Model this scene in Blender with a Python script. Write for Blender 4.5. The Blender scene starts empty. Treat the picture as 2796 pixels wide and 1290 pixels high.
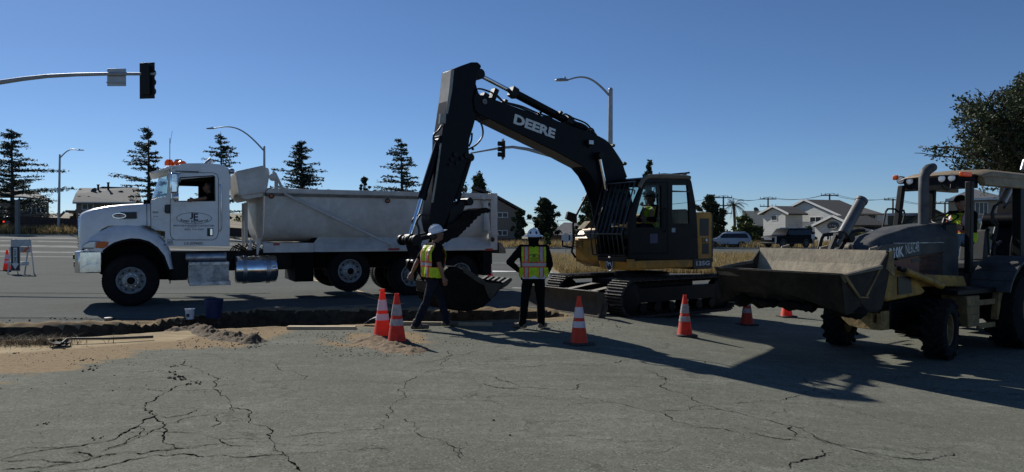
import bpy, math, random
import numpy as np
from mathutils import Vector, Matrix, noise
R = math.radians
random.seed(7)
SC = bpy.context.scene
COL = SC.collection
# ------------------------------------------------------------------ camera, sky, sun, exposure
F, CX, HY, EYE = 2000.0, 1398.0, 635.0, 1.65      # focal length / picture centre / horizon in photo pixels, eye height in m
cam = bpy.data.objects.new('camera', bpy.data.cameras.new('camera'))
COL.objects.link(cam)
cam.location = (0, 0, EYE)
cam.rotation_euler = (R(90) - 10 / F, 0, 0)
cam.data.sensor_width = 36
cam.data.lens = 36 * F / 2796
cam.data.clip_start, cam.data.clip_end = 0.1, 3000
SC.camera = cam
SUN_EL, SUN_AZ = R(34), math.atan2(-0.62, 0.78)   # azimuth measured from +Y towards +X
world = bpy.data.worlds.new('World'); SC.world = world; world.use_nodes = True
wn = world.node_tree.nodes; wl = world.node_tree.links
sky = wn.new('ShaderNodeTexSky'); sky.sky_type = 'NISHITA'; sky.sun_disc = False
sky.sun_elevation = SUN_EL; sky.sun_rotation = SUN_AZ
sky.altitude = 0; sky.air_density = 0.72; sky.dust_density = 0.08; sky.ozone_density = 7.5
wl.new(sky.outputs[0], wn['Background'].inputs[0]); wn['Background'].inputs[1].default_value = 0.083
sd = bpy.data.lights.new('sun', 'SUN'); sd.energy = 5.0; sd.angle = R(0.5); sd.color = (1.0, 0.97, 0.9)
so = bpy.data.objects.new('sun', sd); COL.objects.link(so)
sdir = Vector((math.sin(SUN_AZ) * math.cos(SUN_EL), math.cos(SUN_AZ) * math.cos(SUN_EL), math.sin(SUN_EL)))
so.rotation_euler = sdir.to_track_quat('Z', 'Y').to_euler()
SC.view_settings.view_transform = 'Standard'; SC.view_settings.look = 'None'
SC.view_settings.gamma = 1; SC.view_settings.exposure = 0.0
SC.cycles.max_bounces = 6; SC.cycles.transparent_max_bounces = 8
# ------------------------------------------------------------------ helpers
def S(t):
    t = np.clip(t, 0, 1); return t * t * (3 - 2 * t)
def gz0(x, y):
    """height of the land at x, y (numpy friendly)"""
    z = -0.27 * S((x - 0.8) / 4.7) * (1 - S((y - 19) / 9))
    left = S((-x - 8) / 38)
    z = z + left * (1.4 * S((y - 38) / 42) + 0.065 * np.clip(y - 78, 0, 60))
    z = z + 0.012 * np.sin(x * 0.55 + 1) * np.cos(y * 0.42) * S((y - 3) / 4)
    return z
def gz(x, y): return float(gz0(np.float64(x), np.float64(y)))
def G(px, py, dz=0.0):
    """photo pixel -> point on the ground"""
    D = F * EYE / max(py - HY, 1.0)
    for _ in range(12):
        X = (px - CX) / F * D
        D = 0.5 * D + 0.5 * F * (EYE - gz(X, D)) / max(py - HY, 1.0)
    X = (px - CX) / F * D
    return Vector((X, D, gz(X, D) + dz))
def P(px, py, D): return Vector(((px - CX) / F * D, D, EYE + (HY - py) / F * D))
class Fr:
    """a machine's own frame: x ahead, y to its left (towards the photographer), z up"""
    def __init__(s, X, Y, th, z0):
        s.o = Vector((X, Y, z0)); s.th = R(th)
        s.u = Vector((-math.cos(s.th), -math.sin(s.th), 0)); s.n = Vector((math.sin(s.th), -math.cos(s.th), 0))
        s.rz = math.pi + s.th
    def L(s, px, py, yl):
        d = Vector(((px - CX) / F, 1, (HY - py) / F)); c = Vector((0, 0, EYE))
        t = (yl - (c - s.o).dot(s.n)) / d.dot(s.n); p = c + d * t - s.o
        return (p.dot(s.u), p.z)
    def V(s, px, py, yl):
        x, z = s.L(px, py, yl); return Vector((x, yl, z))
    def T(s, p): return s.o + s.u * p[0] + s.n * p[1] + Vector((0, 0, p[2]))
class MB:
    def __init__(s): s.v = []; s.f = []; s.m = []
    def add(s, vs, fs, mi=0):
        o = len(s.v); s.v += [tuple(v) for v in vs]; s.f += [tuple(i + o for i in f) for f in fs]; s.m += [mi] * len(fs); return s
    def box(s, x0, x1, y0, y1, z0, z1, mi=0, M=None):
        vs = [Vector(p) for p in [(x0,y0,z0),(x1,y0,z0),(x1,y1,z0),(x0,y1,z0),(x0,y0,z1),(x1,y0,z1),(x1,y1,z1),(x0,y1,z1)]]
        if M is not None: vs = [M @ v for v in vs]
        return s.add(vs, [(0,3,2,1),(4,5,6,7),(0,1,5,4),(1,2,6,5),(2,3,7,6),(3,0,4,7)], mi)
    def cbox(s, c, sz, rot=(0,0,0), mi=0):
        M = Matrix.Translation(Vector(c)) @ Matrix.Rotation(rot[2],4,'Z') @ Matrix.Rotation(rot[1],4,'Y') @ Matrix.Rotation(rot[0],4,'X')
        a,b,d = sz[0]/2, sz[1]/2, sz[2]/2
        return s.box(-a,a,-b,b,-d,d,mi,M)
    def prism(s, pts, y0, y1, mi=0):
        """outline in (x, z), extruded from y0 to y1"""
        n = len(pts); vs = [(p[0],y0,p[1]) for p in pts] + [(p[0],y1,p[1]) for p in pts]
        return s.add(vs, [tuple(range(n)), tuple(range(2*n-1,n-1,-1))] + [(i,(i+1)%n+0,(i+1)%n+n,i+n) for i in range(n)], mi)
    def prismz(s, pts, z0, z1, mi=0):
        n = len(pts); vs = [(p[0],p[1],z0) for p in pts] + [(p[0],p[1],z1) for p in pts]
        return s.add(vs, [tuple(range(n-1,-1,-1)), tuple(range(n,2*n))] + [(i,(i+1)%n,(i+1)%n+n,i+n) for i in range(n)], mi)
    def tube(s, path, r, n=8, mi=0, caps=True):
        path = [Vector(p) for p in path]; k = len(path)
        rs = r if isinstance(r, (list, tuple)) else [r]*k
        t0 = (path[1]-path[0]).normalized()
        up = Vector((0,0,1)) if abs(t0.z) < 0.9 else Vector((1,0,0))
        a = t0.cross(up).normalized(); vs = []
        for i,p in enumerate(path):
            t = (path[min(i+1,k-1)] - path[max(i-1,0)])
            t = t.normalized() if t.length > 1e-9 else t0
            a = (a - t*a.dot(t)); a = a.normalized() if a.length > 1e-6 else t.orthogonal().normalized()
            b = t.cross(a)
            for j in range(n):
                q = 2*math.pi*j/n; vs.append(p + (a*math.cos(q) + b*math.sin(q))*rs[i])
        fs = [(i*n+j, i*n+(j+1)%n, (i+1)*n+(j+1)%n, (i+1)*n+j) for i in range(k-1) for j in range(n)]
        if caps: fs += [tuple(range(n-1,-1,-1)), tuple(range((k-1)*n, k*n))]
        return s.add(vs, fs, mi)
    def lathe(s, prof, c=(0,0,0), axis=(0,1,0), n=24, mi=0, cap=True):
        """prof: (radius, height along axis)"""
        ax = Vector(axis).normalized(); a = ax.orthogonal().normalized(); b = ax.cross(a); c = Vector(c)
        k = len(prof); vs = []
        for r,h in prof:
            for j in range(n):
                q = 2*math.pi*j/n; vs.append(c + ax*h + (a*math.cos(q)+b*math.sin(q))*r)
        fs = [(i*n+j, i*n+(j+1)%n, (i+1)*n+(j+1)%n, (i+1)*n+j) for i in range(k-1) for j in range(n)]
        if cap:
            if prof[0][0] > 1e-4: fs.append(tuple(range(n-1,-1,-1)))
            if prof[-1][0] > 1e-4: fs.append(tuple(range((k-1)*n, k*n)))
        return s.add(vs, fs, mi)
    def sphere(s, c, r, n=12, m=8, mi=0, z0=-1.0, M=None):
        r = (r,r,r) if not isinstance(r,(tuple,list)) else r
        vs = []; c = Vector(c)
        a0 = math.asin(z0)
        for i in range(m+1):
            ph = a0 + (math.pi/2 - a0)*i/m
            for j in range(n):
                q = 2*math.pi*j/n; v = Vector((r[0]*math.cos(ph)*math.cos(q), r[1]*math.cos(ph)*math.sin(q), r[2]*math.sin(ph)))
                vs.append(c + ((M @ v) if M is not None else v))
        fs = [(i*n+j, i*n+(j+1)%n, (i+1)*n+(j+1)%n, (i+1)*n+j) for i in range(m) for j in range(n)]
        return s.add(vs, fs, mi)
    def loft(s, secs, mi=0, closed=True, caps=True):
        n = len(secs[0]); k = len(secs); vs = [p for q in secs for p in q]
        e = n if closed else n-1
        fs = [(i*n+j, i*n+(j+1)%n, (i+1)*n+(j+1)%n, (i+1)*n+j) for i in range(k-1) for j in range(e)]
        if caps: fs += [tuple(range(n-1,-1,-1)), tuple(range((k-1)*n,k*n))]
        return s.add(vs, fs, mi)
    def build(s, name, mats, parent=None, bevel=0, smooth=True, ang=38, fix=True, seg=2):
        me = bpy.data.meshes.new(name); me.from_pydata(s.v, [], s.f)
        mats = mats if isinstance(mats,(list,tuple)) else [mats]
        for m in mats: me.materials.append(m)
        if len(mats) > 1: me.polygons.foreach_set('material_index', s.m)
        if fix:
            import bmesh
            b = bmesh.new(); b.from_mesh(me); bmesh.ops.remove_doubles(b, verts=b.verts, dist=1e-5); bmesh.ops.recalc_face_normals(b, faces=b.faces); b.to_mesh(me); b.free()
        if smooth:
            me.polygons.foreach_set('use_smooth', [True]*len(me.polygons)); me.set_sharp_from_angle(angle=R(ang))
        me.update()
        o = bpy.data.objects.new(name, me); COL.objects.link(o)
        if parent is not None: o.parent = parent
        if bevel:
            md = o.modifiers.new('bevel','BEVEL'); md.width = bevel; md.segments = seg; md.limit_method = 'ANGLE'; md.angle_limit = R(40)
        return o
def thing(name, label, cat, loc=(0,0,0), rz=0, group=None):
    o = bpy.data.objects.new(name, None); COL.objects.link(o); o.empty_display_size = 0.2
    o.location = loc; o.rotation_euler = (0,0,rz); tag(o, label, cat, group); return o
def tag(o, label=None, cat=None, group=None, kind=None):
    if label: o['label'] = label
    if cat: o['category'] = cat
    if group: o['group'] = group
    if kind: o['kind'] = kind
    return o
def copy_tree(o, parent=None):
    c = o.copy(); COL.objects.link(c)
    if parent is not None: c.parent = parent
    for ch in [q for q in COL.objects if q.parent is o]: copy_tree(ch, c)
    return c
# ---- materials
def nt(name):
    m = bpy.data.materials.new(name); m.use_nodes = True; return m, m.node_tree.nodes, m.node_tree.links, m.node_tree.nodes['Principled BSDF']
def N(nodes, typ, **kw):
    n = nodes.new(typ)
    for k,v in kw.items():
        if k.startswith('i_'):
            key = k[2:]; key = int(key) if key.isdigit() else key
            n.inputs[key].default_value = v
        else: setattr(n, k, v)
    return n
def noise_fac(nd, lk, scale, detail=6, rough=.6, lo=.35, hi=.65, vec=None, dist=0):
    tc = nd.new('ShaderNodeTexCoord'); n = N(nd,'ShaderNodeTexNoise'); n.inputs['Scale'].default_value = scale
    n.inputs['Detail'].default_value = detail; n.inputs['Roughness'].default_value = rough; n.inputs['Distortion'].default_value = dist
    if vec is not None:
        mp = nd.new('ShaderNodeMapping'); mp.inputs['Scale'].default_value = vec; lk.new(tc.outputs['Object'], mp.inputs[0]); lk.new(mp.outputs[0], n.inputs['Vector'])
    else: lk.new(tc.outputs['Object'], n.inputs['Vector'])
    r = N(nd,'ShaderNodeMapRange'); r.inputs[1].default_value = lo; r.inputs[2].default_value = hi
    lk.new(n.outputs['Fac'], r.inputs[0]); return r.outputs[0], n.outputs['Fac']
def mixc(nd, lk, fac, a, b):
    m = nd.new('ShaderNodeMix'); m.data_type = 'RGBA'
    for sock, val in ((m.inputs[0],fac),(m.inputs[6],a),(m.inputs[7],b)):
        if isinstance(val, (int,float)): sock.default_value = val
        elif isinstance(val, tuple): sock.default_value = (*val[:3],1)
        else: lk.new(val, sock)
    return m.outputs[2]
def PM(name, col, rough=.5, metal=0, var=.18, scale=6, dirt=None, dirt_amt=.5, dscale=3, bump=0, bscale=60, coat=0, trans=0, spec=.5, vec=None):
    m, nd, lk, b = nt(name)
    f,_ = noise_fac(nd, lk, scale, vec=vec)
    c = mixc(nd, lk, f, tuple(x*(1-var) for x in col), tuple(min(1,x*(1+var*.6)) for x in col))
    if dirt:
        g,_ = noise_fac(nd, lk, dscale, 10, .72, .62-.35*dirt_amt, .82-.2*dirt_amt, dist=.6)
        g2 = N(nd,'ShaderNodeMath',operation='MULTIPLY',i_1=.85); lk.new(g, g2.inputs[0])
        c = mixc(nd, lk, g2.outputs[0], c, dirt)
        rr = N(nd,'ShaderNodeMapRange'); rr.inputs[3].default_value = rough; rr.inputs[4].default_value = min(.95, rough+.35); lk.new(g2.outputs[0], rr.inputs[0]); lk.new(rr.outputs[0], b.inputs['Roughness'])
    else: b.inputs['Roughness'].default_value = rough
    lk.new(c, b.inputs['Base Color']); b.inputs['Metallic'].default_value = metal
    b.inputs['Specular IOR Level'].default_value = spec
    if coat: b.inputs['Coat Weight'].default_value = coat; b.inputs['Coat Roughness'].default_value = .08
    if bump:
        _,h = noise_fac(nd, lk, bscale, 4); bp = N(nd,'ShaderNodeBump'); bp.inputs['Strength'].default_value = bump; bp.inputs['Distance'].default_value = .01
        lk.new(h, bp.inputs['Height']); lk.new(bp.outputs[0], b.inputs['Normal'])
    if trans:
        t = nd.new('ShaderNodeBsdfTranslucent'); lk.new(c, t.inputs[0]); mx = nd.new('ShaderNodeMixShader'); mx.inputs[0].default_value = trans
        lk.new(b.outputs[0], mx.inputs[1]); lk.new(t.outputs[0], mx.inputs[2]); lk.new(mx.outputs[0], nd['Material Output'].inputs[0])
    return m
def GLASS(name, tint=(.8,.9,.9), rough=.02, ref=.12):
    m, nd, lk, b = nt(name)
    tr = nd.new('ShaderNodeBsdfTransparent'); tr.inputs[0].default_value = (*tint,1)
    gl = nd.new('ShaderNodeBsdfGlossy'); gl.inputs['Roughness'].default_value = rough
    lw = nd.new('ShaderNodeLayerWeight'); fr = N(nd,'ShaderNodeMath',operation='POWER',i_1=4.0); lk.new(lw.outputs['Facing'], fr.inputs[0])
    f,_ = noise_fac(nd, lk, 3, lo=.3, hi=.9); mu = N(nd,'ShaderNodeMath',operation='MULTIPLY_ADD'); mu.inputs[1].default_value = ref; lk.new(f, mu.inputs[0]); lk.new(fr.outputs[0], mu.inputs[2])
    mx = nd.new('ShaderNodeMixShader'); lk.new(mu.outputs[0], mx.inputs[0]); lk.new(tr.outputs[0], mx.inputs[1]); lk.new(gl.outputs[0], mx.inputs[2])
    lk.new(mx.outputs[0], nd['Material Output'].inputs[0]); return m
DUST = (.24,.2,.15)
M_white = PM('truck_white_paint', (.74,.75,.76), .28, var=.06, dirt=(.5,.48,.44), dirt_amt=.25, coat=.4, dscale=1.6)
M_box = PM('dump_box_paint', (.66,.64,.6), .42, var=.08, dirt=(.42,.39,.34), dirt_amt=.55, dscale=1.2, vec=(1,1,.4))
M_chrome = PM('chrome', (.75,.77,.8), .12, 1, var=.15, dirt=(.3,.3,.3), dirt_amt=.3)
M_alu = PM('aluminium', (.5,.51,.53), .35, 1, var=.2, dirt=(.12,.12,.12), dirt_amt=.5, dscale=5)
M_steel = PM('worn_steel', (.3,.29,.28), .45, .8, var=.3, dirt=(.1,.08,.06), dirt_amt=.6)
M_black = PM('black_metal', (.006,.006,.007), .5, var=.3, dirt=(.02,.018,.015), dirt_amt=.25, spec=.25)
M_rubber = PM('tyre_rubber', (.010,.010,.011), .85, var=.3, dirt=(.03,.027,.022), dirt_amt=.35, bump=.3, spec=.2)
M_plastic = PM('black_plastic', (.007,.007,.008), .5, var=.2, spec=.3)
M_boom = PM('boom_paint', (.0035,.0035,.007), .42, var=.3, dirt=(.014,.012,.01), dirt_amt=.2, spec=.16)
M_yel = PM('machine_yellow', (.58,.26,.02), .45, var=.15, dirt=(.2,.14,.07), dirt_amt=.55, dscale=4)
M_yel2 = PM('worn_loader_yellow', (.3,.19,.06), .6, var=.2, dirt=(.08,.065,.05), dirt_amt=.8, dscale=5, bump=.2, bscale=25)
M_bucket = PM('scratched_bucket_steel', (.36,.3,.22), .62, .15, var=.25, dirt=(.16,.13,.1), dirt_amt=.75, dscale=6, bump=.35, bscale=20)
M_dkbucket = PM('dark_dirty_steel', (.008,.007,.0065), .7, 0, var=.4, spec=.12, dirt=(.026,.019,.013), dirt_amt=.5, dscale=5, bump=.3, bscale=25)
M_hood = PM('dusty_hood_plastic', (.035,.036,.038), .6, var=.2, dirt=(.11,.107,.1), dirt_amt=.55, dscale=3)
M_track = PM('track_shoe_steel', (.03,.028,.025), .6, .2, var=.4, dirt=(.1,.085,.065), dirt_amt=.6, dscale=9)
M_dec_w = PM('pale_decal', (.62,.64,.64), .4, var=.05)
M_dec_b = PM('navy_decal', (.02,.02,.06), .4, var=.05)
M_dec_k = PM('black_decal', (.01,.01,.01), .4, var=.05)
M_red = PM('red_reflector', (.35,.015,.02), .3, var=.1)
M_amber = PM('amber_lens', (.85,.2,.03), .25, var=.1, trans=.35)
M_lens = PM('clear_lens', (.6,.62,.65), .1, .2, var=.1)
M_glass = GLASS('window_glass', (.7,.76,.76))
M_glassD = GLASS('dark_window_glass', (.62,.7,.7), ref=.05)
M_winb = PM('house_window_pane', (.02,.023,.03), .15, var=.2, spec=.35)
M_hose = PM('hydraulic_hose', (.012,.012,.014), .55)
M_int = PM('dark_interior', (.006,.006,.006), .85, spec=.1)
M_seat = PM('grey_seat', (.2,.2,.2), .6)
M_rod = PM('chrome_rod', (.8,.82,.85), .1, 1, var=.05)
M_galv = PM('galvanised_steel', (.34,.35,.36), .5, .5, var=.15, scale=2)
M_alub = PM('sign_back_aluminium', (.42,.43,.44), .5, .5, var=.08)
M_cone = PM('cone_orange', (.95,.1,.035), .45, var=.08, trans=.45)
M_coneD = PM('dirty_cone_orange', (.8,.075,.03), .5, var=.15, dirt=(.15,.05,.035), dirt_amt=.45, dscale=9, trans=.4)
M_refl = PM('reflective_white_sleeve', (.8,.72,.74), .35, var=.06, dirt=(.45,.4,.4), dirt_amt=.3, dscale=12, trans=.25)
M_reflD = PM('grubby_reflective_sleeve', (.6,.56,.54), .45, var=.1, dirt=(.2,.18,.17), dirt_amt=.7, dscale=14, trans=.2)
M_cbase = PM('black_cone_base', (.03,.028,.026), .8, dirt=(.12,.1,.08), dirt_amt=.4)
def text_part(parent, name, s, p, width, height, right=(-1,0,0), up=(0,0,1), mat=None, bold=.0, th=.002, shear=0, label=None):
    cu = bpy.data.curves.new(name,'FONT'); cu.body = s; cu.offset = bold; cu.extrude = 0; cu.shear = shear; cu.resolution_u = 3
    o = bpy.data.objects.new('tmp_text', cu); me = bpy.data.meshes.new_from_object(o)
    bpy.data.objects.remove(o); co = np.array([v.co for v in me.vertices]); mn, mx = co.min(0), co.max(0)
    right = Vector(right).normalized(); up = Vector(up).normalized(); nr = right.cross(up)
    p = Vector(p)
    for v in me.vertices:
        a = (v.co.x-mn[0])/(mx[0]-mn[0]) - .5; b = (v.co.y-mn[1])/(mx[1]-mn[1]) - .5
        v.co = p + right*a*width + up*b*height + nr*th
    me.materials.clear(); me.materials.append(mat); me.name = name
    ob = bpy.data.objects.new(name, me); COL.objects.link(ob); ob.parent = parent
    if label: ob['label'] = label
    return ob
# ------------------------------------------------------------------ the ground: one continuous sheet cut into lot, trench, road, soil
def lerp_line(pts):
    xs = [p[0] for p in pts]; ys = [p[1] for p in pts]
    return lambda x: np.interp(x, xs, ys)
near_edge = lerp_line([(-20,10.6),(-7.9,11.15),(-6.6,11.5),(-5.5,12.3),(-4.0,12.9),(-1.8,13.45),(.4,13.9),(1.2,14.4)])
far_edge = lerp_line([(-20,11.9),(-8.2,12.55),(-6.7,13.0),(-6.0,14.3),(-5.3,15.3),(-4,15.4),(-2,15.2),(0,15.1),(.7,14.9),(1.2,14.5)])
def seg_axis(a): 
    out = [a[0][0]]
    for x0,x1,d in a: out += list(np.arange(x0+d, x1+1e-6, d))
    return np.array(out)
xs = seg_axis([(-700,-200,50),(-200,-60,10),(-60,-14,1.0),(-14,12,.08),(12,60,1.0),(60,200,10),(200,700,50)])
ys = seg_axis([(-20,3,2.3),(3,8,.2),(8,10.4,.1),(10.4,16,.07),(16,24,.2),(24,90,1.0),(90,200,5),(200,1500,65)])
XX,YY = np.meshgrid(xs, ys)
def fbm(x, y, sc, seed=0, octs=4):
    out = np.zeros_like(x); amp = 1.; tot = 0
    rs = np.random.RandomState(seed)
    for o in range(octs):
        g = rs.rand(128,128); u = x*sc*2**o; v = y*sc*2**o
        iu = np.floor(u).astype(int); iv = np.floor(v).astype(int); fu = S(u-iu); fv = S(v-iv)
        a = g[iu%128,iv%128]; b = g[(iu+1)%128,iv%128]; c = g[iu%128,(iv+1)%128]; d = g[(iu+1)%128,(iv+1)%128]
        out += amp*((a*(1-fu)+b*fu)*(1-fv)+(c*(1-fu)+d*fu)*fv); tot += amp; amp *= .5
    return out/tot
rag = (fbm(XX,YY*0,2.3,3)-.5)*.5
ne = near_edge(XX) + rag*.22; fe = far_edge(XX) + (fbm(XX,YY*0,1.7,5)-.5)*(.05+.22*S((XX+6.5)/1.5))
endm = S((1.25-XX)/.5)
inT = S(np.minimum((YY-ne), (fe-YY))/.2) * endm
inT = inT * (XX > -60)
depth = .5 + .35*fbm(XX,YY,.8,9) + .1*fbm(XX,YY,5,10)
Z = gz0(XX,YY) - inT*depth*S((YY-ne)/.1)**.5
# a second, narrow open joint beyond the trench at the left and a raised broken lip of soil on the edges
j2 = (YY > 13.15+.06*np.sin(XX*2)) & (YY < 13.45+.1*np.sin(XX*1.7)) & (XX > -8.6) & (XX < -5.6)
Z = Z - .07*j2
lip = np.exp(-((YY-fe-.18)/.16)**2)*(fbm(XX,YY,4,12))*.13*(XX<.9)*(XX>-14) + np.exp(-((YY-ne+.25)/.22)**2)*fbm(XX,YY,6,14)*.05*(XX<-4.0)*(XX>-14)
Z = Z + lip*(inT<.05)
def mound(cx, cy, rx, ry, h, seed=20, ang=0):
    global Z
    ca, sa = math.cos(ang), math.sin(ang); dx = (XX-cx)*ca+(YY-cy)*sa; dy = -(XX-cx)*sa+(YY-cy)*ca
    q = np.clip(1-(dx/rx)**2-(dy/ry)**2, 0, 1); Z = Z + h*q*(.5+fbm(XX,YY,9,seed))
# dirt mask
dirt = np.zeros_like(XX)
d_near = ne - YY                    # distance on the camera side of the trench
n1 = fbm(XX,YY,.9,31); n2 = fbm(XX,YY,4,32,3); nst = fbm(XX*.35,YY*2.2,1.6,37)
dirt = np.maximum(dirt, S((4.1 - d_near + (n1-.5)*3.4 + (nst-.5)*3.0 + (n2-.5)*1.2 - .7*np.clip(XX+5.3,0,3))/1.9)*(YY<ne+.1)*S((-3.4-XX)/.6))
dirt = np.maximum(dirt, .85*S((.75 - d_near + (n1-.5)*.9)/.5)*S((1.5-XX)/.6)*(.3+n2)*(YY<ne+.1))
dirt = np.maximum(dirt, .55*S((n1-.35)/.35)*S((-5.2-XX)/2)*S((YY-7.6)/1.5)*(YY<ne))
dirt = np.maximum(dirt, .9*S(1.4-np.hypot((XX+2.05)/.95,(YY-11.3)/.95))*S((n2-.28)/.25))
dirt = np.maximum(dirt, .8*S((.9-(YY-fe)+(n1-.5)*1.2)/.6)*(YY>fe-.1)*S((1.4-XX)/.5))
dirt = np.maximum(dirt, .4*S((nst-.5)/.2)*S((-4.5-XX)/2)*S((YY-8.5)/1)*(YY<ne))
dirt = np.clip(dirt,0,1)
tanslab = S((-5.0-XX)/.15)*S((XX+7.6)/.5)*S((d_near-.08)/.1)*S((1.55+.5*(n1-.5)-d_near)/.3)
far_kerb_y = 74.0
nx, ny = len(xs), len(ys)
verts = np.stack([XX.ravel(), YY.ravel(), Z.ravel()],1)
ii = np.arange(nx*ny).reshape(ny,nx)
quads = np.stack([ii[:-1,:-1].ravel(), ii[:-1,1:].ravel(), ii[1:,1:].ravel(), ii[1:,:-1].ravel()],1)
fx = (XX[:-1,:-1]+XX[1:,1:]).ravel()/2; fy = (YY[:-1,:-1]+YY[1:,1:]).ravel()/2
ft = (inT[:-1,:-1]+inT[1:,1:]+inT[:-1,1:]+inT[1:,:-1]).ravel()/4
island = ((fx > 1.6 + .02*(fy-28)) & (fy > 27+.0*fx) & (fy < 50) & (fx < 60))
def island_edge(x): return 27.0
zone = np.full(len(quads), 2)                          # road
zone[(fy < near_edge(fx)+.2) ] = 0                     # lot
zone[(fx > 1.0) & (fy < 20.5)] = 0
zone[ft > .02] = 1                                     # trench
zone[island] = 3
zone[(fy > far_kerb_y)] = 3
zone[(np.abs(fx) > 200)] = 3
def sub_sheet(name, mask, mat, kind='structure'):
    q = quads[mask]; used, inv = np.unique(q.ravel(), return_inverse=True)
    me = bpy.data.meshes.new(name); v = verts[used]; me.vertices.add(len(v)); me.vertices.foreach_set('co', v.ravel())
    me.loops.add(q.size); me.loops.foreach_set('vertex_index', inv.astype(np.int32).ravel()); me.polygons.add(len(q))
    me.polygons.foreach_set('loop_start', np.arange(0,q.size,4,dtype=np.int32)); me.polygons.foreach_set('loop_total', np.full(len(q),4,dtype=np.int32))
    me.update(); me.validate()
    me.polygons.foreach_set('use_smooth', [True]*len(me.polygons))
    for nm, arr in (('dirt', dirt), ('slab', tanslab)):
        a = me.attributes.new(nm,'FLOAT','POINT'); a.data.foreach_set('value', arr.ravel()[used].astype(np.float32))
    me.materials.append(mat); o = bpy.data.objects.new(name, me); COL.objects.link(o); o['kind'] = kind; return o
def asphalt(name, c1, c2, speck=.5, rough=.85, bump=.6, wear=(.17,.165,.15), streak=.3, spec=.4, tan=(.34,.255,.155)):
    m, nd, lk, b = nt(name)
    f1,_ = noise_fac(nd, lk, .45, 5, .6, .35, .68)
    c = mixc(nd, lk, f1, c1, c2)
    f2,_ = noise_fac(nd, lk, .8, 6, .65, .52, .72, vec=(.35,1.5,1), dist=.4)
    m2 = N(nd,'ShaderNodeMath',operation='MULTIPLY',i_1=streak); lk.new(f2, m2.inputs[0])
    c = mixc(nd, lk, m2.outputs[0], c, wear)
    f21,_ = noise_fac(nd, lk, 1.0, 7, .7, .5, .64, vec=(.55,2.2,1), dist=.3)
    for n_ in nd:
        if n_.type=='MAPPING' and abs(n_.inputs['Scale'].default_value[1]-2.2)<1e-3: n_.vector_type='POINT'; n_.inputs['Rotation'].default_value=(0,0,R(38))
    m21 = N(nd,'ShaderNodeMath',operation='MULTIPLY',i_1=streak*.9); lk.new(f21, m21.inputs[0]); c = mixc(nd, lk, m21.outputs[0], c, tuple(1.15*q for q in wear))
    f22,_ = noise_fac(nd, lk, .33, 4, .6, .5, .75); m22 = N(nd,'ShaderNodeMath',operation='MULTIPLY',i_1=.75); lk.new(f22, m22.inputs[0]); c = mixc(nd, lk, m22.outputs[0], c, tuple(.62*q for q in c1))
    # aggregate: pale and dark stones
    tc = nd.new('ShaderNodeTexCoord'); vo = N(nd,'ShaderNodeTexVoronoi'); vo.inputs['Scale'].default_value = 85; lk.new(tc.outputs['Object'], vo.inputs['Vector'])
    sep = nd.new('ShaderNodeSeparateColor'); lk.new(vo.outputs['Color'], sep.inputs[0])
    r1 = N(nd,'ShaderNodeMapRange'); r1.inputs[1].default_value = .78; r1.inputs[2].default_value = 1.0; r1.inputs[4].default_value = speck; lk.new(sep.outputs[0], r1.inputs[0])
    c = mixc(nd, lk, r1.outputs[0], c, (.34,.33,.3))
    r2 = N(nd,'ShaderNodeMapRange'); r2.inputs[1].default_value = .25; r2.inputs[2].default_value = 0; r2.inputs[4].default_value = speck*.9; lk.new(sep.outputs[1], r2.inputs[0])
    c = mixc(nd, lk, r2.outputs[0], c, (.03,.03,.03))
    vo2 = N(nd,'ShaderNodeTexVoronoi'); vo2.inputs['Scale'].default_value = 34; lk.new(tc.outputs['Object'], vo2.inputs['Vector']); sp2 = nd.new('ShaderNodeSeparateColor'); lk.new(vo2.outputs['Color'], sp2.inputs[0])
    r3 = N(nd,'ShaderNodeMapRange'); r3.inputs[1].default_value = .9; r3.inputs[2].default_value = 1.0; r3.inputs[4].default_value = speck*.35; lk.new(sp2.outputs[0], r3.inputs[0]); c = mixc(nd, lk, r3.outputs[0], c, (.26,.255,.23))
    r5 = N(nd,'ShaderNodeMapRange'); r5.inputs[1].default_value = .12; r5.inputs[2].default_value = 0; r5.inputs[4].default_value = speck*.45; lk.new(sp2.outputs[1], r5.inputs[0]); c = mixc(nd, lk, r5.outputs[0], c, (.035,.034,.03))
    f9,_ = noise_fac(nd, lk, 7, 10, .8, .3, .7); c = mixc(nd, lk, f9, tuple(0.82*q for q in c1), c)
    f4,_ = noise_fac(nd, lk, 14, 8, .8, .35, .7); 
    if name == 'lot_asphalt':
        mpc = nd.new('ShaderNodeMapping'); mpc.inputs['Scale'].default_value = (.55,.9,1); nn_ = N(nd,'ShaderNodeTexNoise'); nn_.inputs['Scale'].default_value = 1.6; nn_.inputs['Detail'].default_value = 9; nn_.inputs['Roughness'].default_value = .68; lk.new(tc.outputs['Object'], nn_.inputs['Vector'])
        mv = nd.new('ShaderNodeMix'); mv.data_type = 'VECTOR'; mv.inputs[0].default_value = .42; lk.new(tc.outputs['Object'], mpc.inputs[0]); lk.new(mpc.outputs[0], mv.inputs[4]); lk.new(nn_.outputs['Color'], mv.inputs[5])
        vc = N(nd,'ShaderNodeTexVoronoi', feature='DISTANCE_TO_EDGE'); vc.inputs['Scale'].default_value = 1.5; lk.new(mv.outputs[1], vc.inputs['Vector'])
        rc = N(nd,'ShaderNodeMapRange'); rc.inputs[1].default_value = .0; rc.inputs[2].default_value = .012; rc.inputs[3].default_value = 1; rc.inputs[4].default_value = 0; lk.new(vc.outputs['Distance'], rc.inputs[0])
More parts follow.
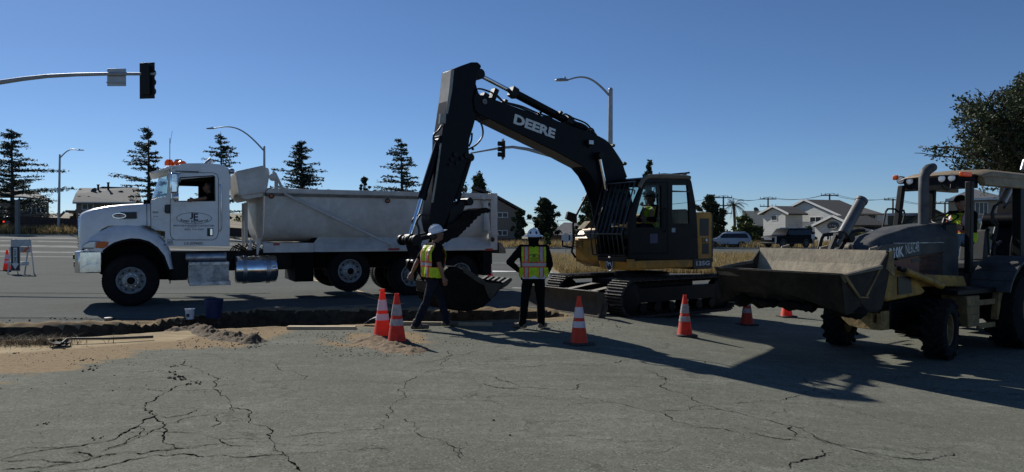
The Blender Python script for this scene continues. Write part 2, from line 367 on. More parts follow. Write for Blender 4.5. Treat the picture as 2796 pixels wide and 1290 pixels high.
        gm,_ = noise_fac(nd, lk, .5, 4, .6, .42, .6); mc = N(nd,'ShaderNodeMath',operation='MULTIPLY'); lk.new(rc.outputs[0], mc.inputs[0]); lk.new(gm, mc.inputs[1]); m3 = N(nd,'ShaderNodeMath',operation='MULTIPLY',i_1=.75); lk.new(mc.outputs[0], m3.inputs[0]); c = mixc(nd, lk, m3.outputs[0], c, (.025,.024,.02))
    # soil and dust
    at = N(nd,'ShaderNodeAttribute', attribute_name='dirt')
    md = N(nd,'ShaderNodeMath',operation='MULTIPLY_ADD',i_1=2.5,i_2=-.6); lk.new(at.outputs['Fac'], md.inputs[0])
    ma = N(nd,'ShaderNodeMath',operation='ADD'); ma.use_clamp = True; lk.new(md.outputs[0], ma.inputs[0])
    f5,_ = noise_fac(nd, lk, 5, 9, .75, .2, .8); mb = N(nd,'ShaderNodeMath',operation='MULTIPLY_ADD',i_1=1.5,i_2=-.75); lk.new(f5, mb.inputs[0])
    mg = N(nd,'ShaderNodeMath',operation='MULTIPLY'); lk.new(mb.outputs[0], mg.inputs[0])
    gt = N(nd,'ShaderNodeMath',operation='GREATER_THAN',i_1=.02); lk.new(at.outputs['Fac'], gt.inputs[0]); lk.new(gt.outputs[0], mg.inputs[1]); lk.new(mg.outputs[0], ma.inputs[1])
    soil = mixc(nd, lk, f4, (tan[0]*.55,tan[1]*.53,tan[2]*.5), tan)
    c = mixc(nd, lk, ma.outputs[0], c, soil)
    sl = N(nd,'ShaderNodeAttribute', attribute_name='slab'); fs_,_ = noise_fac(nd, lk, 3, 8, .7, .3, .6, vec=(.5,3,1)); msl = N(nd,'ShaderNodeMath',operation='MULTIPLY'); lk.new(sl.outputs['Fac'], msl.inputs[0]); lk.new(fs_, msl.inputs[1])
    c = mixc(nd, lk, msl.outputs[0], c, (.43,.34,.21))
    lk.new(c, b.inputs['Base Color']); b.inputs['Roughness'].default_value = rough; b.inputs['Specular IOR Level'].default_value = spec
    _,h1 = noise_fac(nd, lk, 60, 5, .7); bp = N(nd,'ShaderNodeBump'); bp.inputs['Strength'].default_value = bump; bp.inputs['Distance'].default_value = .012
    hs = N(nd,'ShaderNodeMath',operation='MULTIPLY_ADD',i_1=.5); lk.new(sep.outputs[2], hs.inputs[0]); lk.new(h1, hs.inputs[2])
    lk.new(hs.outputs[0], bp.inputs['Height']); lk.new(bp.outputs[0], b.inputs['Normal'])
    return m
M_lot = asphalt('lot_asphalt', (.15,.151,.119), (.2,.201,.162), speck=.95, streak=.65, wear=(.27,.27,.225), spec=.04, rough=.95, bump=.22)
M_road = asphalt('road_asphalt', (.108,.113,.103), (.135,.14,.127), speck=.5, rough=.95, streak=.45, bump=.15, wear=(.17,.175,.16), spec=.03)
M_soil = PM('trench_soil', (.06,.045,.03), .95, var=.5, scale=9, bump=1, bscale=18, dirt=(.11,.08,.05), dirt_amt=.5, spec=.1)
M_dirt = PM('loose_dirt', (.13,.09,.052), .95, var=.45, scale=14, bump=1, bscale=40)
M_field = PM('dry_ground', (.22,.17,.1), .95, var=.4, scale=.5, dirt=(.11,.1,.05), dirt_amt=.6, dscale=.3)
sub_sheet('parking_lot', zone==0, M_lot)
sub_sheet('trench_floor', zone==1, M_soil)
sub_sheet('road', zone==2, M_road)
sub_sheet('ground', zone==3, M_field)
# ---- cracks in the old asphalt
cr = MB()
def crack(pts, f, ox, oy, w=.012, jit=.05, depth=4):
    p = [G(ox+f*a, oy+f*b) for a,b in pts]
    for lev in range(depth):
        q = []
        for a,b in zip(p, p[1:]):
            L = (b-a).length; q.append(a)
            if L > .035:
                mdl = (a+b)/2; d = (b-a); nrm = Vector((-d.y,d.x,0)).normalized(); q.append(mdl + nrm*random.uniform(-1,1)*jit*L*3.6 + d.normalized()*random.uniform(-.1,.1)*L)
        q.append(p[-1]); p = q
    L_, R_ = [], []
    n = len(p)
    for i,a in enumerate(p):
        t = (p[min(i+1,n-1)]-p[max(i-1,0)]); t.z = 0; nn = Vector((-t.y,t.x,0)).normalized()
        ww = w*.62*(.25+1.1*random.random())*(.3+1.0*abs(math.sin(i*.13+w*500)))*min(1,(min(i,n-1-i)+1)/5)
        z = gz(a.x,a.y)+.004
        L_.append(Vector((a.x,a.y,z))+nn*ww/2); R_.append(Vector((a.x,a.y,z))-nn*ww/2)
    cr.add(L_+R_, [(i,i+1,n+i+1,n+i) for i in range(n-1)])
A = (.5047,0,780); B = (.6196,1200,780)
for pts,w in [([(0,943),(120,915),(200,900),(350,878),(500,855),(580,845),(640,815),(700,780),(770,745),(840,705)],.03),
    ([(0,1000),(200,985),(340,970),(480,945),(620,915),(760,915),(880,895),(970,885),(1100,870),(1200,860)],.022),
    ([(150,1010),(400,1005),(560,985),(700,945),(850,920),(1000,915),(1200,920),(1400,925),(1520,918),(1560,930),(1590,965),(1640,1011)],.022),
    ([(840,705),(820,680),(780,650),(790,635),(850,605),(920,570),(960,545),(1000,540)],.02),
    ([(710,562),(850,570),(950,570),(1130,565)],.012),([(840,705),(900,720),(980,705),(1060,680),(1110,655)],.012),
    ([(880,745),(960,745),(1040,710),(1100,705),(1180,700),(1190,740),(1160,760),(1100,790),(1000,800),(800,795),(640,800)],.012),
    ([(850,700),(880,740),(900,790),(880,830),(900,860),(960,885)],.02),([(560,895),(680,850),(800,800),(900,745)],.016),
    ([(1000,400),(1060,450),(1150,555),(1250,650),(1340,740),(1440,810),(1480,850),(1560,920)],.014),
    ([(1150,548),(1300,535),(1500,520),(1700,513),(1900,515),(2050,530),(2190,530)],.008),
    ([(2420,350),(2440,380),(2400,400),(2300,415),(2230,430)],.012),
    ([(2576,370),(2450,390),(2400,440),(2330,465),(2250,500),(2190,540),(2150,570),(2120,650),(2100,720),(2080,775),(1900,785),(1700,800),(1480,835)],.01),
    ([(1560,910),(1800,895),(2000,888),(2180,885),(2230,878)],.008),([(2180,720),(2240,745),(2250,800),(2350,830),(2420,860),(2500,920),(2576,965)],.009),
    ([(1090,365),(1200,395),(1300,400),(1500,440),(1600,470),(1650,513)],.01),([(0,905),(150,880),(300,880),(420,870)],.012),([(350,905),(480,915),(500,930),(480,945)],.02),
    ([(0,950),(150,945),(300,960),(420,958)],.016),([(1100,820),(1200,850),(1280,870),(1400,880)],.012),([(1180,830),(1280,830),(1400,840)],.008),
    ([(760,760),(700,830),(620,880),(540,905)],.012),([(1200,740),(1310,735),(1240,650)],.009)]:
    crack(pts, *A, w=w)
for pts,w in [([(180,400),(300,425),(345,440),(350,450),(490,457),(600,462),(605,440),(640,430)],.012),([(185,435),(250,450),(350,453)],.024),
    ([(350,360),(450,352),(600,350),(685,358),(780,340),(850,325),(890,310)],.013),
    ([(925,375),(1000,410),(970,445),(1080,480),(1130,510),(1200,535),(1260,555),(1340,570),(1420,590),(1550,620),(1650,660),(1790,720)],.013),
    ([(1790,720),(1870,738),(2050,765),(2170,770),(2230,755),(2255,735)],.022),([(790,447),(900,450),(970,445)],.008),
    ([(600,480),(740,515),(860,540),(970,557),(1100,550),(1240,545)],.01),([(970,557),(1025,585),(1030,600),(1200,630),(1290,645),(1400,660),(1550,680),(1600,690)],.014),
    ([(1590,400),(1650,440),(1655,465),(1600,480),(1530,505),(1400,512),(1280,525)],.013),([(1540,810),(1600,770),(1700,745),(1745,740)],.03),
    ([(1700,745),(1690,725)],.016),([(1100,550),(1100,540),(1200,525)],.008),([(1810,765),(1920,775),(1990,765)],.01),([(2240,755),(2320,780),(2380,790)],.008),
    ([(1550,620),(1570,650),(1560,670)],.028),([(1550,632),(1650,628)],.008),([(1420,585),(1530,560),(1510,540)],.006),([(0,690),(100,770),(170,790)],.007),
    ([(0,330),(40,310),(160,290),(290,265)],.01),([(0,380),(180,400)],.008),([(200,330),(350,360)],.006),([(520,545),(650,520),(740,515)],.006),
    ([(1650,660),(1700,700),(1850,735),(1990,770)],.008),([(1360,650),(1420,662)],.026),([(1100,700),(1000,735),(850,760)],.006)]:
    crack(pts, *B, w=w)
M_crack = PM('crack_shadow_soil', (.008,.007,.006), 1.0, spec=0)
tag(cr.build('pavement_cracks', M_crack, smooth=False, fix=False), kind='structure')
# ---- road paint
def strip(mb, pts, w, dz=.006, steps=14):
    pts = [Vector((p[0],p[1],0)) for p in pts]
    q = []
    for a,b in zip(pts,pts[1:]):
        for k in range(steps): q.append(a.lerp(b,k/steps))
    q.append(pts[-1]); n = len(q); L_,R_ = [],[]
    for i,a in enumerate(q):
        t = q[min(i+1,n-1)]-q[max(i-1,0)]; nn = Vector((-t.y,t.x,0)).normalized()*w/2
        for lst,s_ in ((L_,1),(R_,-1)):
            c = a+nn*s_; lst.append((c.x,c.y,gz(c.x,c.y)+dz))
    mb.add(L_+R_, [(i,i+1,n+i+1,n+i) for i in range(n-1)])
M_ypaint = PM('worn_yellow_road_paint', (.5,.34,.1), .7, var=.2, dirt=(.2,.18,.15), dirt_amt=.6, dscale=8)
M_wpaint = PM('worn_white_road_paint', (.7,.7,.66), .7, var=.1, dirt=(.3,.29,.27), dirt_amt=.4, dscale=8)
ym = MB(); wm = MB()
for o_ in (-.1,.1): strip(ym, [(-9.5+o_,31),(-6.1+o_,24),(-3.4+o_,18.4),(-2.6+o_,16.8)], .11)
strip(wm, [(-2.2,39.6),(3.8,39.0)], .14); strip(wm, [(8,56),(60,53)], .16)
a = G(1445,742); wm.add([(a.x,a.y,gz(a.x,a.y)+.006),(a.x-1.7,a.y+.7,gz(a.x,a.y)+.006),(a.x-1.6,a.y-.5,gz(a.x,a.y)+.006)],[(0,1,2)])
strip(wm, [(a.x-1.6,a.y+.1),(a.x-4,a.y+.2)], .2)
a = G(1400,787); strip(wm, [(a.x,a.y),(a.x+2.6,a.y-.9)], .14); 
bm_ = MB()
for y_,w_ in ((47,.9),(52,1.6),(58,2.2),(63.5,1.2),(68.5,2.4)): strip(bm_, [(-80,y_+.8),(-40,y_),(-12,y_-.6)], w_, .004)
tag(bm_.build('road_glint_bands', PM('glint_asphalt',(.19,.19,.178),.85,var=.25,scale=.8,vec=(.1,1.5,1),dirt=(.09,.095,.09),dirt_amt=.7,dscale=.6,spec=.08), smooth=False, fix=False), kind='structure')  # pale bands painting the sun glints on the far road
tag(ym.build('yellow_centre_line', M_ypaint, smooth=False, fix=False), kind='structure')
tag(wm.build('white_road_markings', M_wpaint, smooth=False, fix=False), kind='structure')
tm = MB(); strip(tm, [(-22,20.1),(-6.5,19.7)], .05, .005); strip(tm,[(-16,14.3),(-8.6,13.9),(-6.6,13.75)],.05,.02)
tag(tm.build('tar_seams', M_crack, smooth=False, fix=False), kind='structure')
# kerbs and pavement
M_conc = PM('pale_concrete', (.34,.33,.3), .85, var=.15, scale=2, dirt=(.2,.18,.15), dirt_amt=.5, dscale=1.5, bump=.3)
def kerb(mb, pts, w=.16, h=.14, steps=16):
    q = []; pts = [Vector((p[0],p[1],0)) for p in pts]
    for a,b in zip(pts,pts[1:]):
        for k in range(steps): q.append(a.lerp(b,k/steps))
    q.append(pts[-1]); secs = []
    for i,a in enumerate(q):
        t = q[min(i+1,len(q)-1)]-q[max(i-1,0)]; nn = Vector((-t.y,t.x,0)).normalized()*w/2
        z = gz(a.x,a.y)
        secs.append([(a.x+nn.x,a.y+nn.y,z-.2),(a.x-nn.x,a.y-nn.y,z-.2),(a.x-nn.x*.9,a.y-nn.y*.9,z+h),(a.x+nn.x,a.y+nn.y,z+h)])
    mb.loft(secs)
kb = MB(); kerb(kb, [(-90,74),(-40,74),(0,74),(70,72.5)]); kerb(kb, [(1.5,50),(1.45,27.3),(1.9,26.9),(40,26.9)]); kerb(kb, [(1.4,20.6),(2,20.5),(5,20.6),(9,20.6),(30,20.6)], w=.3, h=.12)
tag(kb.build('kerb', M_conc, smooth=False), kind='structure')
pv = MB(); 
strip(pv, [(-90,76),(-40,76),(0,76)], 3.2, .06); strip(pv,[(2,22.2),(40,22.2)],2.6,.05)
tag(pv.build('pavement', M_conc, smooth=False, fix=False), kind='structure')
# ------------------------------------------------------------------ dump truck
def circ(cx, cz, r, n=24, a0=0, a1=360): return [(cx+r*math.cos(R(a0+(a1-a0)*i/n)), cz+r*math.sin(R(a0+(a1-a0)*i/n))) for i in range(n+1)]
def tyre_mesh(mb, Rt, Rr, w, c=(0,0,0), n=48, mi=0):
    h = w/2
    mb.lathe([(Rr,-h*.8),(Rr+.02,-h*.92),(Rr+(Rt-Rr)*.5,-h*1.0),(Rt-.05,-h*.95),(Rt-.012,-h*.82),(Rt,-h*.7),(Rt,-h*.34),(Rt-.012,-h*.33),(Rt-.012,-h*.27),(Rt,-h*.26),(Rt,h*.26),(Rt-.012,h*.27),(Rt-.012,h*.33),(Rt,h*.34),(Rt,h*.7),(Rt-.012,h*.82),(Rt-.05,h*.95),(Rt-(Rt-Rr)*.5,h),(Rr+.02,h*.92),(Rr,h*.8)], c, (0,1,0), n, mi, cap=False)
M_rimpaint = PM('dull_rim_alloy', (.42,.43,.43), .4, .25, var=.15, dirt=(.1,.095,.085), dirt_amt=.5, dscale=7)
def truck_wheel(parent, x, y, z, Rt=.55, w=.32, side=1, dual=False, convex=True):
    t = MB(); tyre_mesh(t, Rt, .29, w, (x,y,z))
    for k in range(60):
        q = 2*math.pi*k/60
        for sg in (-1,1):
            M = Matrix.Translation((x,y+sg*w*.42,z)) @ Matrix.Rotation(q,4,'Y') @ Matrix.Translation((Rt-.004,0,0))
            t.box(-.012,.006,-.03,.03,-.012,.012,0,M)
    if dual: tyre_mesh(t, Rt, .29, w, (x,y-side*(w+.06),z))
    wh = t.build('wheel', M_rubber, parent)
    r = MB(); s = side; e = y+s*w*.46
    if convex: prof = [(.30,.0),(.285,.015),(.262,-.01),(.25,-.07),(.235,-.075),(.19,-.03),(.165,.0),(.12,.01),(.115,.055),(.085,.07),(0,.075)]
    else: prof = [(.30,.0),(.285,.012),(.262,-.02),(.25,-.17),(.2,-.19),(.165,-.15),(.14,-.15),(.13,-.04),(.1,-.02),(0,-.02)]
    r.lathe([(a, s*b) for a,b in prof], (x,e,z), (0,1,0), 36, 0, cap=False)
    k_ = r
    for k in range(10):
        q = 2*math.pi*k/10+.15; px_, pz_ = x+.218*math.cos(q), z+.218*math.sin(q)
        off = -.052 if convex else -.178
        k_.lathe([(.026, s*(off-.03)),(.026, s*(off+.014)),(0,s*(off+.015))], (px_,e,pz_), (0,1,0), 12, 1)
    g = r; off = .0 if convex else -.15
    for k in range(10):
        q = 2*math.pi*(k+.5)/10; g.lathe([(.018,s*(off-.01)),(.018,s*(off+.035)),(.012,s*(off+.045)),(0,s*(off+.045))], (x+.142*math.cos(q),e,z+.142*math.sin(q)), (0,1,0), 6, 2)
    rim = r.build('rim', [M_rimpaint, M_dec_k, M_chrome], wh, ang=30)
    h = MB(); off = .055 if convex else -.03
    h.lathe([(.085,s*off),(.08,s*(off+.03)),(.05,s*(off+.045)),(0,s*(off+.05))], (x,e,z), (0,1,0), 20); h.build('hub_cap', M_dkbucket, rim)
    return wh
TK = Fr(-8.46, 16.26, 25.5, 0.0)
TK.o.z = gz(-8.46,16.26)+.005
truck = thing('dump_truck', 'long white tandem dump truck behind the trench, driver arm out of its cab window', 'dump truck', TK.o, TK.rz)
def t2(pts, yl=0): return [TK.L(a,b,yl) for a,b in pts]
c1 = lambda x,y: (180+.3871*x, 400+.3871*y)
c2 = lambda x,y: (600+.362*x, 430+.362*y)
def q1(pts, yl=0): return [TK.L(*c1(a,b), yl) for a,b in pts]
def q2(pts, yl=0): return [TK.L(*c2(a,b), yl) for a,b in pts]
CW = 2.06                           # cab width; its near side is y=-0.14
ys0, ys1 = -.14, -.14-CW
# cab shell: one outline extruded, with window opening made of panels
cab_x_back, cab_z_bot = TK.L(627, 673, ys0); cab_x_front = TK.L(451, 600, ys0)[0]
cz_top = TK.L(560, 450, ys0)[1]
cab = MB()
side = q1([(700,705),(700,600),(597,585),(597,395),(600,380),(712,352),(725,200),(750,165),(800,140),(860,131),(980,130),(1090,138),(1130,152),(1150,178),(1155,300),(1155,705)], ys0)
win = q1([(815,232),(1048,212),(1048,385),(772,385),(775,330)], ys0)
def panel_with_hole(mb, outer, hole, y, th, mi=0):
    """flat side panel at y with a hole, thickness th inward"""
    import mathutils
    co = [Vector((a,b,0)) for a,b in outer]; ho = [Vector((a,b,0)) for a,b in hole]
    tris = mathutils.geometry.tessellate_polygon([co, ho]); al = [(a,b) for a,b in outer] + [(a,b) for a,b in hole]
    n = len(al); vs = [(a,y,b) for a,b in al] + [(a,y-th,b) for a,b in al]
    fs = [tuple(t) for t in tris] + [tuple(i+n for i in reversed(t)) for t in tris]
    no = len(outer); nh = len(hole)
    fs += [(i,(i+1)%no,(i+1)%no+n,i+n) for i in range(no)] + [(no+i,no+(i+1)%nh,no+(i+1)%nh+n,no+i+n) for i in range(nh)]
    mb.add(vs, fs, mi)
panel_with_hole(cab, side, win, ys0, .05)
panel_with_hole(cab, side, win, ys1+.05, .05)
# roof, rear wall, cowl strips between the two sides (rear wall with window)
def band(mb, pts, ya, yb, th=.04):
    for (a,b) in zip(pts, pts[1:]):
        d = Vector((b[0]-a[0],0,b[1]-a[1])); nn = Vector((d.z,0,-d.x)).normalized()*th
        mb.add([(a[0],ya,a[1]),(b[0],ya,b[1]),(b[0],yb,b[1]),(a[0],yb,a[1]),(a[0]+nn.x,ya,a[1]+nn.z),(b[0]+nn.x,ya,b[1]+nn.z),(b[0]+nn.x,yb,b[1]+nn.z),(a[0]+nn.x,yb,a[1]+nn.z)],
               [(0,1,2,3),(7,6,5,4),(0,4,5,1),(1,5,6,2),(2,6,7,3),(3,7,4,0)])
band(cab, side[6:15], ys0-.05, ys1+.05)
zb0 = side[15][1]; zw0 = TK.L(*c1(1000,385),ys0)[1]; zw1 = TK.L(*c1(1000,215),ys0)[1]; zt = side[14][1]
xb = side[14][0]
cab.box(xb, xb+.04, ys1+.05, ys0-.05, zb0, zw0); cab.box(xb, xb+.04, ys1+.05, ys1+.45, zw0, zt); cab.box(xb, xb+.04, ys0-.45, ys0-.05, zw0, zt); cab.box(xb,xb+.04,ys1+.05,ys0-.05,zt-.04,zt+.03)
cab.box(xb+.05, side[0][0]-.02, ys1+.06, ys0-.06, zb0+.01, zb0+.05)
cab.box(side[0][0]-.05, side[0][0]-.01, ys1+.06, ys0-.06, zb0+.01, TK.L(*c1(600,420),ys0)[1])
cabo = cab.build('cab', M_white, truck, bevel=.012)
# windscreen
ws = MB(); wa, wb = TK.L(*c1(600,360),ys0), TK.L(*c1(640,198),ys0); wa2 = TK.L(*c1(712,352),ys0); wb2 = TK.L(*c1(728,200),ys0)
ws.add([(wa2[0],ys0-.02,wa2[1]),(wb2[0],ys0-.02,wb2[1]),(wb2[0]+.1,(ys0+ys1)/2,wb2[1]),(wa2[0]+.32,(ys0+ys1)/2,wa2[1]),(wb2[0],ys1+.02,wb2[1]),(wa2[0],ys1+.02,wa2[1])],[(0,1,2,3),(3,2,4,5)])
ws_xf = wa[0]
ws = MB(); secs=[]
for k in range(9):
    t = k/8; y = (ys0-.02)+(ys1-ys0+.04)*t; bul = 1-abs(2*t-1)**2.6
    secs.append([(wa2[0]+(wa[0]-wa2[0])*bul, y, wa2[1]+(wa[1]-wa2[1])*bul*.6),(wb2[0]+(wb[0]-wb2[0])*bul*.8, y, wb2[1]+.02)])
ws.loft(secs, closed=False, caps=False)
M_wscreen = GLASS('windscreen_glass', (.6,.68,.66), ref=.25)
ws.build('windscreen', M_wscreen, truck)
vz = MB(); v0 = q1([(588,186),(700,150),(742,136),(790,138),(790,150),(745,158),(620,190)], ys0+.02); vz.prism(v0, ys1-.02, ys0+.02); vz.build('sun_visor', M_white, truck, bevel=.008)
# cowl
cw = MB(); cwp = q1([(597,392),(600,376),(640,366),(712,352),(716,390)], ys0); cw.prism(cwp, ys1+.05, ys0-.05); cw.build('cowl', M_white, truck, bevel=.01)
# door panel, window frame, handle
dr = MB(); do = q1([(742,640),(736,600),(738,392),(796,200),(815,188),(1040,188),(1066,200),(1075,230),(1075,610),(1062,645),(1035,660),(765,660)], ys0); dh = q1([(808,222),(1040,208),(1050,216),(1052,385),(768,388),(780,345)], ys0)
panel_with_hole(dr, do, dh, ys0+.012, .02); door = dr.build('door', M_white, truck, bevel=.006)
gap = MB(); 
for i in range(len(do)):
    a,b = do[i], do[(i+1)%len(do)]; gap.tube([(a[0],ys0+.004,a[1]),(b[0],ys0+.004,b[1])], .009, 5)
gap.build('door_seal', M_dec_k, door)
wf = MB()
for i in range(len(dh)):
    a,b = dh[i], dh[(i+1)%len(dh)]; wf.tube([(a[0],ys0+.012,a[1]),(b[0],ys0+.012,b[1])], .012, 5)
wf.build('window_frame', M_dec_k, door)
hd = MB(); ha, hb = TK.L(*c1(996,578),ys0), TK.L(*c1(1038,634),ys0); hd.box(hb[0],ha[0],ys0+.012,ys0+.02,hb[1],ha[1]); hp = hd.build('handle', M_dec_k, door, bevel=.01)
hd = MB(); ha, hb = TK.L(*c1(1016,582),ys0), TK.L(*c1(1034,628),ys0); hd.box(hb[0],ha[0],ys0+.02,ys0+.035,hb[1],ha[1]); hd.build('lever', M_chrome, hp, bevel=.005)
# interior: dark seat back and dash so the cab does not look hollow
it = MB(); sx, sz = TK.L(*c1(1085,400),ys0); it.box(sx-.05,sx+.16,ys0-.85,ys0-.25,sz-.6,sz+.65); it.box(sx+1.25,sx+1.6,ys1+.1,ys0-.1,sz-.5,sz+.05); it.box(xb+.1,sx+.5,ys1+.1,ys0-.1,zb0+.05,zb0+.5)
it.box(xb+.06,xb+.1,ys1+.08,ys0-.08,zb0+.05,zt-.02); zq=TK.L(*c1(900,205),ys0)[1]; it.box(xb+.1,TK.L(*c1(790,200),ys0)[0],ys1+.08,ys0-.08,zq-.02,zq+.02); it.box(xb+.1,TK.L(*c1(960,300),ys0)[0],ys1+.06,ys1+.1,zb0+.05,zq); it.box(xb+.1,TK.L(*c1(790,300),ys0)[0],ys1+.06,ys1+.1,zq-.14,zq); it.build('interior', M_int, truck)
sw = MB(); pth=[(sx+1.05+.06*math.sin(a),ys0-.55+.22*math.cos(a),sz+.02+.2*math.sin(a)) for a in [2*math.pi*i/20 for i in range(21)]]; sw.tube(pth,.014,6); sw.build('steering_wheel', M_int, truck)
# grab handle, mirrors, antennas, beacon, visor brackets
gh = MB(); g0 = TK.V(*c1(1085,268),ys0+.03); g1 = TK.V(*c1(1097,295),ys0+.06); g2 = TK.V(*c1(1097,575),ys0+.06); g3 = TK.V(*c1(1085,600),ys0+.02)
gh.tube([g0,g1,g2,g3],.014,8); gh.build('grab_handle', M_chrome, truck)
mr = MB(); ma_, mb_ = TK.L(*c1(735,185),.1), TK.L(*c1(795,333),.1); mr.box(mb_[0],ma_[0],-.02,.14,mb_[1],ma_[1]); mo = mr.build('wing_mirror', M_chrome, truck, bevel=.04, seg=3)
ar = MB(); xm = (ma_[0]+mb_[0])/2; ar.tube([(xm+.05,.06,ma_[1]+.12),(xm+.05,.06,mb_[1]-.12)],.012); ar.tube([(xm+.05,.06,ma_[1]+.1),(xm,ys0,ma_[1]+.14)],.012); ar.tube([(xm+.05,.06,mb_[1]-.1),(xm,ys0,mb_[1]-.12)],.012); ar.build('mirror_arm', M_chrome, mo)
rm = MB(); rc = TK.V(*c1(788,360),.08); rm.lathe([(.03,-.1),(.1,-.02),(.105,.02),(0,.03)], rc, (-1,0,0), 20); rm.build('round_mirror', M_chrome, mo)
fm = MB(); fm.box(mb_[0],ma_[0],ys1-.28,ys1-.14,mb_[1],ma_[1]); fm.tube([(xm,ys1-.2,ma_[1]+.1),(xm,ys1,ma_[1]+.14)],.012); fm.tube([(xm,ys1-.2,ma_[1]+.1),(xm,ys1-.2,mb_[1]-.1),(xm,ys1,mb_[1]-.12)],.012); fm.build('far_wing_mirror', M_chrome, truck, bevel=.02)
rd = MB(); r0 = q1([(772,172),(938,178),(938,184),(772,178)],ys0); rd.prism(r0, ys0, ys0+.03); rd.build('drip_rail', M_dec_k, truck)
an = MB(); an.tube([TK.V(464,470,ys0-.05), TK.V(464.5,378,ys0-.05)], .008, 6); an.tube([TK.V(464,400,ys0-.05), TK.V(471,358,ys0-.05)], .0035, 5); an.tube([TK.V(424,452,ys1), TK.V(425,410,ys1)], .005, 5); an.build('antenna', M_black, truck)
bc = MB(); b0 = TK.L(*c1(706,137),-.8); b1 = TK.L(*c1(850,112),-.8); 
bc.lathe([(.0,-.55),(.055,-.55),(.06,-.5),(.06,.5),(.055,.55),(0,.55)], ((b0[0]+b1[0])/2,-1.15,b0[1]+.06), (0,1,0), 14)
bc.lathe([(.0,-.0),(.1,0),(.1,.08),(.06,.14),(0,.15)], ((b0[0]+b1[0])/2+.15,-.75,b0[1]+.0), (0,0,1), 16); bc.lathe([(.0,-.0),(.1,0),(.1,.06),(.06,.1),(0,.11)], ((b0[0]+b1[0])/2-.12,-.55,b0[1]+.0), (0,0,1), 16); bc.build('beacon', M_amber, truck)
bk = MB(); k0 = TK.L(*c1(770,118),-.9); k1 = TK.L(*c1(818,94),-.9); bk.box(k1[0],k0[0],-1.1,-.85,k0[1]-.05,k1[1]); bk.build('camera_box', M_dec_k, truck, bevel=.01)
ex = MB(); e0 = TK.V(*c1(1000,120),-1.0); ex.tube([e0+Vector((.1,0,-.1)), e0+Vector((0,0,.0)), e0+Vector((-.1,0,.08))],[.06,.07,.08],12); wl_ = TK.V(*c1(1172,176),ys0-.02); ex.build('exhaust_tip', M_alu, truck); ex=MB(); ex.lathe([(0,-.06),(.05,-.05),(.07,0),(.06,.05),(0,.07)], wl_, (1,0,0), 14); ex.build('work_light', M_alu, truck)
mg = MB(); mg.box(xb-.02, xb+.0, ys0-.6, ys0-.2, zb0+.3, zb0+.9); mg.build('rear_grille', M_dec_k, truck)
# bonnet: lofted cross sections from cowl to nose
prof = q1([(597,392),(500,398),(400,404),(300,414),(250,422),(190,432),(130,450),(100,462),(88,480),(84,520)], ys0)
bot = TK.L(*c1(500,560),ys0)[1]; nb = TK.L(*c1(100,735),ys0)[1]
secs = []
xf = [(p[0],p[1]) for p in prof]
for i,(x,z) in enumerate(xf):
    t = i/(len(xf)-1); hw = (CW/2)*(1-.1*t) if i<7 else (CW/2)*(.86-.05*(i-7)); yc = (ys0+ys1)/2; cr_ = .035+.0*t
    zb_ = bot if i<3 else bot+(nb-bot)*S(np.float64((i-3)/4.))
    zb_ = float(zb_); sec = []
    for a,b in [(-1,0),(-1,.55),(-.985,.78),(-.95,.9),(-.86,.965),(-.6,.995),(0,1.01),(.6,.995),(.86,.965),(.95,.9),(.985,.78),(1,.55),(1,0)]:
        sec.append((x, yc+a*hw, zb_+(z-zb_)*b))
    secs.append(sec)
hb = MB(); hb.loft(secs, closed=True, caps=True); hood = hb.build('bonnet', M_white, truck, ang=50)
hs = MB(); s0 = TK.L(*c1(570,395),ys0); s1 = TK.L(*c1(572,575),ys0); hs.tube([(s0[0],ys0+.003,s0[1]),(s1[0],ys0+.003,s1[1])],.007,5); s0 = TK.L(*c1(597,395),ys0); s1 = TK.L(*c1(600,575),ys0); hs.tube([(s0[0],ys0+.004,s0[1]),(s1[0],ys0+.004,s1[1])],.007,5); hs.build('bonnet_seam', M_dec_k, hood)
def yh(x):  # near side of the bonnet at x
    x0, x1 = xf[0][0], xf[6][0]; t = max(0,min(1,(x-x0)/(x1-x0))); i = t*6
    return (ys0+ys1)/2 + (CW/2)*(1-.1*i/9)
# fender: swept arch with flare
fd = MB(); outer = q1([(150,738),(135,700),(160,650),(215,610),(290,572),(360,555),(430,548),(520,553),(590,575),(650,615),(700,670),(735,735),(757,865)], .0)
inner = q1([(262,748),(262,745),(270,738),(285,725),(310,706),(345,685),(400,668),(460,657),(520,660),(585,678),(640,715),(688,775),(722,868)], .0)
secs = []
for k,(o_,i_) in enumerate(zip(outer,inner)):
    t = k/12; ytop = -.2 if 2<k<11 else -.14
    secs.append([(i_[0],0.02,i_[1]),(i_[0]+(o_[0]-i_[0])*.35,.03,i_[1]+(o_[1]-i_[1])*.35),(i_[0]+(o_[0]-i_[0])*.75,-.02,i_[1]+(o_[1]-i_[1])*.75),(o_[0],ytop,o_[1]),(o_[0]+(i_[0]-o_[0])*.5,-.3,o_[1]+(i_[1]-o_[1])*.5)])
fd.loft(secs, closed=True); fo = fd.build('wheel_arch', M_white, truck, ang=60)
tr = MB(); tr.tube([(p[0],.02,p[1]) for p in inner[1:]], .028, 8); tr.build('arch_trim', M_rubber, fo)
fdf = MB(); secs2=[[(p[0],ys0+ys1-p[1],p[2]) for p in s_] for s_ in secs]; fdf.loft(secs2); fdf.build('far_wheel_arch', M_white, truck, ang=60)
fl = MB(); f0 = q1([(732,866),(738,866),(738,970),(730,970)],0); fl.prism(f0,-.35,-.05); fl.build('mud_flap', M_rubber, truck)
il = MB(); i0 = q1([(150,800),(150,745),(262,700),(345,650),(460,620),(560,620),(640,670),(700,760),(745,880),(745,940),(620,940),(560,930),(420,930),(330,940),(240,900)],-.42); il.prism(i0, ys1+.35, -.42); il.build('engine_bay', M_int, truck)
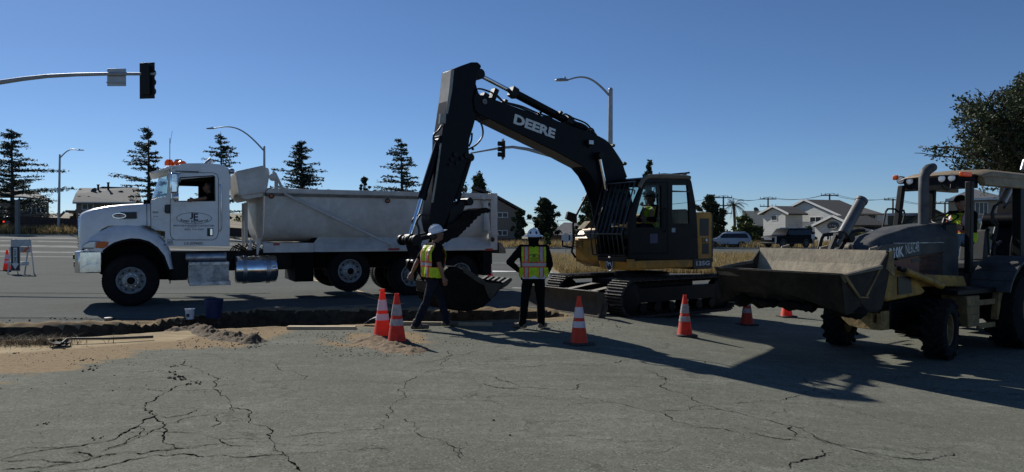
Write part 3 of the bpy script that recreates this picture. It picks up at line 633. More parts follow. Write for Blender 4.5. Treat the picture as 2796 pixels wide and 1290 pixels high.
# nose: grille surround + bumper + headlight
gx = TK.L(*c1(84,560),ys0)[0]
gr = MB(); gz0_, gz1_ = TK.L(*c1(90,735),ys0)[1], TK.L(*c1(95,475),ys0)[1]; yc = (ys0+ys1)/2
gp = [(-.78,-.1),(-.74,.02),(-.6,.05),(.6,.05),(.74,.02),(.78,-.1)]
gr.loft([[(gx+b*.8-.01,yc+a,gz0_) for a,b in gp],[(gx+b*.8,yc+a,gz1_-.1) for a,b in gp],[(gx+b*.8-.06,yc+a*.96,gz1_) for a,b in gp]], closed=True); gro = gr.build('grille', M_chrome, truck, bevel=.01)
gs = MB()
for k in range(14): gs.box(gx+.035,gx+.05,yc-.6,yc+.6,gz0_+.08+k*.055,gz0_+.1+k*.055)
gs.build('grille_bars', M_dec_k, gro)
hl = MB(); ho_ = q1([(106,720),(125,690),(165,668),(290,664),(322,670),(318,690),(290,722),(250,728)],.0)
hl.prism(ho_, -.16, .012); hlo = hl.build('headlight', M_alu, truck, bevel=.02)
h2 = MB(); h2.prism(q1([(114,716),(130,692),(168,673),(212,670),(204,718)],.0), -.1, .03); h2.build('headlamp_lens', M_lens, hlo, bevel=.012)
h3 = MB(); h3.prism(q1([(208,719),(216,676),(290,668),(306,676),(292,706),(262,722)],.0), -.1, .03); h3.build('indicator_lens', M_amber, hlo, bevel=.012)
bm = MB(); bz1, bz0 = TK.L(*c1(150,742),-.1)[1], TK.L(*c1(150,893),-.1)[1]; bxb = TK.L(*c1(240,800),0)[0]; bxf = TK.L(*c1(58,800),-.35)[0]
pl = [(bxb-.03,-.02),(bxb+.3,.03),(bxf-.12,.02),(bxf-.03,-.12),(bxf,-.4),(bxf,ys0+ys1+.4),(bxf-.03,ys0+ys1+.12),(bxf-.12,ys0+ys1-.02),(bxb+.3,ys0+ys1-.03),(bxb,ys0+ys1+.02),(bxb,ys0+ys1+.1),(bxf-.2,ys0+ys1+.14),(bxf-.2,-.14),(bxb,-.1)]
bm.prismz(pl, bz0, bz1); bmp = bm.build('bumper', M_chrome, truck, bevel=.02, ang=50)
bl = MB(); bl.box(bxf-.01,bxf+.012,-.6,-.35,bz0+.12,bz0+.24); bl.box(bxf-.01,bxf+.012,-.35,-.2,bz0+.3,bz0+.4); bl.build('bumper_vent', M_dec_k, bmp)
# side vent + oval badge
sv = MB(); svp = q1([(372,480),(390,466),(502,464),(504,508),(490,513),(385,515),(372,505)],ys0); yv = ys0+.0
sv.prism(svp, ys0-.1, ys0-.004); svo = sv.build('side_vent', M_dec_k, hood, bevel=.006)
for o_ in (svo,): pass
sf = MB()
for i in range(len(svp)): a,b = svp[i],svp[(i+1)%len(svp)]; sf.tube([(a[0],ys0-.005,a[1]),(b[0],ys0-.005,b[1])],.008,5)
sf.build('vent_surround', M_alu, svo)
bx, bz = TK.L(*c1(376,490),ys0); M_badge = PM('badge_red', (.22,.01,.02), .3)
ov = MB(); ov.prism([(bx+.135*math.cos(a),bz+.06*math.sin(a)) for a in [2*math.pi*i/28 for i in range(28)]], ys0-.05, ys0+.004); ovo = ov.build('oval_badge', M_chrome, hood)
ov = MB(); ov.prism([(bx+.118*math.cos(a),bz+.046*math.sin(a)) for a in [2*math.pi*i/28 for i in range(28)]], ys0, ys0+.008); ov.build('badge_field', M_badge, ovo)
text_part(ovo, 'badge_lettering', 'Peterbilt', (bx,ys0+.008,bz), .19, .05, mat=M_dec_w, shear=.3)
# cab writing
yt = ys0+.014
dx, dz = TK.L(*c1(905,508),ys0)
def ring(mb, x, z, a, b, w, y, th=.003, n=56):
    vs=[]; 
    for i in range(n):
        q=2*math.pi*i/n; vs += [(x+a*math.cos(q),y,z+b*math.sin(q)),(x+(a-w)*math.cos(q),y,z+(b-w)*math.sin(q))]
    mb.add(vs, [(2*i,2*((i+1)%n),2*((i+1)%n)+1,2*i+1) for i in range(n)])
lg = MB(); ring(lg, dx, dz, .375, .135, .011, yt); lg.build('logo_oval', M_dec_b, door, smooth=False)
text_part(door,'logo_letter','J',(dx+.06,yt,dz+.055),.075,.15,mat=M_dec_b,bold=.03); text_part(door,'logo_letter','E',(dx-.035,yt,dz+.03),.1,.17,mat=M_dec_b,bold=.03)
# curved company name
nm = 'Joseph Engineering'
for i,chn in enumerate(nm):
    if chn == ' ': continue
    t = (i+.5)/len(nm)*2-1; tw = .034
    text_part(door,'company_lettering',chn,(dx-t*.3, yt, dz-.03-.05*math.cos(t*1.3)-(.008 if chn in 'pg' else 0)+(.008 if chn in 'JEh' else 0)),tw*(.4 if chn=='i' else 1),.062 if chn in 'JEphg' else .044,right=(-1,0,.25*t),up=(.25*t,0,1),mat=M_dec_b,bold=.012)
d2 = TK.L(*c1(903,560),ys0); text_part(door,'contractor_lettering','BACKHOE & GRADING CONTRACTOR',(d2[0],yt,d2[1]),.86,.04,mat=M_dec_b,bold=.02)
d2 = TK.L(*c1(885,572),ys0); text_part(door,'licence_lettering','Lic 977791',(d2[0],yt,d2[1]),.16,.02,mat=M_dec_b)
d3 = TK.L(*c1(903,588),ys0); text_part(door,'phone_lettering','(805) 714-2369',(d3[0],yt,d3[1]),.41,.05,mat=M_dec_b,bold=.01)
d4 = TK.L(*c1(898,685),ys0); text_part(cabo,'permit_lettering','CA 0399603',(d4[0],ys0+.004,d4[1]),.39,.06,mat=M_dec_k,bold=.01)
d5 = TK.L(*c1(735,675),ys0); text_part(cabo,'unit_number','60',(d5[0],ys0+.004,d5[1]),.075,.08,mat=M_dec_k,bold=.01)
lg = MB()
for a_,b_,c_,d_ in ((-.055,.055,.055,.062),(-.055,.055,-.062,-.055),(-.055,-.048,-.055,.055),(.048,.055,-.055,.055)): lg.box(d5[0]+a_,d5[0]+b_,ys0+.001,ys0+.005,d5[1]+c_,d5[1]+d_)
lg.build('number_frame', M_dec_k, cabo, smooth=False)
d6 = TK.L(*c1(632,466),ys0); lg = MB(); lg.box(d6[0]-.06,d6[0]+.06,ys0+.001,ys0+.005,d6[1]-.025,d6[1]+.025); lg.build('cowl_plate', M_galv, cabo)
d6 = TK.L(*c1(632,495),ys0); text_part(cabo,'cowl_lettering','V-16',(d6[0],ys0+.004,d6[1]),.1,.03,mat=M_dec_k,bold=.02)
bkx = q1([(697,418),(705,411),(735,411),(737,472),(705,474),(695,460)], ys0); pb = MB(); pb.prism(bkx, ys0, ys0+.07); pb.build('hinge_cover', M_dec_k, truck, bevel=.015)
hn = MB(); hn.sphere(TK.V(*c1(700,694),0.03), .025, 10, 6); hn.build('arch_marker_lamp', M_galv, truck)
hp = MB(); hp.prism(q1([(535,558),(560,560),(612,580),(636,597),(622,597),(590,586),(560,572)],.0), -.12,.0); hp.build('bonnet_latch', M_dec_k, truck)
# chassis, tanks
ch = MB(); z0_, z1_ = TK.L(*c1(800,905),-.7)[1], TK.L(*c1(800,745),-.7)[1]; xr = TK.L(1345,740,-.7)[0]
for yy in (-.78,-1.62): ch.box(xr, bxf-.5, yy-.05, yy+.05, z0_+.1, z1_)
ch.box(TK.L(*c1(760,800),0)[0]-.3, TK.L(*c1(760,800),0)[0]+.1, -1.5,-.8,.5,.9)
for k in range(7): ch.box(xr+.5+k*1.2, xr+.62+k*1.2, -1.62,-.78, z0_+.14, z1_-.04)
ch.tube([(bxf-1.6,-.9,.75),(xr+1.5,-.9,.75)],.05,8); ch.box(-1.35,-.45,-1.9,-.6,.55,z1_)
for k in range(9): 
    x_=TK.L(627+k*7,676,-.5)[0]; ch.tube([(x_,-.5,z1_),(x_-.1,-.7,z1_+.12+.03*(k%3)),(x_-.35,-.8,z1_+.0)],.018,6)
ch.build('chassis', M_black, truck)
ft = MB(); f0,f1 = TK.L(643,738,-.05)[0], TK.L(761,738,-.05)[0]; zt0, zt1 = TK.L(700,775,-.05)[1], TK.L(700,700,-.05)[1]; rt = (zt1-zt0)/2; cxm=(f0+f1)/2; L2=(f0-f1)/2
ft.lathe([(0,-L2),(rt*.8,-L2),(rt*.97,-L2+.03),(rt,-L2+.07),(rt,L2-.07),(rt*.97,L2-.03),(rt*.8,L2),(0,L2)],(cxm,-.05-rt,zt0+rt),(1,0,0),40); fto = ft.build('fuel_tank', M_chrome, truck, ang=50)
sb = MB()
for x_ in (cxm-L2*.55, cxm+L2*.55): sb.lathe([(rt+.004,-.045),(rt+.012,-.045),(rt+.012,.045),(rt+.004,.045)],(x_,-.05-rt,zt0+rt),(1,0,0),40,cap=False)
sb.build('tank_strap', M_alu, fto)
at_ = MB(); a0,a1 = TK.L(507,704,-.1)[0], TK.L(620,704,-.1)[0]; za = TK.L(560,704,-.1)[1]; at_.lathe([(0,0),(.1,.01),(.12,.03),(.12,a0-a1-.03),(.1,a0-a1),(0,a0-a1)],(a1,-.22,za),(1,0,0),28); at_.build('air_tank', M_alu, truck)
M_dia = PM('diamond_plate', (.42,.43,.44), .38, .9, var=.12, dirt=(.12,.11,.1), dirt_amt=.6)
bt = MB(); b0,b1 = TK.L(*c1(862,838),-.08), TK.L(*c1(1150,960),-.08); bt.box(b1[0],b0[0],-.6,-.08,b1[1],b0[1]); bto = bt.build('battery_box', M_dia, truck, bevel=.01)
ds = MB(); nx_ = 26; nz_ = 13; wx = (b0[0]-b1[0])/nx_; wz = (b0[1]-b1[1])/nz_
for i in range(nx_):
    for j in range(nz_):
        s_ = 1 if (i+j)%2 else -1; ds.cbox((b1[0]+(i+.5)*wx,-.079,b1[1]+(j+.5)*wz),(wx*1.05,.006,.008),(0,s_*.8,0))
ds.build('tread_pattern', M_alu, bto, smooth=False)
st = MB(); a,b = TK.L(*c1(866,818),-.04), TK.L(*c1(1152,836),-.04); st.box(b[0],a[0],-.6,-.04,b[1],a[1]); a,b = TK.L(*c1(872,958),-.04), TK.L(*c1(1162,978),-.04); st.box(b[0],a[0],-.55,-.04,b[1],a[1]); st.build('cab_step', M_alu, truck, bevel=.006)
# wheels: steer axle, lifted pusher axle, tandem
for sd_,yy in ((1,-.2),(-1,ys0+ys1+.06)): truck_wheel(truck, 0, yy, .57, .575, .38, sd_)
xw2 = TK.L(953,740,-.16)[0]; xw3 = TK.L(1123,757,-.16)[0]; xw4 = xw3-1.36
for sd_,yy in ((1,-.2),(-1,ys0+ys1+.06)):
    truck_wheel(truck, xw2, yy, TK.L(953,740,-.16)[1]+.0, .52, .3, sd_)
    truck_wheel(truck, xw3, yy, .52, .52, .27, sd_, dual=True, convex=False); truck_wheel(truck, xw4, yy, .52, .52, .27, sd_, dual=True, convex=False)
ax = MB()
for x_,z_ in ((0,.5),(xw2,TK.L(953,740,-.16)[1]),(xw3,.52),(xw4,.52)): ax.tube([(x_,-.3,z_),(x_,-2.0,z_)],.07,10)
ax.build('axles', M_black, truck)
# dump body
BY0, BY1 = .0, -2.36
body = MB()
top = q2([(480,255),(1600,300),(2045,292)], BY0); zt_ = (TK.L(*c2(700,262),BY0)[1]+TK.L(*c2(1580,300),BY0)[1])/2
zt_ = 2.68
xfb = TK.L(*c2(340,400),BY0)[0]; xrb = TK.L(*c2(2045,400),BY0)[0]; zbt = TK.L(*c2(500,640),BY0)[1]
# bathtub shell cross section from near top around the belly to far top
def tub(x, s_=1.0, zoff=0):
    sec = []; yc_ = (BY0+BY1)/2; hw = (BY0-BY1)/2
    H_ = zt_-zbt; pr = [(1,zt_),(.995,zt_-.3*H_),(.978,zt_-.52*H_),(.935,zt_-.7*H_),(.86,zt_-.83*H_),(.74,zt_-.92*H_),(.55,zt_-.98*H_),(0,zbt)]
    for a,z in pr: sec.append((x,yc_+a*hw*s_,z+zoff))
    for a,z in reversed(pr[:-1]): sec.append((x,yc_-a*hw*s_,z+zoff))
    return sec
th_in = [(p[0],p[1]*.965+(BY0+BY1)/2*.035,p[2]+.05 if k in range(3,12) else p[2]) for k,p in enumerate(tub(0))]
def full(x, s_=1.0):
    a = tub(x,s_); yc_=(BY0+BY1)/2; b = [(x,(p[1]-yc_)*.96+yc_,p[2]+(.05 if 2<k<12 else 0)) for k,p in enumerate(a)]
    return a + b[::-1]
body.loft([full(xfb),full((xfb+xrb)/2),full(xrb)]); bo = body.build('dump_body', M_box, truck, ang=30)
# curved front wall leaning forward
fw = MB(); secs=[]
prf = [(TK.L(*c2(355,262),BY0)[0],zt_),(xfb,zt_-.5)]
n_=13
yc_=(BY0+BY1)/2; hw=(BY0-BY1)/2
rows = []
for z,a,bul in [(zt_,1,.16),(zt_-.3*(zt_-zbt),.995,.2),(zt_-.52*(zt_-zbt),.978,.2),(zt_-.7*(zt_-zbt),.935,.18),(zt_-.83*(zt_-zbt),.86,.14),(zt_-.92*(zt_-zbt),.74,.1),(zt_-.98*(zt_-zbt),.55,.05),(zbt-.12,.4,.0)]:
    rows.append([(xfb+.02+.17*k/(n_-1)*(a**3)+.02*bul, yc_+hw*a*(1-2*k/(n_-1)), z) for k in range(n_)])
rows2 = rows; fw.loft(rows2, closed=False, caps=False); fwo = fw.build('front_wall', M_box, bo, ang=60)
ribs = MB()
for k in (.3,-.3): ribs.box(xfb+.3,xfb+.38,yc_+k-.03,yc_+k+.03,zbt-.1,zt_-.3)
ribs.prism(q2([(232,606),(240,606),(240,700),(214,700)],-.3),-.34,-.3); ribs.prism(q2([(282,614),(306,614),(306,650),(290,735),(278,735)],-.2),-.3,-.2); ribs.build('front_rib', M_box, bo)
# cab shield
sh = MB(); o_ = q2([(130,112),(330,70),(368,84),(378,118),(400,120),(420,250),(355,262),(158,288)], BY0)
shp = [ (o_[0]), (o_[1]), (o_[2]), (o_[6]), (o_[7]) ]
sh.prism([o_[0],o_[1],o_[2],o_[3],o_[6],o_[7]], BY0-.04, BY0); sh.prism([o_[0],o_[1],o_[2],o_[3],o_[6],o_[7]], BY1, BY1+.04)
bandpts=[o_[7],o_[0]]; band(sh,[o_[7],o_[0]],BY0-.04,BY1+.04,.03); band(sh,[o_[0],o_[1]],BY0-.04,BY1+.04,.03)
sh.prism(q2([(158,282),(352,258),(356,275),(345,292),(200,318),(170,300)],BY0), BY1+.03, BY0-.05)
sho = sh.build('cab_shield', M_box, bo, bevel=.008)
# top rail, lower skirt, rail, ladder rails, posts
rl = MB(); rl.prism([(xfb+.02,zt_-.1),(xrb,zt_-.1),(xrb,zt_+.015),(xfb+.02,zt_+.015)],BY0-.02,BY0+.045); rl.prism([(xfb,zt_-.1),(xrb,zt_-.1),(xrb,zt_+.015),(xfb,zt_+.015)],BY1-.045,BY1+.02); rl.build('top_rail', M_box, bo, bevel=.012)
dz_ = MB(); dz_.box(xrb,xfb,BY0+.002,BY0+.03,zt_-.17,zt_-.11); dz_.build('rail_dirt_band', PM('rail_grime',(.24,.22,.19),.7,dirt=(.08,.07,.06),dirt_amt=.7,dscale=8), bo)
sk = MB(); k_ = TK.L(*c2(765,592),BY0)[0]; zk1 = TK.L(*c2(1400,597),BY0)[1]; zk0 = TK.L(*c2(1300,686),BY0)[1]; zk00=TK.L(*c2(1300,708),BY0)[1]; k2=TK.L(*c2(706,650),BY0)[0]
sk.add([(k_,-.32,zk1),(xrb,-.32,zk1),(xrb,.06,zk0),(k_-.1,.06,zk0),(k2,-.15,zk0+.1),(k_-.1,.06,zk00),(xrb,.06,zk00),(k2,-.15,zk00),(k2,-.4,zk00)],[(0,1,2,3),(0,3,5,7,4),(3,2,6,5),(4,7,8)]); sk.add([(k_,-.32,zk1),(xrb,-.32,zk1),(xrb,-.3,zk0),(k_-.1,-.3,zk0)],[(3,2,1,0)]); sk.add([(k_-.1,.06,zk00),(xrb,.06,zk00),(xrb,-.5,zk00),(k2,-.5,zk00)],[(0,1,2,3)])
sk.build('fender_skirt', M_box, bo, ang=20)
lr = MB(); a,b = TK.L(*c2(330,648),-.1), TK.L(*c2(712,716),-.1); lr.box(b[0],a[0],-.2,-.1,b[1],a[1]); lr.box(xrb,a[0]-.3,-.9,-.8,b[1],a[1]); lr.box(xrb,a[0]-.3,-1.6,-1.5,b[1],a[1]); lr.build('body_sill', M_box, bo, bevel=.01)
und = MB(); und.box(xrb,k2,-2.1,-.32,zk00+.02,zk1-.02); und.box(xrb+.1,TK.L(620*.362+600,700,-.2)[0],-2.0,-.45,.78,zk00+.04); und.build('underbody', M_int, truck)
pr_ = MB(); pr_.tube([TK.V(*c2(400,108),.03),TK.V(*c2(420,125),.04),TK.V(*c2(485,262),.06),TK.V(*c2(500,280),.07),TK.V(*c2(1230,632),.12),TK.V(*c2(1300,664),.1)],.032,8); pr_.build('tarp_arm', M_box, bo)
tb = MB(); c_ = TK.V(*c2(403,150),.05); tb.lathe([(.0,-.06),(.09,-.06),(.09,.03),(.05,.05),(0,.05)],c_,(0,1,0),18); tb.prism(q2([(392,150),(414,150),(412,235),(440,235),(440,160),(425,130),(405,125),(390,135)],.02),.0,.05); tb.lathe([(0,-.04),(.07,-.04),(.07,.02),(0,.02)],TK.V(*c2(1302,664),.1),(0,1,0),14); tb.build('tarp_pivot', M_box, bo)
wr = MB(); wr.tube([TK.V(*c2(a,b),.04) for a,b in ((405,225),(370,235),(348,255),(346,275),(356,290),(380,292))],.012,6); wr.build('tarp_cable', M_dec_k, bo)
for a,b in ((390,292),(1265,328)):
    ml = MB(); ml.lathe([(0,-.01),(.065,0),(.065,.03),(0,.03)],TK.V(*c2(a,b),.045),(0,1,0),16); mlo = ml.build('marker_lamp', M_dec_k, bo); ml = MB(); ml.lathe([(0,.03),(.035,.03),(.03,.045),(0,.05)],TK.V(*c2(a,b),.045),(0,1,0),14); ml.build('lamp_lens', M_amber, mlo)
for a0_,a1_,b_ in ((411,459,657),(1270,1356,694),(2004,2060,697)):
    rf = MB(); p,q = TK.L(*c2(a0_,b_-8),.062), TK.L(*c2(a1_,b_+8),.062); yy = .062 if a0_>500 else -.098; rf.box(q[0],p[0],yy-.02,yy+.003,q[1],p[1]); rf.build('red_reflector', M_red, bo)
# tailgate posts and gear
tg = MB(); a,b = TK.L(*c2(2040,292),BY0)[0], TK.L(*c2(2092,292),BY0)[0]; tg.box(b,a,BY0-.1,BY0+.03,zk00,zt_+.03); tg.box(b,a,BY1-.03,BY1+.1,zk00,zt_+.03); tg.box(b+.02,a-.05,BY1+.1,BY0-.1,zbt,zt_-.1); tg.box(b,a,BY1,BY0,zt_-.06,zt_+.03); tgo = tg.build('tailgate', M_box, bo, bevel=.012)
tg = MB(); tg.tube([TK.V(*c2(2003,335),.06),TK.V(*c2(2020,545),.06)],.075,14); tg.tube([TK.V(*c2(1970,330),.05),TK.V(*c2(1990,350),.05),TK.V(*c2(2000,545),.05)],.02,6); tg.tube([TK.V(*c2(1860,308),.06),TK.V(*c2(2060,312),.06)],.022,8); tg.lathe([(0,-.03),(.07,-.03),(.07,.03),(0,.03)],TK.V(*c2(1990,300),.06),(0,1,0),14); tg.lathe([(0,-.03),(.06,-.03),(.06,.03),(0,.03)],TK.V(*c2(1860,300),.06),(0,1,0),14); tg.prism(q2([(2015,545),(2060,552),(2100,572),(2095,590),(2050,590),(2020,570)],.05),.03,.09); tg.lathe([(0,-.03),(.06,-.03),(.06,.03),(0,.03)],TK.V(*c2(2063,580),.1),(0,1,0),14); tg.build('tailgate_gear', M_box, tgo)
tg = MB(); tg.lathe([(0,0),(.065,0),(.065,.01),(0,.01)],TK.V(*c2(2057,620),.032),(0,1,0),18); tg.lathe([(0,0),(.05,0),(.05,.01),(0,.01)],TK.V(*c2(2027,355),.032),(0,1,0),18); tg.build('tail_lamp_hole', M_dec_k, tgo)
ch2 = MB(); ch2.prism(q2([(2092,640),(2112,655),(2136,700),(2137,724),(2085,724),(2085,640)],-.3),BY1+.3,BY0-.1); ch2.build('apron_chute', M_bucket, tgo, bevel=.01)
mf = MB(); a,b = TK.L(*c2(1982,716),-.1), TK.L(*c2(2070,888),-.1); mf.box(b[0]+.1,a[0],-.75,-.08,b[1],zk00); mf.build('rear_mud_flap', M_rubber, truck); mf = MB(); mf.box(b[0]+.1,a[0],-2.3,-1.6,b[1],zk00); mf.build('rear_mud_flap', M_rubber, truck)
rfr = MB(); rfr.tube([TK.V(*c2(1945,730),-.2),TK.V(*c2(1965,790),-.2),TK.V(*c2(1970,860),-.2)],.03); rfr.tube([TK.V(*c2(1965,716),-.2),TK.V(*c2(1985,745),-.2)],.015); rfr.build('flap_bracket', M_black, truck)
lad = MB(); lad.box(k2-.05,k2+.4,-1.9,-.25,.42,zk00); lad.build('lift_axle_frame', M_int, truck)
# ------------------------------------------------------------------ tracked excavator
EX = Fr(2.94, 16.6, 35.0, 0); EX.o.z = gz(2.94,16.6)+.01
exc = thing('excavator', 'large tracked excavator with black boom and its bucket down in the trench', 'excavator', EX.o, EX.rz)
def cc(f, ox, oy): return lambda x,y: (ox+f*x, oy+f*y)
c4 = cc(.3452,1080,150); c5 = cc(.3871,1480,440); c6 = cc(.202,1600,460); c7 = cc(.1852,1090,480); c8 = cc(.1852,1100,680); c9 = cc(.2357,1480,620)
def qe(pts, c, yl): return [EX.L(*c(a,b), yl) for a,b in pts]
BW = .21
# boom
bp_ = [(640,265),(668,318),(700,322),(760,345),(870,385),(1000,432),(1130,480),(1215,490),(1300,530),(1400,565),(1500,600),(1600,640),(1650,672),(1700,720),(1740,770),(1770,820),(1793,880),(1810,930),(1825,975),(1850,1060),(1880,1180),(1900,1300),(1850,1340),(1760,1330),(1700,1290),(1650,1190),(1590,1040),(1540,950),(1480,880),(1400,838),(1250,757),(1120,695),(1000,636),(870,572),(740,508),(690,488),(655,465),(630,440),(620,350)]
mb = MB(); mb.prism(qe(bp_,c4,BW), -BW, BW); boom = mb.build('boom', M_boom, exc, bevel=.015)
# boom lower flange plate, its lit grey underside put into the colour
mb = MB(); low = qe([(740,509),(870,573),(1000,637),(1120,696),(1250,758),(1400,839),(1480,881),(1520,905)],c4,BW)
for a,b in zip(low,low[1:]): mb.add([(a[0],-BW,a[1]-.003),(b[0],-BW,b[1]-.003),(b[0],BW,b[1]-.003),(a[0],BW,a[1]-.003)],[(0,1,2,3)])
mb.build('lit_underside_plate', PM('boom_lit_underside',(.12,.11,.09),.5,dirt=(.2,.17,.13),dirt_amt=.5), boom)
a,b = EX.V(*c4(1255,462),BW+.004), None
p0 = EX.V(*c4(938,505),BW+.003); p1 = EX.V(*c4(1262,628),BW+.003); rv = (p1-p0); wd = rv.length; rv.normalize(); upv = Vector((-rv.z*-1,0,0)); upv = Vector((rv.z,0,-rv.x)); 
if upv.z < 0: upv = -upv
hgt = (EX.V(*c4(950,455),BW)-EX.V(*c4(932,540),BW)).length
text_part(boom,'maker_lettering','DEERE',(p0+p1)/2,wd*1.0,hgt*.88,right=rv,up=upv,mat=M_dec_w,bold=.045,th=.002)
mb = MB(); mb.lathe([(0,-.02),(.05,-.02),(.05,.03),(.02,.03),(.018,.01),(0,.01)],EX.V(*c4(701,373),BW),(0,1,0),20); mb.build('boom_pin', M_steel, boom)
mb = MB(); c_=EX.V(*c4(1535,695),BW+.05); mb.cbox(c_,(.16,.1,.11)); mb.tube([c_-Vector((0,.05,.1)),c_-Vector((0,0,.05))],.02); lo_=mb.build('boom_work_lamp', M_black, boom, bevel=.01); mb=MB(); mb.cbox(c_+Vector((0.0,.052,0)),(.12,.01,.08)); mb.build('lamp_glass', M_lens, lo_)
# arm
ap = [(440,122),(520,88),(600,60),(650,60),(676,82),(680,98),(660,132),(645,180),(638,232),(658,300),(660,400),(645,462),(620,560),(590,660),(580,720),(585,800),(592,815),(575,842),(560,860),(505,1040),(440,1230),(395,1340),(370,1400),(330,1420),(290,1400),(270,1300),(300,1080),(340,900),(355,800),(360,700),(375,600),(395,470),(425,290),(450,140)]
AW = .17
mb = MB(); mb.prism(qe(ap,c4,AW), -AW, AW); arm = mb.build('arm', M_boom, exc, bevel=.015)
mb = MB(); e1 = qe([(462,122),(440,122),(425,290),(398,462),(412,470),(445,290)],c4,AW); mb.prism(e1,AW+.002,AW+.01); mb.prism(e1,-AW-.01,-AW-.002)
pl_ = qe([(440,124),(425,290),(398,468)],c4,AW)
for a,b in zip(pl_,pl_[1:]): mb.add([(a[0]+.003,-AW,a[1]),(b[0]+.003,-AW,b[1]),(b[0]+.003,AW,b[1]),(a[0]+.003,AW,a[1])],[(0,1,2,3)])
M_edge = PM('lit_plate_edge',(.3,.28,.24),.5,.4,dirt=(.1,.09,.07),dirt_amt=.4)  # grey plate colour with the brightness of the lit edge put in
mb.build('arm_back_plate', M_edge, arm)
mb = MB(); e2 = qe([(352,700),(338,800),(315,960),(285,1140),(280,1170),(296,1170),(322,1010),(345,850),(362,700)],c4,AW); mb.prism(e2,AW+.002,AW+.012); mb.build('cable_guide', M_edge, arm)
mb = MB(); mb.prism(qe([(350,470),(395,460),(390,545),(343,548)],c4,AW),AW-.02,AW+.03); mb.build('arm_bracket', M_edge, arm)
# greebles on the arm so it reads as a welded part
mb = MB()
for a,b,r_ in ((470,790,.05),(520,820,.04),(440,830,.035),(420,870,.02),(480,860,.03),(560,800,.06),(585,812,.05)):
    mb=MB(); mb.lathe([(0,0),(r_,0),(r_,.04),(0,.045)],EX.V(*c4(a,b),AW),(0,1,0),12); mb.build('arm_fitting', M_black, arm)
# hydraulic cylinders
def cyl(name, par, p0, p1, r, rodfrac=0, p2=None, rr=None, mat=M_boom):
    mb = MB(); d=(p1-p0).normalized(); mb.tube([p0,p1-d*.1],r,14); mb.tube([p1-d*.13,p1],r*1.22,14); o=mb.build(name,mat,par,ang=40)
    if p2 is not None:
        mb = MB(); mb.tube([p1,p2],rr or r*.6,12); mb.build('piston_rod',M_rod,o)
        mb = MB(); mb.lathe([(0,-.09),(r*1.15,-.09),(r*1.15,.09),(0,.09)],p2,(0,1,0),14); mb.build('rod_eye',M_black,o)
    mb = MB(); mb.lathe([(0,-.08),(r*1.1,-.08),(r*1.1,.08),(0,.08)],p0,(0,1,0),14); mb.build('barrel_eye',M_black,o)
    return o
cyl('arm_cylinder', exc, EX.V(*c4(1530,615),0), EX.V(*c4(915,292),0), .085, p2=EX.V(*c4(655,158),0), rr=.042)
bc_ = cyl('bucket_cylinder', exc, EX.V(*c4(345,690),.02), EX.V(*c4(205,1140),.0), .072, p2=EX.V(*c7(150,925),0), rr=.04)
mb = MB(); mb.prism(qe([(340,640),(375,640),(390,700),(340,730)],c4,.1),-.14,.14); mb.build('cylinder_lug',M_black,arm,bevel=.01)
for sgn in (1,-1):
    y0_ = .27*sgn
    if sgn>0: cyl('boom_cylinder', exc, EX.V(*c5(470,560),y0_)+Vector((0,0,0)), EX.V(*c4(1665,1075),y0_), .07, p2=EX.V(*c4(1610,800),y0_), rr=.04)
    else: cyl('boom_cylinder', exc, EX.V(*c5(420,600),y0_), EX.V(*c4(1550,1095),y0_), .07, p2=EX.V(*c4(1508,900),y0_), rr=.04)
# thumb, linkage, bucket
mb = MB()
tp = [(1345,520),(1320,490),(1270,472),(1200,476),(1110,498),(1010,528),(950,560),(915,590),(880,400),(905,375),(950,350),(990,350),(1010,385),(985,425),(950,470),(920,560),(900,640),(880,700),(800,760),(720,800),(690,860),(640,960),(625,1020),(660,990),(750,950),(800,925),(870,905)]
th = [(625,1020),(690,960),(760,935),(850,910),(890,870),(920,850),(935,820),(970,800),(985,760),(1030,760),(1035,720),(1075,700),(1085,665),(1130,640),(1150,600),(1185,595),(1205,560),(1245,560),(1265,545),(1300,552),(1330,535),(1342,515),(1320,490),(1270,472),(1200,476),(1110,498),(1010,528),(950,565),(915,600),(880,640),(780,700),(700,740),(640,860),(600,980)]
for y_ in (-.24,-.09,.06,.21): mb.prism(qe(th,c7,.2), y_-.02, y_+.02)
core = [(625,985),(740,900),(830,860),(880,780),(960,700),(1040,620),(1120,560),(1200,520),(1190,500),(1080,530),(950,600),(800,740),(680,860)]
mb.prism(qe(core,c7,.0), -.22, .2)
for a,b in ((960,600),(1030,585),(1110,575)): mb.tube([EX.V(*c7(a,b),-.28),EX.V(*c7(a,b),.27)],.05,10)
thumb = mb.build('thumb', M_dkbucket, exc, bevel=.006)
mb = MB(); mb.prism(qe([(760,460),(790,435),(850,425),(880,380),(950,350),(1000,352),(1008,390),(975,430),(945,500),(900,620),(860,720),(760,800),(700,780),(720,650)],c7,.12),-.14,.14); mb.lathe([(0,-.2),(.075,-.2),(.075,.2),(0,.2)],EX.V(*c7(968,388),0),(0,1,0),16); mb.build('thumb_bracket', M_black, exc, bevel=.01)
cyl('thumb_cylinder', exc, EX.V(*c4(580,815),.0), EX.V(*c7(835,350),0), .07, p2=EX.V(*c7(815,440),0), rr=.045)
mb = MB(); lp = EX.V(*c7(150,950),0); ap_ = EX.V(*c7(560,850),0)
for y_ in (-.2,.2): mb.tube([lp+Vector((0,y_,0)),ap_+Vector((0,y_,0))],.045,10)
for k in range(5): mb.lathe([(0,-.03),(.1 if k%2==0 else .08,-.03),(.1 if k%2==0 else .08,.03),(0,.03)],lp+Vector((0,-.28+.14*k,0)),(0,1,0),18)
mb.build('guide_link', M_black, exc)
pinb = EX.V(*c8(190,205),0)
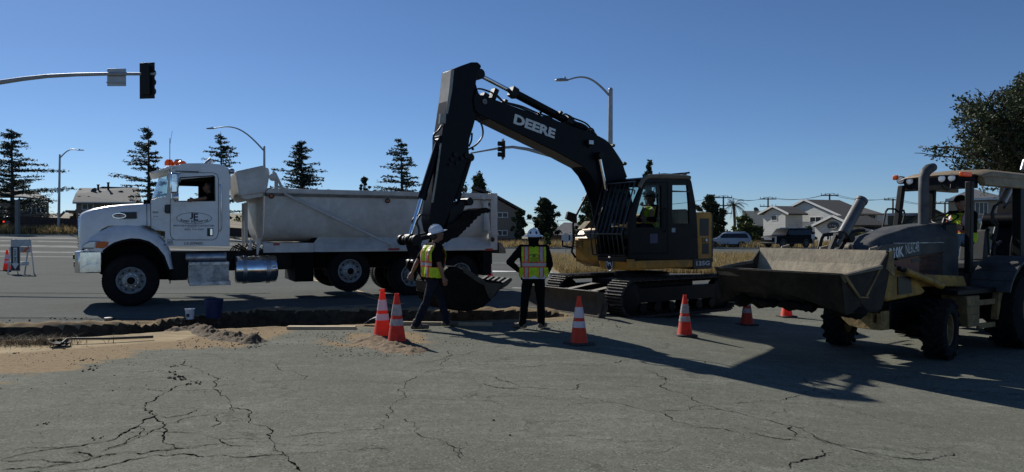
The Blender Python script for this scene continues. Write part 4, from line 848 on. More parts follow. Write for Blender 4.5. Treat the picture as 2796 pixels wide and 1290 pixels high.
mb = MB(); mb.prism(qe([(110,930),(260,930),(300,1130),(320,1200),(200,1210)],c7,.0),-.13,.13); mb.lathe([(0,-.3),(.06,-.3),(.06,.3),(0,.3)],pinb,(0,1,0),14); mb.build('bucket_link', M_boom, exc, bevel=.012)
mb = MB()
for y_ in (-.16,.16): mb.prism(qe([(110,260),(120,200),(160,160),(215,165),(250,200),(260,420),(235,480),(200,400)],c8,.0),y_-.03,y_+.03)
mb.build('bucket_ear', M_dkbucket, exc, bevel=.01)
BKW = .46
bk_o = [(640,270),(690,290),(760,325),(870,380),(1010,430),(1180,450),(1290,480),(1240,560),(1170,650),(1100,725),(1010,800),(900,850),(740,870),(560,850),(430,760),(370,620),(370,470),(430,340),(530,270)]
bk_i = [(640,280),(760,350),(870,400),(1010,455),(1180,480),(1230,500),(1150,600),(1070,700),(980,790),(880,860),(700,885),(480,870),(350,770),(280,600),(290,440),(380,300),(500,230)]
yb_ = .0
mb = MB(); mb.prism(qe(bk_o,c8,0), BKW-.035, BKW); mb.prism(qe(bk_o,c8,0), -BKW, -BKW+.035)
shell = qe([(1290,480),(1240,560),(1170,650),(1100,725),(1010,800),(900,850),(740,870),(560,850),(430,760),(370,620),(370,470),(430,340),(530,270),(640,270)],c8,0)
band(mb, shell, BKW-.035, -BKW+.035, .03); bkt = mb.build('bucket', M_dkbucket, exc, bevel=.006)
mb = MB()
for k in range(5):
    y_ = -BKW+.07+k*(2*BKW-.14)/4; mb.prism(qe([(1230,500),(1295,478),(1400,410),(1425,420),(1425,450),(1360,520),(1250,585)],c8,0), y_-.045, y_+.045)
mb.build('bucket_teeth', PM('dark_tooth_steel',(.06,.055,.05),.7,.1,dirt=(.05,.04,.03)), bkt, bevel=.008)
mb = MB(); mb.prism(qe([(1000,530),(1010,470),(1260,495),(1100,722),(1060,690)],c8,0),BKW,BKW+.025); mb.prism(qe([(690,250),(780,300),(900,380),(1010,450),(1000,520),(900,470),(700,330)],c8,0),BKW,BKW+.02); mb.build('side_cutter', PM('worn_cutter',(.07,.06,.045),.6,.1,dirt=(.03,.025,.02)), bkt, bevel=.005)
# hoses
mb = MB()
def hose(pts,c,yl,r=.018): 
    P_ = [EX.V(*c(a,b),yl) for a,b in pts]; out=[]
    for i in range(len(P_)-1):
        p0_,p1_,p2_,p3_ = P_[max(i-1,0)],P_[i],P_[i+1],P_[min(i+2,len(P_)-1)]
        for k in range(5):
            t=k/5; out.append(.5*((2*p1_)+(-p0_+p2_)*t+(2*p0_-5*p1_+4*p2_-p3_)*t*t+(-p0_+3*p1_-3*p2_+p3_)*t**3))
    out.append(P_[-1]); m_=MB(); m_.tube(out,r,6); m_.build('hydraulic_hose', M_hose, exc)
hose([(640,490),(670,530),(690,590),(685,650),(640,710),(575,750)],c4,.14); hose([(605,620),(600,680),(580,725)],c4,.1); hose([(650,270),(690,275),(760,300),(800,320),(850,370),(880,380),(1000,410),(1130,465),(1240,500)],c4,.1)
hose([(790,320),(820,345),(860,375),(1000,425),(1120,478)],c4,.16); hose([(1320,480),(1345,470),(1400,500),(1500,540),(1550,590),(1590,640)],c4,.1); hose([(1380,530),(1450,540),(1510,570),(1545,620)],c4,.14)
hose([(1500,610),(1600,650),(1680,700),(1740,780),(1790,860),(1800,900),(1825,970)],c4,.18,.022); hose([(1520,615),(1620,670),(1700,745),(1760,830),(1785,880)],c4,.05,.02)
hose([(365,560),(340,600),(305,630),(305,670),(330,690)],c4,.12); hose([(345,600),(325,650),(320,700)],c4,-.1)
hose([(430,640),(410,600),(370,580),(320,580),(280,630),(260,700),(290,790),(290,980),(310,1080)],c7,.18,.02); hose([(420,590),(340,575),(260,600),(200,650),(195,720)],c7,.0,.016)
hose([(1575,1005),(1560,1030),(1545,1075)],c4,-.2,.02)
mb = MB()
for a,b,w_,h_ in ((775,315,.1,.22),(705,325,.12,.08),(930,300,.14,.2),(1295,465,.07,.08),(1370,520,.16,.16),(1130,470,.05,.08),(860,372,.07,.07),(1800,862,.08,.06),(1540,610,.1,.06),(1500,600,.06,.08),(1710,720,.06,.06)): c_=EX.V(*c4(a,b),.08); mb=MB(); mb.cbox(c_,(w_,.16,h_),(0,-.4,0)); mb.build('hose_clamp', M_black, exc, bevel=.01)
# upper structure
NW = 1.2                                      # near side
def E(px,py,yl): return EX.L(px,py,yl)
xr_ = E(1954,650,NW)[0]; xs_f = E(1731,722,NW)[0]
zsb = E(1800,735,NW)[1]; zst = E(1800,711,NW)[1]
mb = MB(); mb.prism([(xs_f,zsb),(xs_f+.02,zst),(E(1893,711,NW)[0],zst),(E(1893,732,NW)[0],zsb)], .2, NW+.0); mb.build('side_sill', M_yel, exc, bevel=.03)
mb = MB(); mb.prism([(xs_f-.05,zsb-.02),(xs_f+.1,zsb),(xs_f+.16,zst+.04),(xs_f-.05,zst+.04)], .3, NW-.02); fp = mb.build('front_sill', M_yel, exc, bevel=.02)
mb = MB(); mb.box(xr_+.5,xs_f-.7,-1.2,.2,zsb+.05,zst+.1); mb.box(xr_+.5,xs_f+.05,.2,1.1,zsb+.05,zst+.1); mb.build('revolving_frame', M_black, exc)
# leaping emblem on the front sill: oval with a simple leaping deer shape
lc = EX.T((xs_f+.16,.62,(zst+zsb)/2)); 
nrm = Vector((1,0,0)); yy0=.66; zc=(zst+zsb)/2+.02; xe=xs_f+.17
mb = MB(); ring_pts=[(xe,yy0+.1*math.cos(a),zc+.14*math.sin(a)) for a in [2*math.pi*i/24 for i in range(24)]]
mb.add(ring_pts,[tuple(range(24))]); em=mb.build('emblem', M_dec_k, fp, smooth=False)
mb = MB()
for i in range(24):
    a=ring_pts[i]; b=ring_pts[(i+1)%24]; mb.tube([a,b],.007,4)
deer=[(-.06,.02),(-.03,.035),(.02,.02),(.045,.045),(.06,.085),(.072,.055),(.075,.03),(.06,.015),(.05,-.005),(.075,-.04),(.065,-.045),(.035,-.012),(.03,-.05),(.015,-.05),(.02,-.01),(-.02,-.005),(-.05,-.05),(-.075,-.075),(-.065,-.03),(-.05,0)]
mb.add([(xe+.004,yy0-a*1.0,zc+b) for a,b in deer],[tuple(range(len(deer)))]); mb.build('emblem_mark', M_dec_w, em, smooth=False)
# engine housing / counterweight
ex_x0 = E(1900,600,NW)[0]; zt_h = E(1925,580,NW)[1]
mb = MB(); rear=[(ex_x0,-1.2),(ex_x0,NW),(xr_+.12,NW),(xr_,NW-.1),(xr_-.35,.7),(xr_-.5,.2),(xr_-.5,-.3),(xr_-.35,-.8),(xr_,-1.2)]
mb.prismz(rear, zsb-.02, zt_h); hs_ = mb.build('engine_housing', M_yel, exc, bevel=.05, seg=3)
mb = MB()
for (ax_,ay_,bx_,by_) in ((1112,405,1175,528),(1130,582,1175,656)):
    a=E(*c5(ax_,ay_),NW); b=E(*c5(bx_,by_),NW); mb.box(b[0],a[0],NW-.03,NW+.003,b[1],a[1])
    for k in range(9): z_=b[1]+(a[1]-b[1])*(k+.5)/9; mb.box(b[0],a[0],NW+.003,NW+.012,z_-.006,z_+.006)
mb.build('louvre', M_dec_k, hs_)
a=E(*c5(1130,542),NW); b=E(*c5(1172,574),NW); mb=MB(); mb.box(b[0],a[0],NW,NW+.02,b[1],a[1]); l_=mb.build('latch_plate', M_yel2, hs_, bevel=.005); mb=MB(); mb.lathe([(0,0),(.035,0),(.035,.03),(0,.03)],((a[0]+b[0])/2,NW+.01,(a[1]+b[1])/2),(0,1,0),14); mb.build('latch', M_alu, l_)
a=E(1893,707,NW); b=E(1944,734,NW); mb=MB(); mb.box(b[0],a[0],.6,NW+.008,b[1],a[1]); bp2=mb.build('model_panel', M_dec_k, exc, bevel=.01)
text_part(bp2,'model_lettering','135G',((a[0]+b[0])/2,NW+.009,(a[1]+b[1])/2+.01),abs(a[0]-b[0])*.72,.1,mat=M_dec_w,bold=.03)
mb=MB(); a=E(1954,640,NW); mb.box(a[0]+.1,a[0]+.125,NW,NW+.01,zsb+.1,zt_h-.05); mb.build('panel_gap', M_dec_k, hs_)
mb=MB(); mb.tube([(ex_x0-.35,-.5,zt_h-.05),(ex_x0-.35,-.5,zt_h+.22),(ex_x0-.42,-.5,zt_h+.3)],.05,12); mb.build('exhaust_pipe', M_black, exc)
# cab
CI = .25
cs = [(1713,622),(1722,580),(1735,545),(1749,512),(1757,496),(1764,487),(1775,483),(1800,481.5),(1883,485),(1888,498),(1894,530),(1899,557),(1904,620),(1907,710),(1718,706),(1716,660)]
csl = [E(a,b,NW) for a,b in cs]
w1 = [E(*c6(a,b),NW) for a,b in ((770,300),(800,228),(990,228),(1020,240),(1020,800),(680,800),(680,640),(720,470))]
w2 = [E(*c6(a,b),NW) for a,b in ((1168,228),(1372,228),(1395,500),(1400,745),(1166,745))]
import mathutils
def panel_holes(mb, outer, holes, y, th, mi=0):
    loops = [outer]+holes; al=[p for l in loops for p in l]; tris = mathutils.geometry.tessellate_polygon([[Vector((a,b,0)) for a,b in l] for l in loops]); n=len(al)
    vs=[(a,y,b) for a,b in al]+[(a,y-th,b) for a,b in al]; fs=[tuple(t) for t in tris]+[tuple(i+n for i in reversed(t)) for t in tris]; o=0
    for l in loops:
        k=len(l); fs += [(o+i,o+(i+1)%k,o+(i+1)%k+n,o+i+n) for i in range(k)]; o+=k
    mb.add(vs,fs,mi)
mb = MB(); panel_holes(mb, csl, [w1,w2], NW, .05)
w3=[E(*c6(a,b),NW) for a,b in ((770,300),(800,228),(1372,228),(1395,500),(1400,800),(680,800),(680,640),(720,470))]
panel_holes(mb, csl, [w3], CI+.05, .05)
band(mb, csl[5:9], NW-.05, CI+.05, -.05); 
zr0=csl[13][1]; zr1=csl[9][1]; xq=csl[12][0]; mb.box(csl[13][0],csl[13][0]+.04,CI+.05,NW-.05,zr0,zr0+.7); mb.box(csl[12][0]-.02,csl[0][0],CI+.06,NW-.06,zr0,zr0+.08)
for y_ in (CI+.1,NW-.1): mb.tube([(csl[12][0],y_,zr0+.5),(csl[9][0],y_,zr1)],.05,6)
xcab = mb.build('cab', PM('cab_black_paint',(.005,.005,.0055),.4,var=.2,dirt=(.014,.012,.01),dirt_amt=.3,spec=.2), exc, bevel=.012)
mb = MB(); tr_=[E(*c6(a,b),NW) for a,b in ((722,262),(745,200),(780,150),(815,118),(860,108),(1000,108),(1350,118),(1400,128))]
mb.tube([(p[0],NW-.0,p[1]) for p in tr_],.045,8); mb.build('roof_edge', PM('cab_tan_trim',(.2,.16,.1),.5,dirt=(.1,.09,.07)), xcab)
mb = MB()
for w_ in (w1,w2): mb.add([(a,NW-.025,b) for a,b in w_],[tuple(range(len(w_)))])
mb.build('side_glass', M_glassD, xcab, smooth=False)
mb = MB(); mb.add([(a,CI+.02,b) for a,b in w3],[tuple(range(len(w3)))]); mb.build('far_glass', M_glassD, xcab, smooth=False)
mb = MB(); p_=[E(*c6(a,b),NW) for a,b in ((1168,300),(1395,310),(1395,322),(1168,322))]; mb.prism(p_,NW-.04,NW+.01); a=E(*c6(1270,322),NW); b=E(*c6(1330,700),NW); mb.tube([(a[0],.8,a[1]),(b[0],.8,b[1])],.018,6); mb.build('window_bar', M_dec_k, xcab)
a=E(*c6(1160,808),NW); b=E(*c6(1206,866),NW); mb=MB(); mb.box(b[0],a[0],NW,NW+.003,b[1],a[1]); mb.build('door_notice', PM('pale_notice',(.3,.36,.38),.4), xcab)
a=E(*c6(866,886),NW); b=E(*c6(966,1012),NW); mb=MB(); mb.box(b[0],a[0],NW,NW+.003,b[1],a[1]); mb.build('door_sticker', PM('navy_notice',(.045,.05,.1),.4), xcab)
# seam / handle on the door
mb = MB(); d_=[E(*c6(a,b),NW) for a,b in ((1035,190),(1100,190),(1110,1150),(600,1150),(590,880),(640,560),(740,300),(790,190),(1035,190))]
for a,b in zip(d_,d_[1:]): mb.tube([(a[0],NW+.002,a[1]),(b[0],NW+.002,b[1])],.008,4)
a=E(*c6(1060,700),NW); mb.tube([(a[0],NW+.0,a[1]+.25),(a[0],NW+.05,a[1]+.22),(a[0],NW+.05,a[1]-.22),(a[0],NW,a[1]-.25)],.014,6); mb.build('door_rail', M_black, xcab)
# rear-window clutter, wiper, seat, console
mb = MB(); sx_,sz_=E(1815,640,.72); mb.box(sx_-.42,sx_+.1,.5,.95,sz_-.25,sz_-.1); mb.box(sx_-.5,sx_-.38,.5,.95,sz_-.15,sz_+.55); mb.box(sx_+.4,sx_+.6,.35,.5,sz_-.3,sz_+.1); mb.build('operator_seat', M_int, exc, bevel=.04)
mb = MB(); mb.tube([EX.V(*c6(575,280),.7),EX.V(*c6(640,295),.7),EX.V(*c6(660,300),.7),EX.V(*c6(650,350),.7)],.014,6); mb.tube([EX.V(*c6(580,255),.5),EX.V(*c6(600,500),.5)],.012,6); mb.build('sunshade_clip', M_black, xcab)
# front window bars (guard) : near edge follows the A pillar, far edge 0.95 m across
mb = MB()
topn = Vector((E(*c6(545,175),NW)[0], 0, 0))
f_t = E(*c6(740,185),NW); f_m = E(*c6(560,800),NW); f_m2=E(*c6(572,890),NW); f_b=E(*c6(590,1180),NW)
for k in range(8):
    y_=NW-.02-k*.135
    off=.13
    mb.tube([(f_t[0]+off+.02,y_,f_t[1]),(f_m2[0]+off+.04,y_,f_m2[1]),(f_b[0]+off,y_,f_b[1])],.015,5)
for z_,x_ in ((f_t[1],f_t[0]+off+.02),(f_m2[1],f_m2[0]+off+.04),(f_b[1],f_b[0]+off)): mb.tube([(x_,NW,z_),(x_,NW-.98,z_)],.016,5)
mb.build('window_guard', PM('guard_bar',(.02,.02,.02),.28,.4,spec=.8), xcab)
mb = MB(); mb.add([(f_m2[0]+.02,NW-.03,f_m2[1]),(f_b[0]+.02,NW-.03,f_b[1]),(f_b[0]+.02,CI+.03,f_b[1]),(f_m2[0]+.02,CI+.03,f_m2[1])],[(0,1,2,3)]); mb.add([(f_m2[0]+.02,NW-.03,f_m2[1]),(f_t[0],NW-.03,f_t[1]),(f_t[0],CI+.03,f_t[1]),(f_m2[0]+.02,CI+.03,f_m2[1])],[(0,1,2,3)]); mb.build('front_glass', M_glassD, xcab, smooth=False)
mb = MB(); mb.tube([EX.V(*c6(1050,98),.6),EX.V(*c6(1200,80),.5),EX.V(*c6(1340,68),.4),EX.V(*c6(1395,60),.4)],.022,8); mb.tube([EX.V(*c6(1310,100),.8),EX.V(*c6(1350,70),.7)],.03,8); mb.cbox(EX.V(*c6(1030,92),.7),(.2,.3,.05)); mb.tube([EX.V(*c6(990,100),.7),EX.V(*c6(990,55),.7)],.01,5); mb.build('roof_rail', M_black, xcab)
# far front corner: toolbox, steps, handrail, mirror
FY=-1.2
mb = MB(); fb=[E(a,b,FY) for a,b in ((1569,654),(1592,622),(1634,618),(1645,640),(1645,727),(1600,727),(1571,712))]
mb.prism(fb, FY, -.35); tb_=mb.build('toolbox', M_yel, exc, bevel=.02)
mb = MB(); xb1=E(1569,660,FY)[0]
for k in range(3):
    p=E(1572,659+k*7,FY); mb.box(p[0]-.02,p[0]+.08,FY+.02,FY+.3,p[1]-.012,p[1]+.012)
mb.build('step_grate', M_yel2, tb_)
M_lit = PM('lit_glint_plate',(.3,.22,.1),.35,.2,var=.3,dirt=(.03,.02,.01),dirt_amt=.8,dscale=16)  # pale colour standing in for the bright glints on the toolbox steps
mb = MB(); q_=[E(a,b,-.8) for a,b in ((1592,652),(1606,630),(1628,626),(1632,640),(1612,654))]; mb.prism(q_,-1.1,-.4); mb.build('step_lit_top', M_lit, tb_, bevel=.01)
mb = MB(); mb.tube([EX.V(*c5(355,160),FY+.1),EX.V(*c5(300,270),FY),EX.V(*c5(232,400),FY),EX.V(*c5(218,450),FY),EX.V(*c5(222,560),FY),EX.V(*c5(210,640),FY),EX.V(*c5(235,680),FY)],.026,8); mb.tube([EX.V(*c5(145,560),FY+.1),EX.V(*c5(145,600),FY+.1),EX.V(*c5(215,612),FY)],.022,8); mb.tube([EX.V(*c5(280,380),FY+.3),EX.V(*c5(355,405),FY+.4),EX.V(*c5(375,470),FY+.4)],.014,6); hr=mb.build('handrail', M_black, exc)
mb = MB(); mp=[E(*c5(a,b),FY) for a,b in ((178,355),(238,376),(240,440),(222,437),(163,408))]; mb.prism(mp,FY-.03,FY+.05); mb.build('rear_mirror', M_plastic, hr, bevel=.015)
mb = MB(); mb.prism([E(*c5(a,b),-.6) for a,b in ((270,480),(320,425),(350,430),(375,470),(360,475),(330,460),(300,480))],-.7,-.5); mb.build('lamp_bracket', M_yel2, exc)
# undercarriage : two tracks with separate shoes, frame, blade
TL, TH = 1.78, .80
def track(side):
    yc=side*1.0; mb=MB(); r=TH/2-.04; xa=TL-r; per=2*(2*xa)+2*math.pi*r; ns=44
    inner=MB()
    for k in range(ns):
        s_=per*k/ns
        if s_<2*xa: x_,z_,an_=-xa+s_,2*r,0
        elif s_<2*xa+math.pi*r: q=(s_-2*xa)/r; x_,z_,an_=xa+r*math.sin(q),r+r*math.cos(q),q
        elif s_<4*xa+math.pi*r: x_,z_,an_=xa-(s_-2*xa-math.pi*r),0,math.pi
        else: q=(s_-4*xa-math.pi*r)/r; x_,z_,an_=-xa-r*math.sin(q),r-r*math.cos(q),math.pi+q
        M=Matrix.Translation((x_,yc,z_+.04))@Matrix.Rotation(an_,4,'Y')
        mb.box(-.082,.082,-.25,.25,-.005,.018,0,M)
        for dx_ in (-.07,0,.07): mb.box(dx_-.008,dx_+.012,-.25,.25,.015,.05,0,M)
        inner.box(-.07,.07,-.07,.07,-.07,-.005,0,M)
    t=mb.build('track', M_track, exc, ang=30); inner.build('track_chain', M_dkbucket, t)
    mb=MB()
    for x_,rr_ in ((xa,.33),(-xa,.33)): mb.lathe([(0,-.1),(rr_*.5,-.12),(rr_,-.08),(rr_,.08),(rr_*.5,.12),(0,.1)],(x_,yc,r+.04),(0,1,0),24)
    for k in range(6): mb.lathe([(0,-.12),(.1,-.12),(.1,.12),(0,.12)],(-xa+.35+k*(2*xa-.7)/5,yc,.19),(0,1,0),14)
    mb.prism([(-xa,.3),(xa,.3),(xa-.1,.6),(-xa+.1,.6)],yc-.1,yc+.1)
    mb.build('track_frame', M_black, t)
track(1); track(-1)
mb = MB(); mb.box(-.8,.8,-.8,.8,.35,.72); mb.lathe([(0,.6),(.62,.62),(.62,.86),(0,.9)],(0,0,0),(0,0,1),32); mb.build('undercarriage', M_black, exc, bevel=.02)
mb = MB(); XB=2.38
bcv=[(XB+.03,.03),(XB+.07,.0),(XB+.0,.12),(XB-.05,.3),(XB-.03,.48),(XB+.05,.6),(XB+.02,.61),(XB-.08,.5),(XB-.11,.3),(XB-.06,.1)]
mb.prism(bcv,-1.25,1.25); 
for y_ in (-1.22,1.22): mb.prism([(XB+.05,.02),(XB-.12,.02),(XB-.22,.3),(XB-.1,.58),(XB+.05,.6),(XB-.03,.3)],y_-.03,y_+.03)
bld=mb.build('dozer_blade', PM('blade_face',(.05,.043,.034),.6,.1,var=.3,dirt=(.11,.09,.065),dirt_amt=.5,dscale=4), exc, bevel=.006)
mb = MB()
for k in range(9): mb.sphere((XB+.045,-1.1+k*.275,.085),.022,8,5)
mb.box(XB+.012,XB+.04,-1.24,1.24,.0,.13); mb.build('cutting_edge', M_bucket, bld)
mb = MB(); 
for y_ in (-.38,.38): mb.prism([(XB-.1,.22),(XB-.1,.48),(1.0,.62),(.6,.6),(.6,.4)],y_-.09,y_+.09)
mb.build('blade_arm', M_black, exc, bevel=.01)
mb = MB()
for y_ in (-.38,.38): mb.add([(XB-.2,y_-.09,.49),(XB-.2,y_+.09,.49),(1.1,y_+.09,.63),(1.1,y_-.09,.63)],[(0,1,2,3)]); mb.tube([(XB-.5,y_,.54),(XB-.5,y_,.56)],.025,8)
mb.build('arm_lit_top', PM('pale_lit_arm',(.4,.38,.33),.5,.3,dirt=(.12,.1,.08),dirt_amt=.4), exc, smooth=False)  # pale sheets painting the lit upper faces of the blade arms
M_yelB = PM('dirty_dark_yellow', (.4,.22,.025), .5, var=.2, dirt=(.07,.055,.035), dirt_amt=.6, dscale=5)
# ------------------------------------------------------------------ backhoe loader
BH = Fr(6.08, 11.85, 31.0, -.27)
bh = thing('backhoe_loader', 'dirty yellow backhoe loader with a wide front bucket raised and an open canopy', 'backhoe loader', BH.o, BH.rz)
cA = cc(.463,1940,430); cB = cc(.2273,2396,430); cC = cc(.2525,1940,660); cD = cc(.1852,2446,640); cE = cc(.202,2396,780)
def qb(pts,c,yl): return [BH.L(*c(a,b),yl) for a,b in pts]
def Bv(c,a,b,yl): return BH.V(*c(a,b),yl)
# wheels
def ag_wheel(x,y,z,Rt,w,rim,lugs,side,steer=0,name='wheel'):
    mb=MB(); h=w/2; M0=Matrix.Translation((x,y,z))@Matrix.Rotation(steer,4,'Z')
    t=MB(); t.lathe([(rim,-h*.75),(rim+.03,-h*.95),(Rt*.8,-h),(Rt-.05,-h*.85),(Rt-.03,-h*.5),(Rt-.03,h*.5),(Rt-.05,h*.85),(Rt*.8,h),(rim+.03,h*.95),(rim,h*.75)],(0,0,0),(0,1,0),40,cap=False)
    for k in range(lugs):
        for sg in (-1,1):
            q=2*math.pi*(k+(.5 if sg>0 else 0))/lugs; M=Matrix.Rotation(q,4,'Y')@Matrix.Translation((Rt-.02,sg*h*.5,0))@Matrix.Rotation(sg*.7,4,'X'); t.box(-.03,.03,-h*.62,h*.62,-.022,.022,0,M)
    t.v=[tuple(M0@Vector(v)) for v in t.v]; wh=t.build(name,M_rubber,bh)
    r=MB(); r.lathe([(rim+.01,side*h*.75),(rim-.02,side*h*.7),(rim-.03,side*h*.2),(.17,side*h*.1),(.12,side*h*.45),(0,side*h*.5)],(0,0,0),(0,1,0),30,cap=False); r.lathe([(rim+.01,-side*h*.75),(rim-.03,-side*h*.2),(0,-side*h*.1)],(0,0,0),(0,1,0),30,cap=False)
    r.v=[tuple(M0@Vector(v)) for v in r.v]; ro=r.build('rim',M_yel2,wh)
    g=MB(); 
    for k in range(8): q=2*math.pi*k/8; g.lathe([(.018,side*h*.1),(.018,side*h*.35),(0,side*h*.36)],(.15*math.cos(q),0,.15*math.sin(q)),(0,1,0),6)
    g.v=[tuple(M0@Vector(v)) for v in g.v]; g.build('wheel_nuts',M_steel,ro); return wh
fw_ = BH.L(2560,905,.82)
ag_wheel(0,.84,.45,.45,.33,.24,16,1,.25); ag_wheel(0,-.84,.45,.45,.33,.24,16,-1,.25)
ag_wheel(-2.25,.88,.67,.67,.5,.32,18,1); ag_wheel(-2.25,-.88,.67,.67,.5,.32,18,-1)
mb=MB(); mb.tube([(0,-.8,.45),(0,.8,.45)],.09,10); mb.tube([(-2.25,-.8,.67),(-2.25,.8,.67)],.13,10); mb.box(-3.0,.5,-.35,.35,.42,.85); mb.box(-2.9,-1.0,-.62,.62,.75,.98); mb.build('chassis',M_black,bh,bevel=.02)
# loader bucket (profile in x,z and 2.2 m wide)
LW=1.1
nl = BH.L(*cC(1425,345),LW); nr=BH.L(*cC(1935,100),LW); bb=BH.L(*cC(1600,605),LW); bb2=BH.L(*cC(1690,750),LW); bb3=BH.L(*cC(1850,740),LW); hk=BH.L(*cC(1975,150),LW); hk2=BH.L(*cC(1880,640),LW)
prof_o=[nl,bb,bb2,bb3,hk2,hk,nr]
ntr=BH.L(*cC(1845,255),LW); nin=BH.L(*cC(1450,358),LW)
mb=MB()
sidep=[nl,nin,ntr,nr,hk,hk2,bb3,bb2,bb]
mb.prism(sidep,LW-.03,LW); mb.prism(sidep,-LW,-LW+.03)
shell=[nl,bb,bb2,bb3,hk2]; band(mb,[(p[0],p[1]) for p in shell],LW-.03,-LW+.03,-.03)
back=[nr,(nr[0]+.03,nr[1]-.2),(nr[0]+.1,nr[1]-.5),(bb3[0]+.12,bb3[1]+.18),(bb2[0],bb2[1]+.06)]
lbk=mb.build('loader_bucket',PM('bucket_outside',(.028,.025,.021),.7,0,var=.3,dirt=(.07,.058,.042),dirt_amt=.5,dscale=5,bump=.3,bscale=20,spec=.2),bh,bevel=.006)  # outer steel darkened to put in the shade of the down-facing shell
mb=MB(); band(mb,back,LW-.03,-LW+.03,-.03); mb.build('bucket_back',PM('scraped_bucket_inside',(.5,.41,.27),.55,.1,var=.15,dirt=(.3,.25,.19),dirt_amt=.7,dscale=4,bump=.5,bscale=14),lbk)
mb=MB(); mb.prism([nl,(nl[0]+.02,nl[1]+.0),(nl[0]-.07,nl[1]-.13),(nl[0]-.1,nl[1]-.12)],-LW,LW); 
mb.prism([nin,(nin[0]-.02,nin[1]-.02),(ntr[0],ntr[1]-.05),ntr],LW-.035,LW+.03); mb.prism([nin,(nin[0]-.02,nin[1]-.02),(ntr[0],ntr[1]-.05),ntr],-LW-.03,-LW+.035); mb.build('cutting_edge',PM('edge_steel',(.16,.14,.11),.6,.2,dirt=(.07,.06,.045)),lbk,bevel=.004)
mb=MB(); mb.prism(qb([(1425,362),(1590,600),(1615,603),(1460,362)],cC,LW),LW,LW+.02); mb.prism(qb([(1850,262),(1690,590),(1670,590),(1835,262)],cC,LW),LW,LW+.02); mb.prism(qb([(1590,596),(1700,596),(1700,612),(1600,612)],cC,LW),LW,LW+.02)
mb.prism([nr,(nr[0]-.1,nr[1]+.0),hk,(hk[0]-.02,hk[1]-.3),(ntr[0]-.1,ntr[1]-.05)],LW,LW+.012); mb.build('side_rib',M_yel2,lbk)
mb=MB()
for k in range(7):
    y_=-LW+.15+k*(2*LW-.3)/6+random.uniform(-.08,.08); mb=MB(); mb.sphere((bb2[0]+random.uniform(-.1,.15),y_,bb2[1]-.01),(random.uniform(.12,.26),random.uniform(.1,.22),random.uniform(.05,.11)),12,8); mb.v=[tuple(Vector(v)*1.0+Vector((0,0,noise.noise(Vector(v)*12)*.05))+Vector((noise.noise(Vector(v)*9)*.05,noise.noise(Vector(v)*8+Vector((3,3,3)))*.05,0))) for v in mb.v]; mb.build('mud_lump',M_dkbucket,lbk)
# far-left bucket corner torn plate
# bucket hooks behind
mb=MB()
for y_ in (-.75,-.05,.75): mb.tube([(hk[0]+.02,y_,hk[1]-.12),(hk[0]-.04,y_,hk[1]+.08),(hk[0]-.16,y_,hk[1]+.1),(hk[0]-.2,y_,hk[1]-.02)],.03,8)
mb.build('coupler_hook',M_bucket,lbk)
# loader arms and cylinders
mb=MB()
for y_ in (.62,-.62): mb.prism([(hk[0]-.02,hk[1]-.25),(hk[0]-.1,hk[1]-.02),(hk[0]-.5,hk[1]-.1),(hk[0]-1.05,hk[1]-.3),(-.95,1.22),(-1.05,1.05),(hk[0]-1.1,hk[1]-.5),(hk[0]-.45,hk[1]-.35),(hk[0]-.2,bb3[1]-.02),(hk[0]-.02,bb3[1])],y_-.07,y_+.07)
mb.build('loader_arm',M_yelB,bh,bevel=.015)
cp0=Bv(cA,870,660,.78); 
o_=None
mb=MB(); a_,b_=Bv(cA,1140,668,.8),Bv(cA,1362,758,.8); mb.tube([a_,b_],.055,12); mb.build('lift_cylinder',M_yelB,bh)
mb=MB(); a_,b_=Bv(cA,1110,655,.8),Bv(cA,1260,705,.8); mb.tube([a_,b_],.035,10); mb.build('lift_cylinder_rod',M_black,bh)
mb=MB(); mb.prism(qb([(1010,700),(1100,690),(1190,700),(1262,790),(1240,810),(1040,850),(1015,830)],cA,.7),.45,.72); mb.build('arm_knuckle',M_yelB,bh,bevel=.02)
mb=MB(); mb.prism(qb([(1105,705),(1180,702),(1187,800),(1107,812)],cA,.73),.72,.735); mb.build('knuckle_opening',M_dec_k,bh)
# the big steering/tilt cylinder standing above the bucket
mb=MB(); a_,b_=Bv(cA,780,455,.0),Bv(cA,893,250,.0); mb.tube([a_,b_],.085,18); mb.tube([b_-(b_-a_).normalized()*.05,b_],.095,18); a2=Bv(cA,745,520,.0); mb.tube([a2,a_],[.04,.05],12); tc_=mb.build('tilt_cylinder',PM('scuffed_grey_cylinder',(.13,.13,.13),.4,.4,dirt=(.08,.075,.07),dirt_amt=.6),bh)
mb=MB()
mb.prism(qb([(700,545),(738,455),(760,450),(722,545)],cA,.1),.06,.12); mb.prism(qb([(740,548),(800,455),(822,455),(765,548)],cA,-.1),-.12,-.06); mb.lathe([(0,-.13),(.075,-.13),(.075,.05),(0,.05)],Bv(cA,820,475,0),(0,1,0),18); mb.lathe([(0,-.05),(.05,-.05),(.05,.05),(0,.05)],Bv(cA,750,462,.1),(0,1,0),18); mb.build('bell_crank',M_black,bh,bevel=.01)
mb=MB(); mb.tube([Bv(cA,a,b,-.2) for a,b in ((640,540),(655,480),(665,460),(690,455),(780,450),(870,432),(905,432))],.03,8); mb.build('hose_guard',M_black,bh)
mb=MB(); mb.lathe([(0,-.05),(.06,-.03),(.06,.03),(.035,.03),(.035,-.02),(0,-.02)],Bv(cA,815,535,.4),(0,1,0),18); mb.build('pin_ring',M_bucket,bh)
